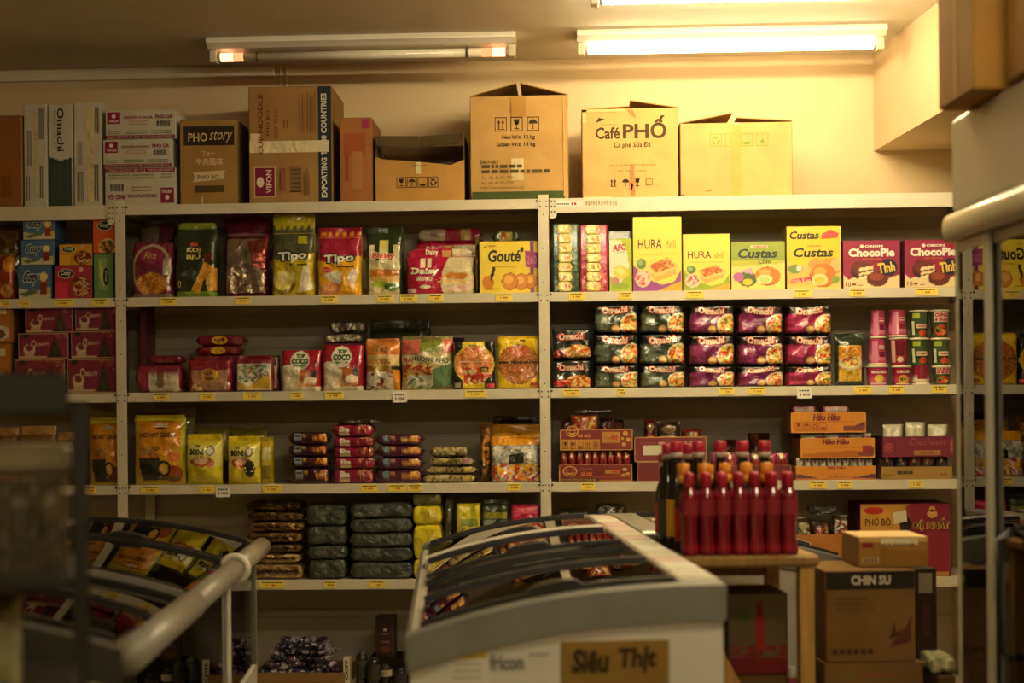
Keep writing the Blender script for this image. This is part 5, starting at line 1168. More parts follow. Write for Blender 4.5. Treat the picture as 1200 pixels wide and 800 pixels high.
# the upper carton rests on the walls of a low divider board standing in the lower carton
def riser(o, top, label):
    w = max(v.co.x for v in o.data.vertices)*2-.012
    mb = MB(); h = top-o.location.z-.0055
    mb.cbox(-w/2, w/2, -.06, .09, 0, h, .002, '#6c4a2c')
    q = mb.build('inner_carton', CARTON); q.location = (o.location.x, o.location.y, o.location.z+.005); TOP[q.name] = h
    return tag(q, label, 'box', 'inner cartons inside the display cartons')
rz_ = riser(a, U(697, 528.3, .02)[1], 'plain inner carton inside the lower carved face carton')
b = traybox('maroon and gold display carton with care symbols, upper of the two', 655, 740.5, 504, DH, on=rz_, group=GH)
b.location.z = max(b.location.z, a.location.z+zr+.004)
palN = ['#7c2c20', '#c8742c', '#5c2c18', '#8c3420']
zb = b.location.z+.005
for i, (x0, x1, yt, yy, wh) in enumerate(((657, 668, 492, .10, 0), (668, 700, 486, .06, 1), (702, 717, 490, .11, 0), (718, 730, 492, .12, 0))):
    D = [['#3c1c18', '#8c3c20', '#4c2018', '#3c1c18'][i], ('s', ('r', .1, .3, .9, .95), ['#d8b048', '#c85a28', '#e8cc70', '#7c2418', '#a84020'] if wh else ['#4c2018', '#7c2c20', '#3c1814'], .012, i)]
    item(pouch, 'snack_packet', ['dark noodle packet at the left in the upper carved face carton', 'colourful noodle packet in the upper carved face carton', 'dark brown packet right of the colourful one in the upper carton', 'dark packet at the right end of the upper carton'][i], 'packet', x0, x1, yt, zb, D, Y=yy, d=.035, seed=i+3)
q = item(bar, 'snack_packet', 'dark packet lying across the tops of the packets in the upper carton', 'packet', 668, 720, 480, U(690, 486, .10)[1]+.006, ['#32221a', ('r', .4, .4, .85, .7, '#8c7c6c')], Y=.06, d=.07, seed=5)
c0 = traybox('maroon carton mostly hidden behind the sauce bottles, under the plain maroon one', 745, 822, 541, ['#6c2428', ('q', frame(0, 0, 1, 1, .01, .03), '#a87c48')], base=Lv, solid=True)
c1 = traybox('plain maroon carton with a pale sticker, behind the sauce bottles', 742, 827, 511.5, ['#74232c', ('q', frame(0, 0, 1, 1, .012, .04), '#b88c50'), ('r', .12, .28, .40, .65, '#cfc8ac'), ('T', 'THUC PHAM', .08, .72, .3, .78, '#a05c54'), ('q', [disc(.38, .74, .05, .06)], '#b88c80'), icon('hand', .60, .70, .66, .86, '#d8c0a0', False), icon('glass', .68, .70, .74, .86, '#d8c0a0', False), icon('umb', .76, .70, .82, .86, '#d8c0a0', False), icon('rec', .86, .70, .92, .86, '#d8c0a0', False)], on=c0)
zb = c1.location.z+.005
for i, (x0, x1, yt) in enumerate(((754, 768, 491), (769, 797, 494), (798, 822, 502))):
    item(pouch, 'snack_packet', ['dark red packet at the left in the plain maroon carton', 'dark packet with a cream patch in the plain maroon carton', 'low red and brown packet at the right in the plain maroon carton'][i], 'packet', x0, x1, yt, zb, [['#5c1c18', '#3c2018', '#6c241c'][i], ('r', .1, .30, .75, .62, ['#7c2c20', '#d8cc70', '#8c4024'][i]), ('e', .5, .8, .3, .1, '#7c5c2c')], Y=.07, d=.05, seed=i+4)
c2 = traybox('low maroon carton of pink packets behind the rear sauce bottles', 832, 926, 545, ['#6c2430', ('q', frame(0, 0, 1, 1, .01, .03), '#a87c48')], base=Lv)
fill_tray(c2, 6, mkp(['#a84868', '#8c3450', '#b06078', '#5c2c34']), U(880, 532, .05)[1]-c2.location.z, 'pink packet standing in the low carton behind the sauce bottles', 'packet', 'pink packets behind the sauce bottles', rowsY=(-.08, -.02), seed=4)
for i, (x0, x1, yt) in enumerate(((838, 872, 515), (876, 902, 507))):
    item(pouch, 'snack_packet', ['dark brown packet standing at the back behind the sauce bottles', 'dark packet with a raised corner at the back behind the sauce bottles'][i], 'packet', x0, x1, yt, Lv, ['#4c2820', ('s', ('r', .1, .5, .9, 1), ['#5c2c20', '#8c4c34', '#4c2018'], .014, i)], Y=.28, d=.06, seed=i+3)
HR = '#c87c24'
def hao(seed, u0=.3, v0=.62, u1=.66, v1=.95, ic=False, wide=True):
    D = ['#cc8428', ('p', [(.70, .12), (1, .55), (1, .12)], '#6c3038'), ('r', .70, .08, .98, .34, '#7c3c38'), ('T', 'Hảo Hảo', u0, v0, u1, v1, '#6c1c34', {'b': .05, 'sh': .15}), ('T', 'MÌ TÔM CHUA CAY', .5, .5, .86, .58, '#7c3c2c'), ('q', frame(0, 0, 1, 1, .012, .03), '#dca050')]
    if ic: D += [icon(k, .05+.11*i, .12, .145+.11*i, .52, '#a03420') for i, k in enumerate(('glass', 'umb', 'rec', 'hand'))]
    return D
GHH = 'orange noodle display cartons'
D3 = ['#cc8428', ('p', [(0, .12), (0, .48), (.30, .12)], '#58304c'), ('p', [(.68, .12), (1, .45), (1, .12)], '#58304c'), ('r', 0, 0, 1, .12, '#b8742c'), ('T', 'Hảo Hảo', .40, .80, .62, .98, '#8c2430', {'b': .05}), ('T', 'MÌ TÔM CHUA CAY', .42, .18, .70, .28, '#4c2420', {'b': .02}), ('T', 'thùng 30 gói', .30, .40, .58, .48, '#8c5420')]
a = traybox('orange noodle carton with white packets in a row, bottom of the stack of three', 931, 1025, 546, D3, base=Lv, side='#a8642c', group=GHH)
zr = U(978, 537.5, .02)[1]-a.location.z
fill_tray(a, 10, mkp(['#cfcab4', '#c4bfa8'], '#d8d0b8'), zr-.004, 'white packet end in the row inside the bottom orange carton', 'packet', 'white packets in the bottom orange carton', rowsY=(-.09,), seed=2)
ra = riser(a, U(978, 537.6, .02)[1], 'plain inner carton inside the bottom orange carton')
b = traybox('orange noodle carton in the middle of the stack of three', 937, 1024, 514, hao(2, .30, .68, .66, .96)+[('r', .84, .28, .96, .62, '#8c2c2c'), ('p', [(0, .05), (.8, .05), (.75, .4), (0, .2)], '#a8601c')], on=ra, side='#a8642c', group=GHH)
b.location.z = max(b.location.z, a.location.z+zr+.003)
zr = U(980, 507.5, .02)[1]-b.location.z
def mkw(k, w, h): return pouch('noodle_packet', w, h, .04, ['#d0cbb4', ('r', .55, .1, .95, .9, '#b04c80'), ('r', .1, .3, .5, .6, '#dcd8c4')], seed=k+2, amp=.003)
fill_tray(b, 3, mkw, zr-.004, ['white and pink noodle packet at the left in the middle orange carton', 'white and pink noodle packet in the centre of the middle orange carton', 'white and pink noodle packet at the right in the middle orange carton'], 'packet', 'white packets in the middle orange carton', name='noodle_packet', rowsY=(-.085,), seed=3)
rb = riser(b, U(980, 507.4, .02)[1], 'plain inner carton inside the middle orange carton')
c = traybox('orange noodle carton with four care symbols on top of the stack of three', 926, 1014, 483.5, hao(1, .30, .58, .66, .95, True), on=rb, side='#a8642c', group=GHH)
c.location.z = max(c.location.z, b.location.z+zr+.003)
for i, (x0, x1) in enumerate(((927, 957), (962, 996))):
    item(bar, 'noodle_packet', ['pink packet lying at the left end on top of the orange carton stack', 'pink and white packet lying at the right on top of the orange carton stack'][i], 'packet', x0, x1, 474.5, c.location.z+TOP[c.name]-.012, ['#b8506c', ('r', .1, .5, .9, .8, '#d8bcb0'), ('e', .6, .3, .3, .2, '#a02c48')], Y=.05, d=.10, seed=i+2)
a = traybox('plain brown carton with a dark stamp at right end of the third shelf', 1031.5, 1115, 546.5, ['#a07c40', ('T', 'MADE IN VIETNAM', .2, .88, .48, .96, '#5c4424'), ('q', [Q(.22, .42, .29, .66), Q(.30, .42, .37, .66), Q(.38, .42, .44, .66)], '#4c4028'), ('T', '4.8', .82, .32, .92, .48, '#5c4828', {'b': .03}), ('p', [(0, 0), (.2, .3), (.1, .5), (0, .4)], '#8c6830'), lines(.1, .72, .55, .8, 1, '#6c5430', 4)], base=Lv, side='#7c5c30')
zr = U(1072, 535.5, .02)[1]-a.location.z
fill_tray(a, 5, mkp(['#5c3c20', '#2c3448', '#7c2c28', '#8c4c24', '#3c3428'], '#4c3c34'), zr-.006, ['brown packet', 'navy packet', 'dark red packet', 'orange brown packet', 'grey brown packet'], 'packet', 'packets in the brown stamped carton', rowsY=(-.08,), seed=6)
for q in COL.objects:
    if q.get('group') == 'packets in the brown stamped carton': q['label'] = q['label']+' standing in the brown stamped carton by the fridge'
ra = riser(a, U(1072, 535.3, .02)[1], 'plain inner carton inside the brown stamped carton')
b = traybox('purple red carton with a gold sun and script, beside the orange cartons', 1033, 1116, 511, ['#74243a', ('o', .09, .45, .07, .22, .3, '#a8503c'), ('e', .09, .45, .03, .1, '#a8503c'), ('T', 'Chacheon', .38, .58, .88, .90, '#a05848', {'sh': .1}), ('q', [[(.44, .08), (.82, .08), (.82, .32), (.44, .32)]], '#a8743c'), ('T', 'Thịt Bằm', .52, .12, .74, .27, '#5c2820', {'b': .02}), ('r', .96, .2, 1, .8, '#a8503c')], on=ra, side='#541a2a')
zr = U(1072, 497, .05)[1]-b.location.z
fill_tray(b, 3, lambda k, w, h: pouch('noodle_packet', w*.92, h, .05, ['#c4bea0', ('r', .2, .2, .7, .9, '#d4cfb4'), ('r', .85, 0, 1, 1, '#8c7c68')], seed=k+5, amp=.004), zr, ['pale crumpled packet at the left in the purple red carton', 'pale crumpled packet in the centre of the purple red carton', 'pale crumpled packet at the right in the purple red carton'], 'packet', 'pale packets in the purple red carton', rowsY=(-.08,), seed=8)

# ================================================================== ROW 4
Lv = S[4]
prev = None
for i, yt in enumerate((660, 648, 637, 623, 611, 599, 587)):
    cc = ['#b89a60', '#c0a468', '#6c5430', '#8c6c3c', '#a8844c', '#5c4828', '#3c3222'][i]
    jx = random.uniform(-3, 3)
    prev = item(bar, 'coffee_pack', 'bronze vacuum coffee pack, %s in the tall bronze stack' % ['lowest', 'second from bottom', 'third from bottom', 'fourth from bottom', 'third from top', 'second from top', 'uppermost'][i], 'packet', 284+jx, 354+jx, yt, Lv, [cc, ('r', .1, .5, .9, .62, '#3c2c18'), ('r', .3, .1, .7, .3, '#d0b078' if i < 2 else '#7c6438')], d=.16, on=prev, seed=i, e=.4, mats=FOIL, group='bronze coffee packs', amp=.003)
for si, (x0, x1, ys, sd) in enumerate(((357, 404, (655, 639, 616, 591), 3), (406, 482, (658, 641, 624, 607, 589), 7))):
    prev = None
    for i, yt in enumerate(ys):
        nm = ['bottom', 'second from bottom', 'third from bottom', 'fourth from bottom', 'topmost'] if len(ys) == 5 else ['bottom', 'second from bottom', 'third from bottom', 'topmost']
        prev = item(bar, 'folded_pack', 'dark grey green folded pack, %s in the %s stack' % (nm[i], ['narrow', 'wide'][si]), 'packet', x0+random.uniform(-1, 1), x1+random.uniform(-1, 1), yt, Lv, ['#3c4036', ('p', [(0, .1), (.3, .6), (1, .2), (1, .1), (.3, .5)], '#565a4a'), ('r', .1, .7, .9, .78, '#2c3028')], d=.17, on=prev, seed=sd+i, e=.28, endw=.012, mats=SOFT, group='dark folded packs', amp=.004)
prev = None
for i, yt in enumerate((655, 614, 592, 578)):
    prev = item(bar, 'noodle_pack', 'lemon yellow pack, %s of the upright yellow pile by the dark stacks' % ['bottom', 'second', 'third', 'top'][i], 'packet', 480, 517, yt, Lv, ['#e0cc24' if i < 3 else '#6c6428', ('r', .1, .2, .8, .8, '#c8b424' if i < 3 else '#5c5424'), ('r', .6, .4, .9, .7, '#e8d868' if i < 3 else '#7c7434')], d=.15, on=prev, seed=i+3, e=.28, group='yellow pile on the fourth shelf')
item(pouch, 'noodle_pack', 'upright lemon yellow pack with green print standing beside the yellow pile', 'packet', 532, 561, 590, Lv, ['#d4c428', ('r', .2, .6, .9, .8, '#8ca040'), ('s', ('r', .2, .2, .9, .7), ['#dcd068', '#b8b83c', '#e0cc40', '#7c9438'], .015, 3)], d=.07, seed=4, shape='tub')
item(pouch, 'noodle_pack', 'dull olive pack in shade between the yellow packs', 'packet', 518, 531, 580, Lv, ['#4c4620', ('r', .2, .1, .6, .9, '#5c5628')], Y=.08, d=.08, seed=4)
item(pouch, 'noodle_pack', 'dark green pack behind the freezer, right of the printed yellow pack', 'packet', 563, 594, 585, Lv, ['#333c2c', ('r', .05, .80, .95, .88, '#8c8c2c'), ('s', ('r', .0, .70, 1, .78), ['#5c6c64', '#3c443c', '#8c948c'], .02, 2)], d=.08, seed=5, shape='tub', seal='#2c3428')
item(pouch, 'noodle_pack', 'bright crimson pack beside the middle post on the fourth shelf', 'packet', 596, 631, 591, Lv, ['#b81c40', ('p', [(0, .9), (1, 1), (1, .95), (0, .8)], '#d85068')], d=.08, seed=7, shape='tub')
item(bar, 'folded_pack', 'near black flat pack right of the middle post on the fourth shelf', 'packet', 646, 692, 596, Lv+.18, ['#2a281e', ('r', .3, .3, .8, .6, '#3c382a')], Y=.06, d=.15, seed=2)
item(pbox, 'carton', 'plain dark carton on the fourth shelf under the near black flat packs', 'box', 646, 740, 628, Lv, ['#3c3020'], Y=.05, d=.25, side='#2c2418', mats=CARTON)
bx = [x for x in COL.objects if x.name.startswith('carton')][-1]
fp = [x for x in COL.objects if x.name.startswith('folded_pack')][-1]
fp.location.z = bx.location.z+TOP[bx.name]+.0008
item(bar, 'folded_pack', 'crumpled brown black pack leaning up right of the near black flat pack', 'packet', 694, 736, 590, bx.location.z+TOP[bx.name], ['#3a3018', ('r', .3, .3, .9, .6, '#5c4c20')], Y=.07, d=.14, seed=6, amp=.005)
# right end of the fourth shelf
bt = traybox('low orange carton of snack bags beside the yellow and maroon noodle soup carton', 928, 1002, 626, ['#a8682c', ('p', [(.2, .2), (.6, .6), (.9, .3), (.8, .1)], '#c07c28'), ('e', .85, .5, .1, .25, '#7c3c20')], base=Lv, side='#7c4c20')
for i, (x0, x1, yt) in enumerate(((926, 943, 606), (945, 966, 611), (968, 988, 604))):
    item(pouch, 'snack_bag', ['pale patterned snack bag at the left in the low orange carton', 'red patterned snack bag in the middle of the low orange carton', 'white and red patterned snack bag at the right in the low orange carton'][i], 'snack bag', x0+6, x1+6, yt, bt.location.z+.005, ['#4c3824', ('s', ('r', .1, .2, .9, .9), [['#b8a878', '#5c4828', '#c8b888'], ['#8c2c20', '#c89450', '#5c2018'], ['#a83424', '#d8ccb0', '#6c2c20']][i], .010, i)], Y=.07, d=.06, seed=i+2, amp=.004)
item(bar, 'snack_bag', 'black glossy snack bag lying on top of the patterned snack bags', 'snack bag', 944, 982, 592, U(960, 604, .08)[1]+.004, ['#1f1d18', ('r', .4, .4, .8, .6, '#4c4c44')], Y=.06, d=.08, seed=3, amp=.006)
D = ['#c08c3c', ('p', [(.30, 0), (.56, 0), (.60, 1), (.52, 1)], '#8c3c30'), ('r', .56, 0, 1, 1, '#842838'), ('q', [disc(.15, .91, .11, .05)], '#a83028'), ('T', 'PHỞ BÒ', .05, .70, .34, .83, '#5c3418', {'b': .02}), ('q', [disc(.50, .72, .065, .11)], '#2c241c'), ('q', [[(.37, .72), (.52, .76), (.51, .92), (.36, .88)]], '#d0c4a0'), ('T', 'ĐỆ NHẤT', .60, .64, .98, .79, '#4c3414', {'o': '#c8a050', 'b': .02}), ('q', [disc(.8, .86, .06, .06), disc(.8, .93, .035, .04)], '#c8944c'), ('q', [Q(.7, .0, .98, .06)], '#b07c3c'), lines(.05, .25, .3, .42, 2, '#8c5c28', 3)]
item(pbox, 'noodle_soup_carton', 'yellow and maroon noodle soup carton at the right end of the fourth shelf', 'box', 1006, 1112, 590, Lv, D, d=.26, side='#6c2430', mats=CARTON, Y=.03)
# ================================================================== ROW 5
Lv = S[5]
bt = traybox('open brown carton heaped with wrapped sweets on the bottom shelf', 292, 400, 788, ['#8a6434', ('r', .1, .3, .9, .5, '#7c562a')], base=Lv, side='#7c5a30', d=.30)
bt2 = bt
r = random.Random(5)
ctr = bt.location
n = 0
pal = [('#3c2c50', 'violet'), ('#2c2430', 'dark'), ('#5c3450', 'mauve'), ('#a898a4', 'pale lilac'), ('#28304c', 'navy')]
protos = []
for k, (c0, nm) in enumerate(pal):
    q = bar('wrapped_sweet', .062, .022, .045, [c0, ('s', ('r', .1, .1, .9, .9), [c0, '#746a78', '#1c1820', c0, '#8c8090'], .012, k)], seed=k, e=.8, endw=.12, amp=.002); protos.append(q)
core = MB(); core.cbox(-.165, .165, -.06, .11, 0, .06, .02, '#2a2230')
q = core.build('sweet_bag', SOFT); q.location = (ctr.x, ctr.y, ctr.z+.006); tag(q, 'dark sack of sweets filling the middle of the heaped carton', 'bag')
used = [False]*5
hb = TOP[bt.name]
for layer in range(5):
    for ix in range(9-layer):
        for iy in range(3 if layer < 4 else 2):
            if layer < 2 and iy > 0: continue
            k = r.randrange(5) if not (layer > 1 and ix > 5-layer//3) else 3
            x = ctr.x-.165+(ix+.5+layer*.5)*.037+r.uniform(-.006, .006)
            y = ctr.y-.106+iy*.07+r.uniform(-.008, .008)
            z = ctr.z+.072+layer*.028+r.uniform(0, .004)-(.0 if iy else .012)
            if not used[k]: o = protos[k]; used[k] = True
            else: o = dup(protos[k], (0, 0, 0))
            o.location = (x, y, z)
            o.rotation_euler = (r.uniform(-.5, .5), r.uniform(-.35, .35), r.uniform(-.8, .8))
            tag(o, pal[k][1]+' foil wrapped sweet heaped in the brown carton on the bottom shelf', 'sweet', pal[k][1]+' wrapped sweets in the bottom carton')
D = ['#2c1c1a', ('r', .1, .1, .9, .9, '#3a1e1e'), ('q', [Q(.40, .64, .58, .72)], '#c8b8a0'), ('T', 'ROBUSTA', .3, .56, .7, .60, '#b89c84'), ('T', 'COFFEE', .3, .36, .7, .41, '#b89c84'), ('e', .5, .2, .3, .08, '#6c3c20'), ('r', .85, .1, .95, .9, '#5c2024')]
pl = item(pbox, 'drink_carton', 'plain dark carton on the bottom shelf under the tall coffee box', 'box', 428, 486, 772, Lv, ['#2c2016'], Y=.14, d=.2, side='#221810', mats=CARTON)
item(pbox, 'coffee_box', 'tall dark red and black coffee box standing on the bottom shelf', 'box', 437, 460, 721.5, Lv, D, Y=.16, d=.07, on=pl, side='#1c1414')
def bottle(name, prof, segs=24, label=None, mats=None, cap=None, capcol='#1c1c1a', lab=None, ring=None):
    mb = MB(); mb.lathe(prof, seg=segs, col='#ffffff')
    o = mb.build(name, mats or GLOSSP)
    TOP[o.name] = max(p[1] for p in prof)
    if cap:
        c = MB(); c.lathe(cap, seg=segs, col=capcol); c.build('cap', PLASTIC, o); TOP[o.name] = max(p[1] for p in cap)
    if ring: MB().lathe(ring[0], seg=segs, col=ring[1]).build('neck_ring', PLASTIC, o)
    if lab: MB().lathe(lab[0], seg=segs, col=lab[1]).build('bottle_label', PAPER, o)
    return o
K = '#1f1e1a'
o = None
for i, (px, yt, cc, nm) in enumerate(((424, 764, K, 'black spray can with a pale slanted name'), (439, 768, '#24241e', 'second black can, right of the pale lettered one'), (452, 778, '#2c2a20', 'short dark bottle with a pale label below the coffee box'), (470, 782, '#221e22', 'dark rounded bottle right of the labelled one'))):
    x, zt = U(px, yt, .09); h = zt-Lv-.001; r_ = .027
    o = bottle('drink_can', [(0, 0, cc), (r_*.9, 0, cc), (r_, .006, cc), (r_, h*.86, cc), (r_*.8, h*.93, cc), (r_*.5, h*.95, cc)], cap=[(r_*.52, h*.945), (r_*.52, h), (0, h)], capcol='#34332c',
               lab=([(r_+.0006, h*(.3+.2*(i == 2))), (r_+.0006, h*.78)], ['#3a382e', '#2e2d26', '#b8ae90', '#3c3038'][i]))
    o.location = (x, .09-.03*(i % 2), Lv+.0006); tag(o, nm+' on the bottom shelf', 'can', None)
x, zt = U(404, 790, .06)
o = pbox('small_box', .030, .135, .05, ['#d0c8b0', ('T', 'COFF', .25, .3, .75, .95, '#2c2a24', {'vert': 1, 'b': .04})], side='#a89c80'); o.location = (x+.012, .06, Lv+.0006); o.location.z = Lv+.0006
tag(o, 'slim white box with black vertical letters between the sweets and the cans', 'box')
# ================================================================== FOREGROUND
# --- chest freezers with sliding curved glass lids
def arch(W_, s, zl, zh): return zl+(zh-zl)*(1-(1-s)**2.3)
def freezer(label, nearlow, nearhigh, rz, Ln, Wd, zl, zh, mirror=False, glass_side=False, sign=False, seed=1, pal=None, bars_at=None, nlids=2):
    """origin: near low corner on the floor; +x runs to the high side (mirror: -x), +y away from the viewer"""
    t = empty('chest_freezer', (nearlow[0], nearlow[1], 0), rz, label, 'freezer', 'chest freezers')
    sx = -1 if mirror else 1
    def X(x): return sx*x
    GREY = '#8f8f86'; WH_ = '#d5d1c2'; DK = '#161512'
    def bx(mb, x0, x1, *a, **k):
        q0, q1 = sorted((X(x0), X(x1))); return mb.cbox(q0, q1, *a, **k)
    # cabinet
    mb = MB()
    th = .045; zt = zl-.07; zh2 = zh-.07
    if glass_side:
        bx(mb, .0, th, .03, Ln-.03, .05, .30, .004, WH_)
    else:
        bx(mb, .0, th, .03, Ln-.03, .05, zt, .004, WH_)
    bx(mb, Wd-th, Wd, .03, Ln-.03, .05, zh2, .004, WH_)
    bx(mb, th+.001, Wd-th-.001, .03, Ln-.03, .05, .14, .004, '#b8b4a4')
    n = 18
    for y0, y1 in ((0.0, .045), (Ln-.045, Ln)):
        pts = [(X(0), .05)]+[(X(Wd*i/n), arch(Wd, i/n, zt, zh2)) for i in range(n+1)]+[(X(Wd), .05)]
        mb.prism(pts, y0, y1, WH_)
    bx(mb, .03, Wd-.03, .04, Ln-.04, .0, .049, .004, DK)
    mb.build('cabinet', STEEL, t)
    # grey moulded end caps following the arch
    for y0, y1 in ((-.012, .06), (Ln-.06, Ln+.012)):
        mb = MB(); pts = []
        for i in range(n+1): pts.append((X(-.006+(Wd+.012)*i/n), arch(Wd, i/n, zl, zh)))
        for i in range(n, -1, -1): pts.append((X(-.006+(Wd+.012)*i/n), arch(Wd, i/n, zl, zh)-.075))
        mb.prism(pts, y0, y1, '#3b3a34' if glass_side else '#74746b', smooth=False); mb.build('end_cap', RUBBER, t)
    # side rails
    mb = MB()
    if mirror and glass_side:
        mb.tube([(X(-.02), .0, zl-.015), (X(-.02), Ln*.33, zl-.015)], .036, '#8f8a7c', seg=18)
        mb.tube([(X(-.02), Ln*.335, zl-.015), (X(-.02), Ln*.66, zl-.015)], .034, '#8f8a7c', seg=18)
        mb.tube([(X(-.02), Ln*.70, zl-.015), (X(-.02), Ln, zl-.015)], .034, '#98917f', seg=18)
    else:
        bx(mb, -.012, .05, .06, Ln-.06, zl-.075, zl-.012, .012, '#b4b0a0')
    mb.build('front_rail', PLASTIC, t)
    mb = MB(); bx(mb, Wd-.085, Wd+.008, .06, Ln-.06, zh-.08, zh+.004, .004, '#b9b5a5')
    mb.build('rear_rail', METAL, t)
    if not mirror:
        # clear strip of paper labels on the outer slope of the high rail
        mb = MB(); r = random.Random(seed+4); y = .10
        while y < Ln-.25:
            k = r.uniform(.09, .2)
            mb.box(Wd-.075, Wd, y, y+k, zh+.0042, zh+.0056, r.choice(['#cfc6ad', '#c8a8a0', '#d4cdb8', '#bfb69c', '#c9b2a6'])); y += k+.006
        mb.build('label_strip', PAPER, t)
    if glass_side:
        mb = MB(); bx(mb, .006, .012, .06, Ln-.06, .31, zl-.06, .001, '#ffffff'); mb.build('side_glass', GLASS, t)
        mb = MB(); yy = Ln*.68
        bx(mb, -.006, .022, yy-.022, yy+.022, .05, zl-.05, .006, '#d6d0be')
        mb.build('side_post', STEEL, t)
        mb = MB()
        pts = [(X(-.02)+.040*math.cos(a), yy, zl-.015+.040*math.sin(a)) for a in [i*math.pi/10 for i in range(21)]]
        mb.tube(pts, .012, '#dcd6c4', seg=10, cap=False); mb.build('rail_clamp', STEEL, t)
        for yv in (.03, Ln-.05):
            mb = MB(); bx(mb, -.002, .02, yv, yv+.03, .30, zl-.06, .003, '#8a8880'); mb.build('corner_post', METAL, t)
    # white centre bridge and lids
    def arcbar(mb, y0, y1, dz0, dz1, col, s0=.02, s1=.865, m=18):
        pts = []
        for i in range(m+1):
            s = s0+(s1-s0)*i/m; pts.append((X(Wd*s), arch(Wd, s, zl, zh)+dz1))
        for i in range(m, -1, -1):
            s = s0+(s1-s0)*i/m; pts.append((X(Wd*s), arch(Wd, s, zl, zh)+dz0))
        mb.prism(pts, y0, y1, col)
    for fy, hw in bars_at or [(.80, .03)]:
        mb = MB(); arcbar(mb, fy*Ln-hw, fy*Ln+hw, -.03, .012 if not glass_side else .007, '#d8d3c4' if not glass_side else '#8a867a'); mb.build('bridge', STEEL, t)
    edges = [.062, *[fy*Ln for fy, hw in (bars_at or [(.80, .03)])], Ln-.062]
    hws = [0, *[hw for fy, hw in (bars_at or [(.80, .03)])], 0]
    for q in range(len(edges)-1):
        a, b = edges[q]+hws[q]+.004, edges[q+1]-hws[q+1]-.004
        k = max(1, round((b-a)/.52))
        for j in range(k):
            y0, y1 = a+(b-a)*j/k+.002, a+(b-a)*(j+1)/k-.002
            up = .006 if j % 2 == 0 else -.012
            g = MB(); m_ = 18; V = []
            for dz in (up, up+.004):
                for yv in (y0+.02, y1-.02):
                    for i in range(m_+1):
                        s = .04+.82*i/m_; V.append((X(Wd*s), yv, arch(Wd, s, zl, zh)+dz-.008))
            fs = []; M1 = m_+1
            for i in range(m_):
                fs += [(i, i+1, M1+i+1, M1+i), (2*M1+i, 3*M1+i, 3*M1+i+1, 2*M1+i+1)]
            g.add(V, fs, '#ffffff', 0, True); lid = g.build('glass_lid', LIDGLASS, t)
            for ya_, yb_ in ((y0, y0+.020), (y1-.020, y1)):
                f = MB(); arcbar(f, ya_, yb_, up-.006, up+.005, DK, .035, .862); f.build('lid_frame', RUBBER, lid)
            h = MB()
            hp = []; s0, s1 = .38, .56
            for i in range(9):
                s = s0+(s1-s0)*i/8; hp.append((X(Wd*s), arch(Wd, s, zl, zh)+up+.006+.013*math.sin(math.pi*min(1, max(0, i/8)))**.35))
            for i in range(8, -1, -1):
                s = s0+(s1-s0)*i/8; hp.append((X(Wd*s), arch(Wd, s, zl, zh)+up+.0062))
            h.prism(hp, y0+.002, y0+.042, '#141310'); h.build('lid_handle', RUBBER, lid)
    if sign:
        px0, px1, py0 = 657, 784, 751
        inv = t.matrix_basis.inverted()
        def loc(px, py):          # point on the near end face
            r_ = ray(px, py); nrm = Matrix.Rotation(rz, 3, 'Z') @ Vector((0, 1, 0))
            k = (Vector((nearlow[0], nearlow[1], 0))-EYE).dot(nrm)/r_.dot(nrm)
            p = EYE+r_*k; d = p-Vector((nearlow[0], nearlow[1], 0))
            ex = Matrix.Rotation(rz, 3, 'Z') @ Vector((1, 0, 0))
            return d.dot(ex), p.z
        xa, zt_ = loc(657, 751); xb, _ = loc(784, 751)
        w, h = xb-xa, .20
        mb = MB(); mb.cbox(xa, xb, -.004, -.0005, zt_-h, zt_, .001, '#8c6c30')
        def sf(u, v, e):
            u = np.asarray(u, float); v = np.asarray(v, float)
            return np.stack([xa+u*w, np.full(u.shape, -.0042-e), zt_-h+v*h], -1)
        decals(mb, [0, ('T', 'Siêu', .10, .66, .44, .92, '#3a3018', {'b': .05, 'sh': .1}), ('T', 'Thịt', .52, .66, .88, .94, '#3a3018', {'b': .05, 'sh': .1}), ('T', 'Đông Lạnh', .12, .25, .86, .52, '#3a3018', {'b': .05})], sf, w, h)
        s_ = mb.build('cardboard_sign', CARTON); s_.matrix_basis = t.matrix_basis.copy()
        tag(s_, 'brown cardboard sign with hand written black words taped to the near freezer end', 'sign')
        xa2, z1 = loc(525, 763); xb2, _ = loc(570, 763); w2, h2 = xb2-xa2, .085
        mb = MB(); mb.cbox(xa2, xb2, -.0032, -.0005, z1-h2, z1, .0004, '#d9d5c6'); mb.box(xa2, xb2, -.0036, -.0032, z1-.016, z1, '#c8b43c'); mb.box(xa2, xb2, -.0036, -.0032, z1-h2, z1-h2+.016, '#c8b43c')
        for i in range(3): mb.box(xa2+.008, xb2-.010, -.0036, -.0032, z1-.03-i*.014, z1-.024-i*.014, '#b0aea0')
        mb.build('notice_sticker', PAPER, t)
        xc, zc = loc(572, 768); xd, _ = loc(652, 768)
        mb = MB()
        def sf2(u, v, e):
            u = np.asarray(u, float); v = np.asarray(v, float)
            return np.stack([xc+u*(xd-xc), np.full(u.shape, -.0006-e), zc-.04+v*.05], -1)
        decals(mb, [0, ('T', 'fricon', .02, .15, .52, .85, '#6b6a62', {'b': .04}), lines(.6, .7, .98, .95, 1, '#9a988c', 2)], sf2, xd-xc, .05)
        mb.build('printed_name', PLASTIC, t)
    bpy.context.view_layer.update()
    return t
def to_world(t, x, y, z):
    return t.matrix_basis @ Vector((x, y, z))
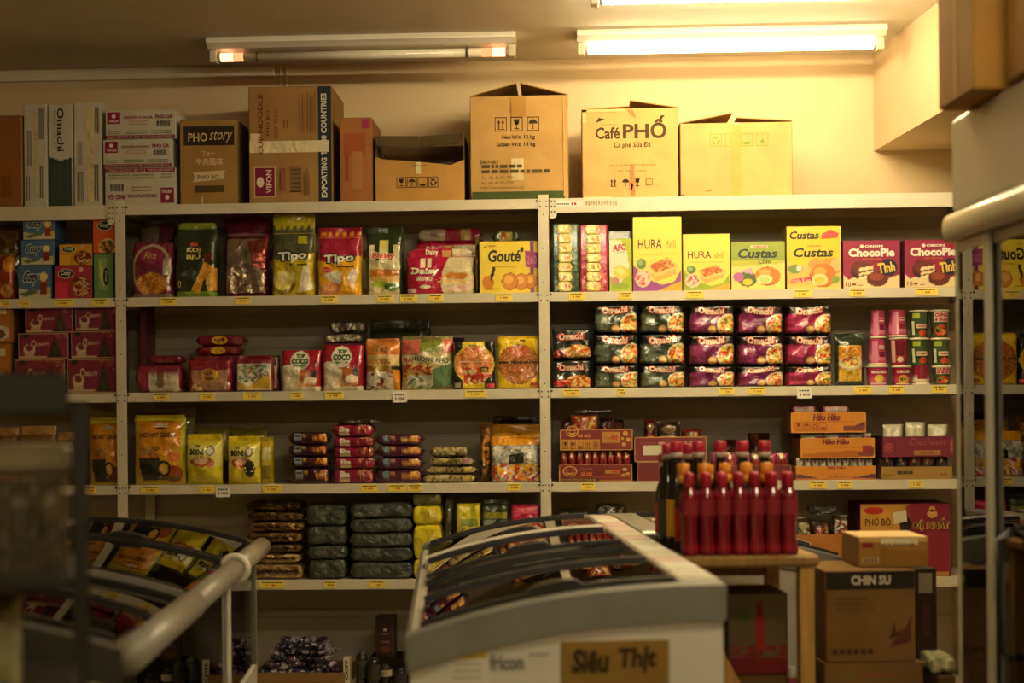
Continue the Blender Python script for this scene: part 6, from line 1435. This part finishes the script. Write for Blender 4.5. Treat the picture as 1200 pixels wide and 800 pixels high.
def frozen(t, Wd, Ln, zl, zh, mirror, designs, nm, cell=(.105, .16), z=.0, seed=1):
    """frozen packets standing in rows under the lids, above a stack-up of white baskets"""
    sx = -1 if mirror else 1
    nb = max(1, round((Ln-.2)/.55)); bl = (Ln-.2)/nb
    r = random.Random(seed); protos = {}
    zb = zl-.235
    for b in range(nb):
        mb = MB(); x0, x1 = sorted((sx*.075, sx*(Wd-.09)))
        y0, y1 = .10+b*bl+.005, .10+(b+1)*bl-.005
        mb.box(x0, x1, y0, y1, zb-.006, zb, '#c8c4b4')
        for (a, c, d_, e_) in ((x0, x1, y0, y0+.006), (x0, x1, y1-.006, y1), (x0, x0+.006, y0+.006, y1-.006), (x1-.006, x1, y0+.006, y1-.006)):
            mb.box(a, c, d_, e_, zb, zb+.12, '#c8c4b4')
        for lx in (x0+.02, x1-.04):
            for ly in (y0+.02, y1-.04): mb.box(lx, lx+.02, ly, ly+.02, .142, zb-.006, '#a8a494')
        q = mb.build('freezer_basket', PLASTIC); q.matrix_basis = t.matrix_basis.copy()
        tag(q, 'white basket holding frozen packets, %s from the near end of the %s' % (['first', 'second', 'third', 'fourth'][b], nm), 'basket', 'baskets in the '+nm)
        ny = max(1, int((bl-.07)/.060)); nx = int((x1-x0-.016)/cell[0])
        for j in range(ny):
            dsel = designs[(j//2+b*2) % len(designs)]
            for i in range(nx):
                dn, D = designs[(i*len(designs)//nx+b+j//3) % len(designs)] if r.random() < .8 else dsel
                key = dn
                if key not in protos:
                    o = pouch('frozen_packet', cell[0]-.006, .15, .045, D, seed=len(protos), amp=.003); protos[key] = o
                else: o = dup(protos[key], (0, 0, 0))
                xx = x0+.008+(i+.5)*(x1-x0-.016)/nx
                s = abs(xx)/Wd
                p = to_world(t, xx, y0+.040+(j+.5)*(bl-.07)/ny, zb+.001)
                o.location = p; o.rotation_euler = (-.08, 0, t.rotation_euler.z)
                tag(o, '%s frozen packet standing under the lids of the %s' % (dn, nm), 'frozen packet', '%s packets in the %s' % (dn, nm))
WdF, LnF, ZL_, ZH_ = .66, 2.15, .742, .842
n1 = P(480, 745, 2.97); f1 = P(497, 640, 5.12)
rz1 = math.atan2(-(f1.x-n1.x), f1.y-n1.y)
FZ1 = freezer('white chest freezer with grey end cap and handwritten sign, in the centre foreground', n1, None, rz1, LnF, WdF, ZL_, ZH_, sign=True, seed=2, bars_at=[(.70, .045)])
FD = [('brown and cream', ['#8c5a3c', ('s', ('r', 0, .3, 1, 1), ['#a86c48', '#c89c78', '#7c3c2c', '#d8b890'], .012, 2)]), ('red and yellow', ['#b83030', ('e', .5, .6, .3, .25, '#e0b040'), ('r', .1, .1, .9, .25, '#d8c8a0')]), ('pale clear', ['#c8bca0', ('s', ('r', .1, .2, .9, .9), ['#d8d0b8', '#b0a080', '#c8b890'], .015, 3)]), ('tan', ['#a88c50', ('r', .2, .4, .8, .8, '#c8b070')])]
frozen(FZ1, WdF, LnF, ZL_, ZH_, False, FD, 'centre freezer', seed=3)
n2 = P(138, 752, 2.83); f2 = P(300, 632, 5.26)
rz2 = math.atan2(-(f2.x-n2.x), f2.y-n2.y); Ln2 = math.hypot(f2.x-n2.x, f2.y-n2.y)
FZ2 = freezer('display freezer with a fat grey tube rail and glass side, left of the aisle', n2, None, rz2, Ln2, .68, ZL_, ZH_, mirror=True, glass_side=True, seed=5, bars_at=[(.36, .008), (.69, .010)])
FD2 = [('yellow', ['#d8b020', ('e', .5, .6, .35, .25, '#e8d060'), ('r', .2, .2, .8, .35, '#8c7c20')]), ('orange', ['#c87c28', ('e', .5, .5, .3, .3, '#d8b070'), ('r', .1, .7, .9, .85, '#7c8c38')]), ('green and white', ['#6c8444', ('r', .1, .2, .9, .7, '#c8c490')]), ('pink', ['#a84c58', ('r', .1, .3, .9, .7, '#d0b0a0')]), ('pale brown', ['#a08868', ('e', .5, .5, .3, .3, '#c0a888')])]
frozen(FZ2, .68, Ln2, ZL_, ZH_, True, FD2, 'left freezer', seed=7)
n3 = P(998, 666, 4.42)
FZ3 = freezer('white chest freezer standing behind the bottle table, back to back with the centre one', n3, None, rz1, .95, .64, ZL_, ZH_-.01, mirror=True, seed=9, bars_at=[(.5, .03)])
frozen(FZ3, .64, .95, ZL_, ZH_, True, FD[1:3], 'rear freezer', seed=2)

# --- small pine table with sauce bottles
tl = P(798, 650, 3.77); tr = P(962, 652, 3.77)
rzt = math.atan2(tr.y-tl.y, tr.x-tl.x); TW = (tr-tl).length; TDp = .46; ZT = (tl.z+tr.z)/2
T = empty('pine_table', ((tl.x+tr.x)/2, (tl.y+tr.y)/2, 0), rz1, 'small pine table with a rounded top carrying the sauce bottles', 'table')
mb = MB(); mb.cbox(-TW/2, TW/2, 0, TDp, ZT-.032, ZT, .008, '#9c7438'); mb.build('table_top', WOOD, T)
for sx_ in (-1, 1):
    for y0 in (.012, TDp-.052):
        lx = TW/2-.052 if sx_ > 0 else -TW/2+.012
        mb = MB(); mb.cbox(lx, lx+.040, y0, y0+.04, 0, ZT-.033, .003, '#b88a44'); mb.build('leg', WOOD, T)
for y0 in (TDp-.045,):
    mb = MB(); mb.cbox(-TW/2+.054, TW/2-.054, y0, y0+.02, ZT-.10, ZT-.034, .002, '#a87c3c'); mb.build('apron', WOOD, T)
mb = MB()
bz0 = ZT-.16
mb.prism([(-TW/2+.06, bz0), (-TW/2+.06, bz0-.14), (.02, .20), (.12, .20)], -.012, .010, '#a87a38'); mb.build('brace', WOOD, T)
bpy.context.view_layer.update()
def chili(name='chili_bottle'):
    R_ = '#7c1020'; H = .235
    o = bottle(name, [(0, 0, R_), (.0215, 0, R_), (.0235, .004, R_), (.0235, .02, '#96182a'), (.0205, .035, R_), (.0190, .06, R_), (.0195, .085, R_), (.0228, .105, R_), (.0228, .152, R_), (.0205, .166, R_), (.0125, .176, R_), (.0110, .188, R_)],
               cap=[(.0120, .182), (.0132, .183), (.0125, .212), (.0105, .218), (.0, .219)], capcol='#a81c30',
               lab=([(.0232, .108), (.0232, .148)], '#8a1424'))
    return o
def soy(name='soy_sauce_bottle', band='#d8a020', tall=.30):
    B = '#1c1512'
    o = bottle(name, [(0, 0, B), (.027, 0, B), (.029, .005, B), (.029, tall*.52, B), (.024, tall*.62, B), (.015, tall*.72, B), (.0135, tall*.88, B)],
               cap=[(.0165, tall*.90), (.0172, tall*.905), (.0172, tall*.99), (.015, tall), (.0, tall)], capcol='#b01c34',
               ring=([(.0140, tall*.85), (.0176, tall*.85), (.0176, tall*.895), (.0140, tall*.895)], '#b8a898'), lab=([(.0293, tall*.12), (.0293, tall*.46)], band))
    return o
def neckyellow(name='soy_sauce_bottle', tall=.245):
    B = '#1f1612'
    return bottle(name, [(0, 0, B), (.024, 0, B), (.026, .005, B), (.026, tall*.58, B), (.018, tall*.70, B), (.013, tall*.78, B)],
               cap=[(.0165, tall*.86), (.0172, tall*.865), (.0172, tall*.98), (.0, tall*.99)], capcol='#d8841c',
               ring=([(.0128, tall*.76), (.0172, tall*.76), (.0172, tall*.855), (.0128, tall*.855)], '#d89a20'), lab=([(.0263, tall*.12), (.0263, tall*.50)], '#a81c24'))
ch, so, ny_ = chili(), soy(), neckyellow()
first = {id(ch): 1, id(so): 1, id(ny_): 1}
def stand(o, x, y, label, group, rzb=0):
    p = to_world(T, x, y, ZT+.0006)
    if first.pop(id(o), None): q = o; q.location = p
    else: q = dup(o, p)
    return tag(q, label, 'bottle', group)
ord_ = ['first', 'second', 'third', 'fourth', 'fifth', 'sixth', 'seventh']
x0b = -TW/2+.030
st = (TW-.10)/6
for i in range(7):
    stand(ch, x0b+i*st*.985, .032, 'red chili sauce bottle, %s from the left in the table\'s front row' % ord_[i], 'red chili bottles in the front row')
for i in range(7):
    stand(ch, x0b+.004+i*st*.985, .085, 'red chili sauce bottle standing in the second row on the pine table', 'red chili bottles in the second row')
for i in range(5):
    stand(ny_, x0b+.002+i*st*1.28, .145, 'dark sauce bottle with a yellow neck in the third row on the pine table', 'yellow necked bottles on the table')
for i in range(5):
    stand(so, x0b-.004+i*st*1.38, .225, 'tall dark red-capped sauce bottle, %s from the left behind the chili bottles' % ord_[i], 'tall soy sauce bottles')
so2 = soy(band='#3c4420', tall=.292); first[id(so2)] = 1
for i, (x, y, nm) in enumerate(((-.172, .30, 'tall black sauce bottle with a green label at the left of the pine table'), (-.108, .31, 'tall black sauce bottle with a green label, second from the left at the back'),)):
    stand(so2, x, y, nm, 'green labelled sauce bottles')
so3 = soy(band='#c82c28', tall=.262); first[id(so3)] = 1
stand(so3, -.165, .405, 'black sauce bottle with a red label at the back left corner of the pine table', None)
so4 = soy(band='#e0b820', tall=.272); first[id(so4)] = 1
stand(so4, -.105, .39, 'black sauce bottle with a yellow label beside the back left corner bottle', None)
ch4 = neckyellow(tall=.232); first[id(ch4)] = 1
stand(ch4, -.045, .37, 'small yellow necked sauce bottle at the back of the pine table', None)

# --- cartons stacked on the floor right of the table
def floor_carton(name, label, px0, px1, ytop, zbot, depth, D, d=.28, rz=0, side=KRAFT_S, cat='box', mats=CARTON, top=None, group=None, ztop=None):
    a = P(px0, ytop, depth); b = P(px1, ytop, depth)
    w = (b-a).length; zt = (a.z+b.z)/2 if ztop is None else ztop
    o = pbox(name, w, zt-zbot, d, D, side=side, mats=mats, c=.003, top=top)
    mid = (a+b)/2; n_ = Matrix.Rotation(rz1+rz, 3, 'Z') @ Vector((0, d/2, 0))
    o.location = (mid.x+n_.x, mid.y+n_.y, zbot); o.rotation_euler = (0, 0, rz1+rz)
    return tag(o, label, cat, group)
GF = 'cartons stacked on the floor'
dp = 4.05
ztc = P(1020, 668, dp).z
zlist = [0.0006, .20, .40, ztc-.262]
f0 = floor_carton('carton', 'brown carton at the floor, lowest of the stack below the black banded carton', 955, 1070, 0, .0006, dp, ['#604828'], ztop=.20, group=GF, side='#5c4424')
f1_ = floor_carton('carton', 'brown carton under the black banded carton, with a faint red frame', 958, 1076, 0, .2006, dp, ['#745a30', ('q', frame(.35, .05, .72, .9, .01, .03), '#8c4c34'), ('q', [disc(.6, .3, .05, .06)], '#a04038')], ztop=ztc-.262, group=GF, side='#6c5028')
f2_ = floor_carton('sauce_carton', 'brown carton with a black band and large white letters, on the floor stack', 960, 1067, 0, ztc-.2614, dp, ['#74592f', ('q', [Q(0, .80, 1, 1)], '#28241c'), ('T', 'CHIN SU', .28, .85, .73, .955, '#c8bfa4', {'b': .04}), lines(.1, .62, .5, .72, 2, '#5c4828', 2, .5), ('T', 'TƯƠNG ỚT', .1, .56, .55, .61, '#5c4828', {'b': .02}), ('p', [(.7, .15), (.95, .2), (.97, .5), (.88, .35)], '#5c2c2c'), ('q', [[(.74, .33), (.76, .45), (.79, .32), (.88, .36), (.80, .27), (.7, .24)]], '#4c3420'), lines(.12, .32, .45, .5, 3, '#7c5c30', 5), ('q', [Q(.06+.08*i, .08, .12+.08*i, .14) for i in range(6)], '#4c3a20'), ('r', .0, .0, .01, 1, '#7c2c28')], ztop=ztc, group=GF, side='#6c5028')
dpt = 4.12
f3_ = floor_carton('carton', 'taped pale topped carton with a barcode, resting on the black banded carton', 1006, 1088, 629, ztc+.0006, dpt, ['#9c7438', ('q', [Q(0, .86, 1, 1)], '#c8a464'), ('q', [Q(.04, .66, .2, .84)], '#8c2438'), ('T', 'HOT POWDER', .30, .70, .82, .82, '#6c4c24', {'b': .03}), ('q', [Q(.03, .1, .28, .32)], '#b8a070'), bars(.05, .12, .26, .30, 12, '#4c3a20', 3), ('q', [Q(.3, 0, .42, .66)], '#8c6830'), ('r', .42, .05, .98, .6, '#90682c')], d=.22, top='#cfb27c', side='#8c6c38', rz=-.06)
w3, h3 = WH(f3_)
MB().cbox(-w3*.18, w3*.35, -.1112, -.1104, h3*.74, h3*.95, .0003, '#e0d4b0').build('packing_tape', TAPE, f3_)
# leaning and lying things behind the stack
f4_ = floor_carton('carton', 'dark carton right of the black banded carton, next to the fridge', 1086, 1112, 672, .20, 4.25, ['#33281a', ('q', [Q(.1, .86, .8, .98)], '#8c8470'), ('r', .3, .6, .7, .8, '#4c2c24')], d=.25, side='#2a2016', group=GF)
f5_ = floor_carton('carton', 'low dark carton on the floor under the dark one next to the fridge', 1082, 1114, 0, .0006, 4.25, ['#3c3020'], ztop=.1994, d=.27, side='#2a2016', group=GF)
# boxes below the table
dq = 3.93
zt5 = P(885, 668, dq).z
b0_ = floor_carton('carton', 'plain dark brown carton on the floor under the pine table', 800, 916, 0, .0006, dq, ['#5c4424', ('r', .1, .75, .9, .85, '#6c5028')], ztop=.48, d=.24, side='#3c2c18', group=GF)
b1_ = floor_carton('sauce_carton', 'sauce carton with a bottle picture and red foot on the carton under the table', 846, 917, 0, .4806, dq, ['#5c4e36', ('r', 0, 0, 1, .24, '#6c1c1e'), ('s', ('r', 0, .20, 1, .34), ['#6c2420', '#7c3430', '#5c4e36'], .014, 3), ('r', .44, .30, .62, .72, '#8c2c20'), ('r', .48, .72, .57, .92, '#6c2018'), ('e', .24, .74, .12, .11, '#4c5430')], ztop=min(zt5, ZT-.12), d=.20, side='#4c3820', group=GF)
for i, px in enumerate((919, 928)):
    p = P(px+2, 778, 3.98)
    o = bottle('pink_bottle', [(0, 0, '#8c2c44'), (.022, 0, '#8c2c44'), (.024, .006, '#8c2c44'), (.024, .16, '#a03850'), (.014, .19, '#a03850')], cap=[(.013, .188), (.013, .218), (0, .220)], capcol='#c8bca8')
    p.z = .4812
    o.location = (p.x+.03+.05*i, p.y+.10, .0006 if True else 0)
    TOPH = .22
    o.scale = (1, 1, 1)
    tag(o, ['pink bottle with a pale cap, left of two beside the table leg', 'pink bottle with a pale cap, right of two beside the table leg'][i], 'bottle', 'pink bottles on the low carton')
pinks = [x for x in COL.objects if x.name.startswith('pink_bottle')]
zb_ = P(924, 779, 3.98).z-.222
pc = floor_carton('carton', 'low brown carton carrying two pink bottles beside the table leg', 919, 955, 0, .0006, 3.93, ['#5c4626'], ztop=max(.05, zb_), d=.22, side='#4c381e', group=GF)
for i, o in enumerate(pinks): o.location = (pc.location.x-.018+.05*i-.007, pc.location.y-.07, pc.location.z+TOP[pc.name]+.0006)
# papers and a bag at the foot of the fridge
p = P(1098, 782, 4.3)
o = bar('paper_bag', .075, .05, .14, ['#8c9068', ('r', .1, .4, .8, .9, '#b0ac88')], seed=5, mats=SOFT, amp=.006)
o.location = (P(1100, 780, 4.1).x, P(1100, 780, 4.1).y, .2006+.0)
tag(o, 'crumpled pale green bag near the foot of the fridge', 'bag')
zc_ = P(1098, 790, 4.0).z
pb = floor_carton('carton', 'brown carton under the crumpled pale green bag near the fridge', 1092, 1113, 0, .0006, 3.98, ['#5c4626'], ztop=max(.08, zc_), d=.16, side='#4c381e', group=GF)
o.location = (pb.location.x, pb.location.y, pb.location.z+TOP[pb.name]+.0006)
f4_.location.y += .14; f5_.location.y += .14

# --- tall glass-door fridge at the right
c0_ = P(1116, 400, 3.66)
tilt = .042-YAW*0
dirv = (RGT*(-.042)+FWD)*-1                   # towards the viewer along the front
rzf = math.atan2(-(-dirv).x, (-dirv).y)
FR = empty('glass_fridge', (c0_.x, c0_.y, 0), rzf, 'tall upright fridge with sliding glass doors at the right edge', 'fridge')
# local: -y towards the viewer, +x into the fridge
FL, FDp, FH = 1.60, .62, P(1116, 140, 3.66).z
ZHb = P(1116, 284, 3.66).z
SV = '#c4bca4'
mb = MB()
mb.cbox(.03, FDp, -FL, 0, .10, .16, .004, SV); mb.cbox(.03, FDp, -.03, 0, .16, ZHb, .004, SV); mb.cbox(.03, FDp, -FL, -FL+.03, .16, ZHb, .004, SV)
mb.cbox(FDp-.03, FDp, -FL+.031, -.031, .16, ZHb, .004, '#6a665a'); mb.cbox(.06, FDp-.02, -FL+.02, -.02, 0, .10, .004, '#3a3832')
mb.build('fridge_body', STEEL, FR)
mb = MB()
mb.cbox(.0, FDp, -FL, 0, ZHb+.0725, FH, .012, '#b9b096')
mb.build('header', STEEL, FR)
mb = MB()
pts = []
for i in range(13):
    a = math.pi*i/12
    pts.append((-.002-.018*math.sin(a), ZHb+.036+.036*math.cos(a)))
pts += [(.10, ZHb), (.10, ZHb+.072)]
mb.prism(pts, -FL, .012, '#cfc5a6', smooth=True); mb.build('header_rim', GLOSSP, FR)
for k, (ya, yb, xo) in enumerate(((-.012, -.232, .004), (-.200, -.49, .020), (-.46, -1.02, .004), (-.99, -FL+.012, .020))):
    y0, y1 = yb, ya
    mb = MB(); mb.cbox(xo+.002, xo+.006, y0+.02, y1-.02, .20, ZHb-.03, .0008, '#ffffff')
    g = mb.build('glass_door', DOORGLASS, FR)
    f = MB()
    f.cbox(xo, xo+.013, y0, y0+.022, .17, ZHb-.003, .002, SV); f.cbox(xo, xo+.013, y1-.022, y1, .17, ZHb-.003, .002, SV)
    f.cbox(xo, xo+.013, y0+.0225, y1-.0225, .17, .20, .002, SV); f.cbox(xo, xo+.013, y0+.0225, y1-.0225, ZHb-.03, ZHb-.003, .002, SV)
    f.build('door_frame', PAINT, g)
    if k in (1, 2):
        h = MB(); yh = y1-.135 if k == 1 else y1-.2
        h.tube([(xo-.002, yh, .92), (xo-.03, yh, .90), (xo-.03, yh, .64), (xo-.002, yh, .62)], .011, '#2a2824', seg=10)
        h.build('door_handle', RUBBER, g)
for i, z in enumerate((.50, .83, 1.16, 1.44)):
    mb = MB(); mb.cbox(.06, FDp-.035, -FL+.034, -.034, z-.012, z, .003, '#6c685c'); mb.build('wire_shelf', METAL, FR)
bpy.context.view_layer.update()
fr_d = [bottle('drink_bottle', [(0, 0, c), (.030, 0, c), (.032, .006, c), (.032, .15, c), (.012, .20, c)], cap=[(.014, .198), (.014, .222), (0, .224)], capcol='#c8c0b0') for c in ('#2c3a24', '#4c2018', '#3a3020')]
fd_used = [False]*3
for i, z in enumerate((.16, .50, .83, 1.16)):
    for j in range(6):
        k = (i+j) % 3
        p = to_world(FR, .16, -.10-j*.17, z+.0006)
        if not fd_used[k]: o = fr_d[k]; fd_used[k] = True; o.location = p
        else: o = dup(fr_d[k], p)
        tag(o, ['dark green', 'dark red', 'dark brown'][k]+' drink bottle standing inside the glass fridge', 'bottle', ['dark green', 'dark red', 'dark brown'][k]+' bottles in the fridge')
# cartons on the fridge
def on_fridge(label, x0, x1, ya, yb, h, D, side, rz=0.0):
    w, d = abs(yb-ya), x1-x0
    o = pbox('carton', w, h, d, D, side=side, mats=CARTON, c=.004)
    p = to_world(FR, (x0+x1)/2, (ya+yb)/2, FH+.0006)
    o.location = p; o.rotation_euler = (0, 0, rzf-math.pi/2+rz)
    return tag(o, label, 'box', 'cartons on the fridge')
on_fridge('brown carton overhanging the far end of the fridge top', -.065, .26, -.10, -.34, .34, ['#a87c3c', ('q', [Q(.45, 0, .56, 1)], '#b88c4c')], '#a07434', .0)
on_fridge('brown carton on the fridge top cut by the right edge of the photo', -.01, .33, -.40, -.72, .38, ['#a87c3c', ('r', .2, .3, .6, .6, '#b08848')], '#9a6f32', .0)

# --- dark stand in the near left corner, its side in line with the view
dL = 1.95
pa = P(94, 560, dL)
v_ = (pa-EYE); rzs = math.atan2(-v_.x, v_.y)
t = empty('dark_stand', (pa.x, pa.y, 0), rzs, 'dark metal display stand at the near left, out of focus', 'stand')
DKM = '#100e09'
cs_ = math.cos(rzs)
def lx(px): return (P(px, 560, dL).x-pa.x)/cs_*.99
xl = lx(-70); ztp = P(94, 482, dL).z
for x, y in ((0, 0), (xl, 0), (0, .36), (xl, .36)):
    mb = MB(); mb.cbox(x-.0105, x+.0105, y-.0105, y+.0105, 0, ztp, .002, DKM); mb.build('post', RUBBER, t)
zs1 = P(60, 674, dL).z; zs2 = P(60, 800, dL).z-.03
for z in (zs1, zs2, .12):
    mb = MB(); mb.cbox(xl+.0108, -.0108, -.009, .369, z-.018, z, .003, '#14110b'); mb.build('shelf_board', RUBBER, t)
zh0, zh1 = P(40, 487, dL).z, P(40, 436, dL).z
mb = MB(); mb.cbox(xl-.0105, lx(82), -.0105, .05, zh0, zh1, .006, DKM); mb.build('header_panel', RUBBER, t)
mb = MB(); mb.cbox(lx(78), .0104, -.0104, .0104, ztp+.0002, ztp+.012, .003, DKM); mb.build('corner_joint', RUBBER, t)
bpy.context.view_layer.update()
xa, xb = xl+.014, lx(80)
ztb = P(40, 522, dL).z; zmid = P(40, 555, dL).z
hw = (xb-xa)/2
tb = empty('clear_tub', to_world(t, (xa+xb)/2, .13, zs1+.0006), rzs, 'clear plastic tub with a pale lid and brown contents on the dark stand', 'tub')
mb = MB(); hT = zmid-zs1
for (a, b, c, d_) in ((-hw, hw, -.12, -.117), (-hw, hw, .117, .12), (-hw, -hw+.003, -.117, .117), (hw-.003, hw, -.117, .117)):
    mb.box(a, b, c, d_, 0, hT, '#ffffff')
mb.box(-hw+.003, hw-.003, -.117, .117, 0, .003, '#ffffff')
mb.build('tub_body', CLEARP, tb)
mb = MB(); mb.cbox(-hw-.004, hw+.004, -.124, .124, hT+.0005, ztb-zs1, .008, '#7c7258'); mb.build('tub_lid', PLASTIC, tb)
br = [('#4a3216', 'brown'), ('#3a2a18', 'dark brown'), ('#5c3a1c', 'reddish brown')]
for k in range(4):
    o = pouch('spice_packet', hw*2/4-.006, hT*.86, .05, [br[k % 3][0], ('s', ('r', .1, .1, .9, .9), [br[k % 3][0], '#2c2012', '#6a4a24'], .02, k), ('r', .1, .75, .9, .9, '#7a6a4c')], seed=k, amp=.003)
    o.location = to_world(t, xa+.006+(k+.5)*(hw*2-.012)/4, .09, zs1+.0045); o.rotation_euler = (0, 0, rzs)
    tag(o, '%s spice packet inside the clear tub, %s from its left end' % (br[k % 3][1], ['first', 'second', 'third', 'fourth'][k]), 'packet', 'spice packets in the clear tub')
o = pouch('rice_bag', min(.11, hw*1.6), P(10, 705, dL).z-zs2, .12, ['#8c8860', ('r', .2, .4, .8, .7, '#9c986c')], seed=4, mats=SOFT, amp=.004)
o.location = to_world(t, min(lx(30)-.06, 0), .12, zs2+.0006); o.rotation_euler = (0, 0, rzs)
tag(o, 'pale plump bag on the lower board of the dark stand, cut by the left edge', 'bag')
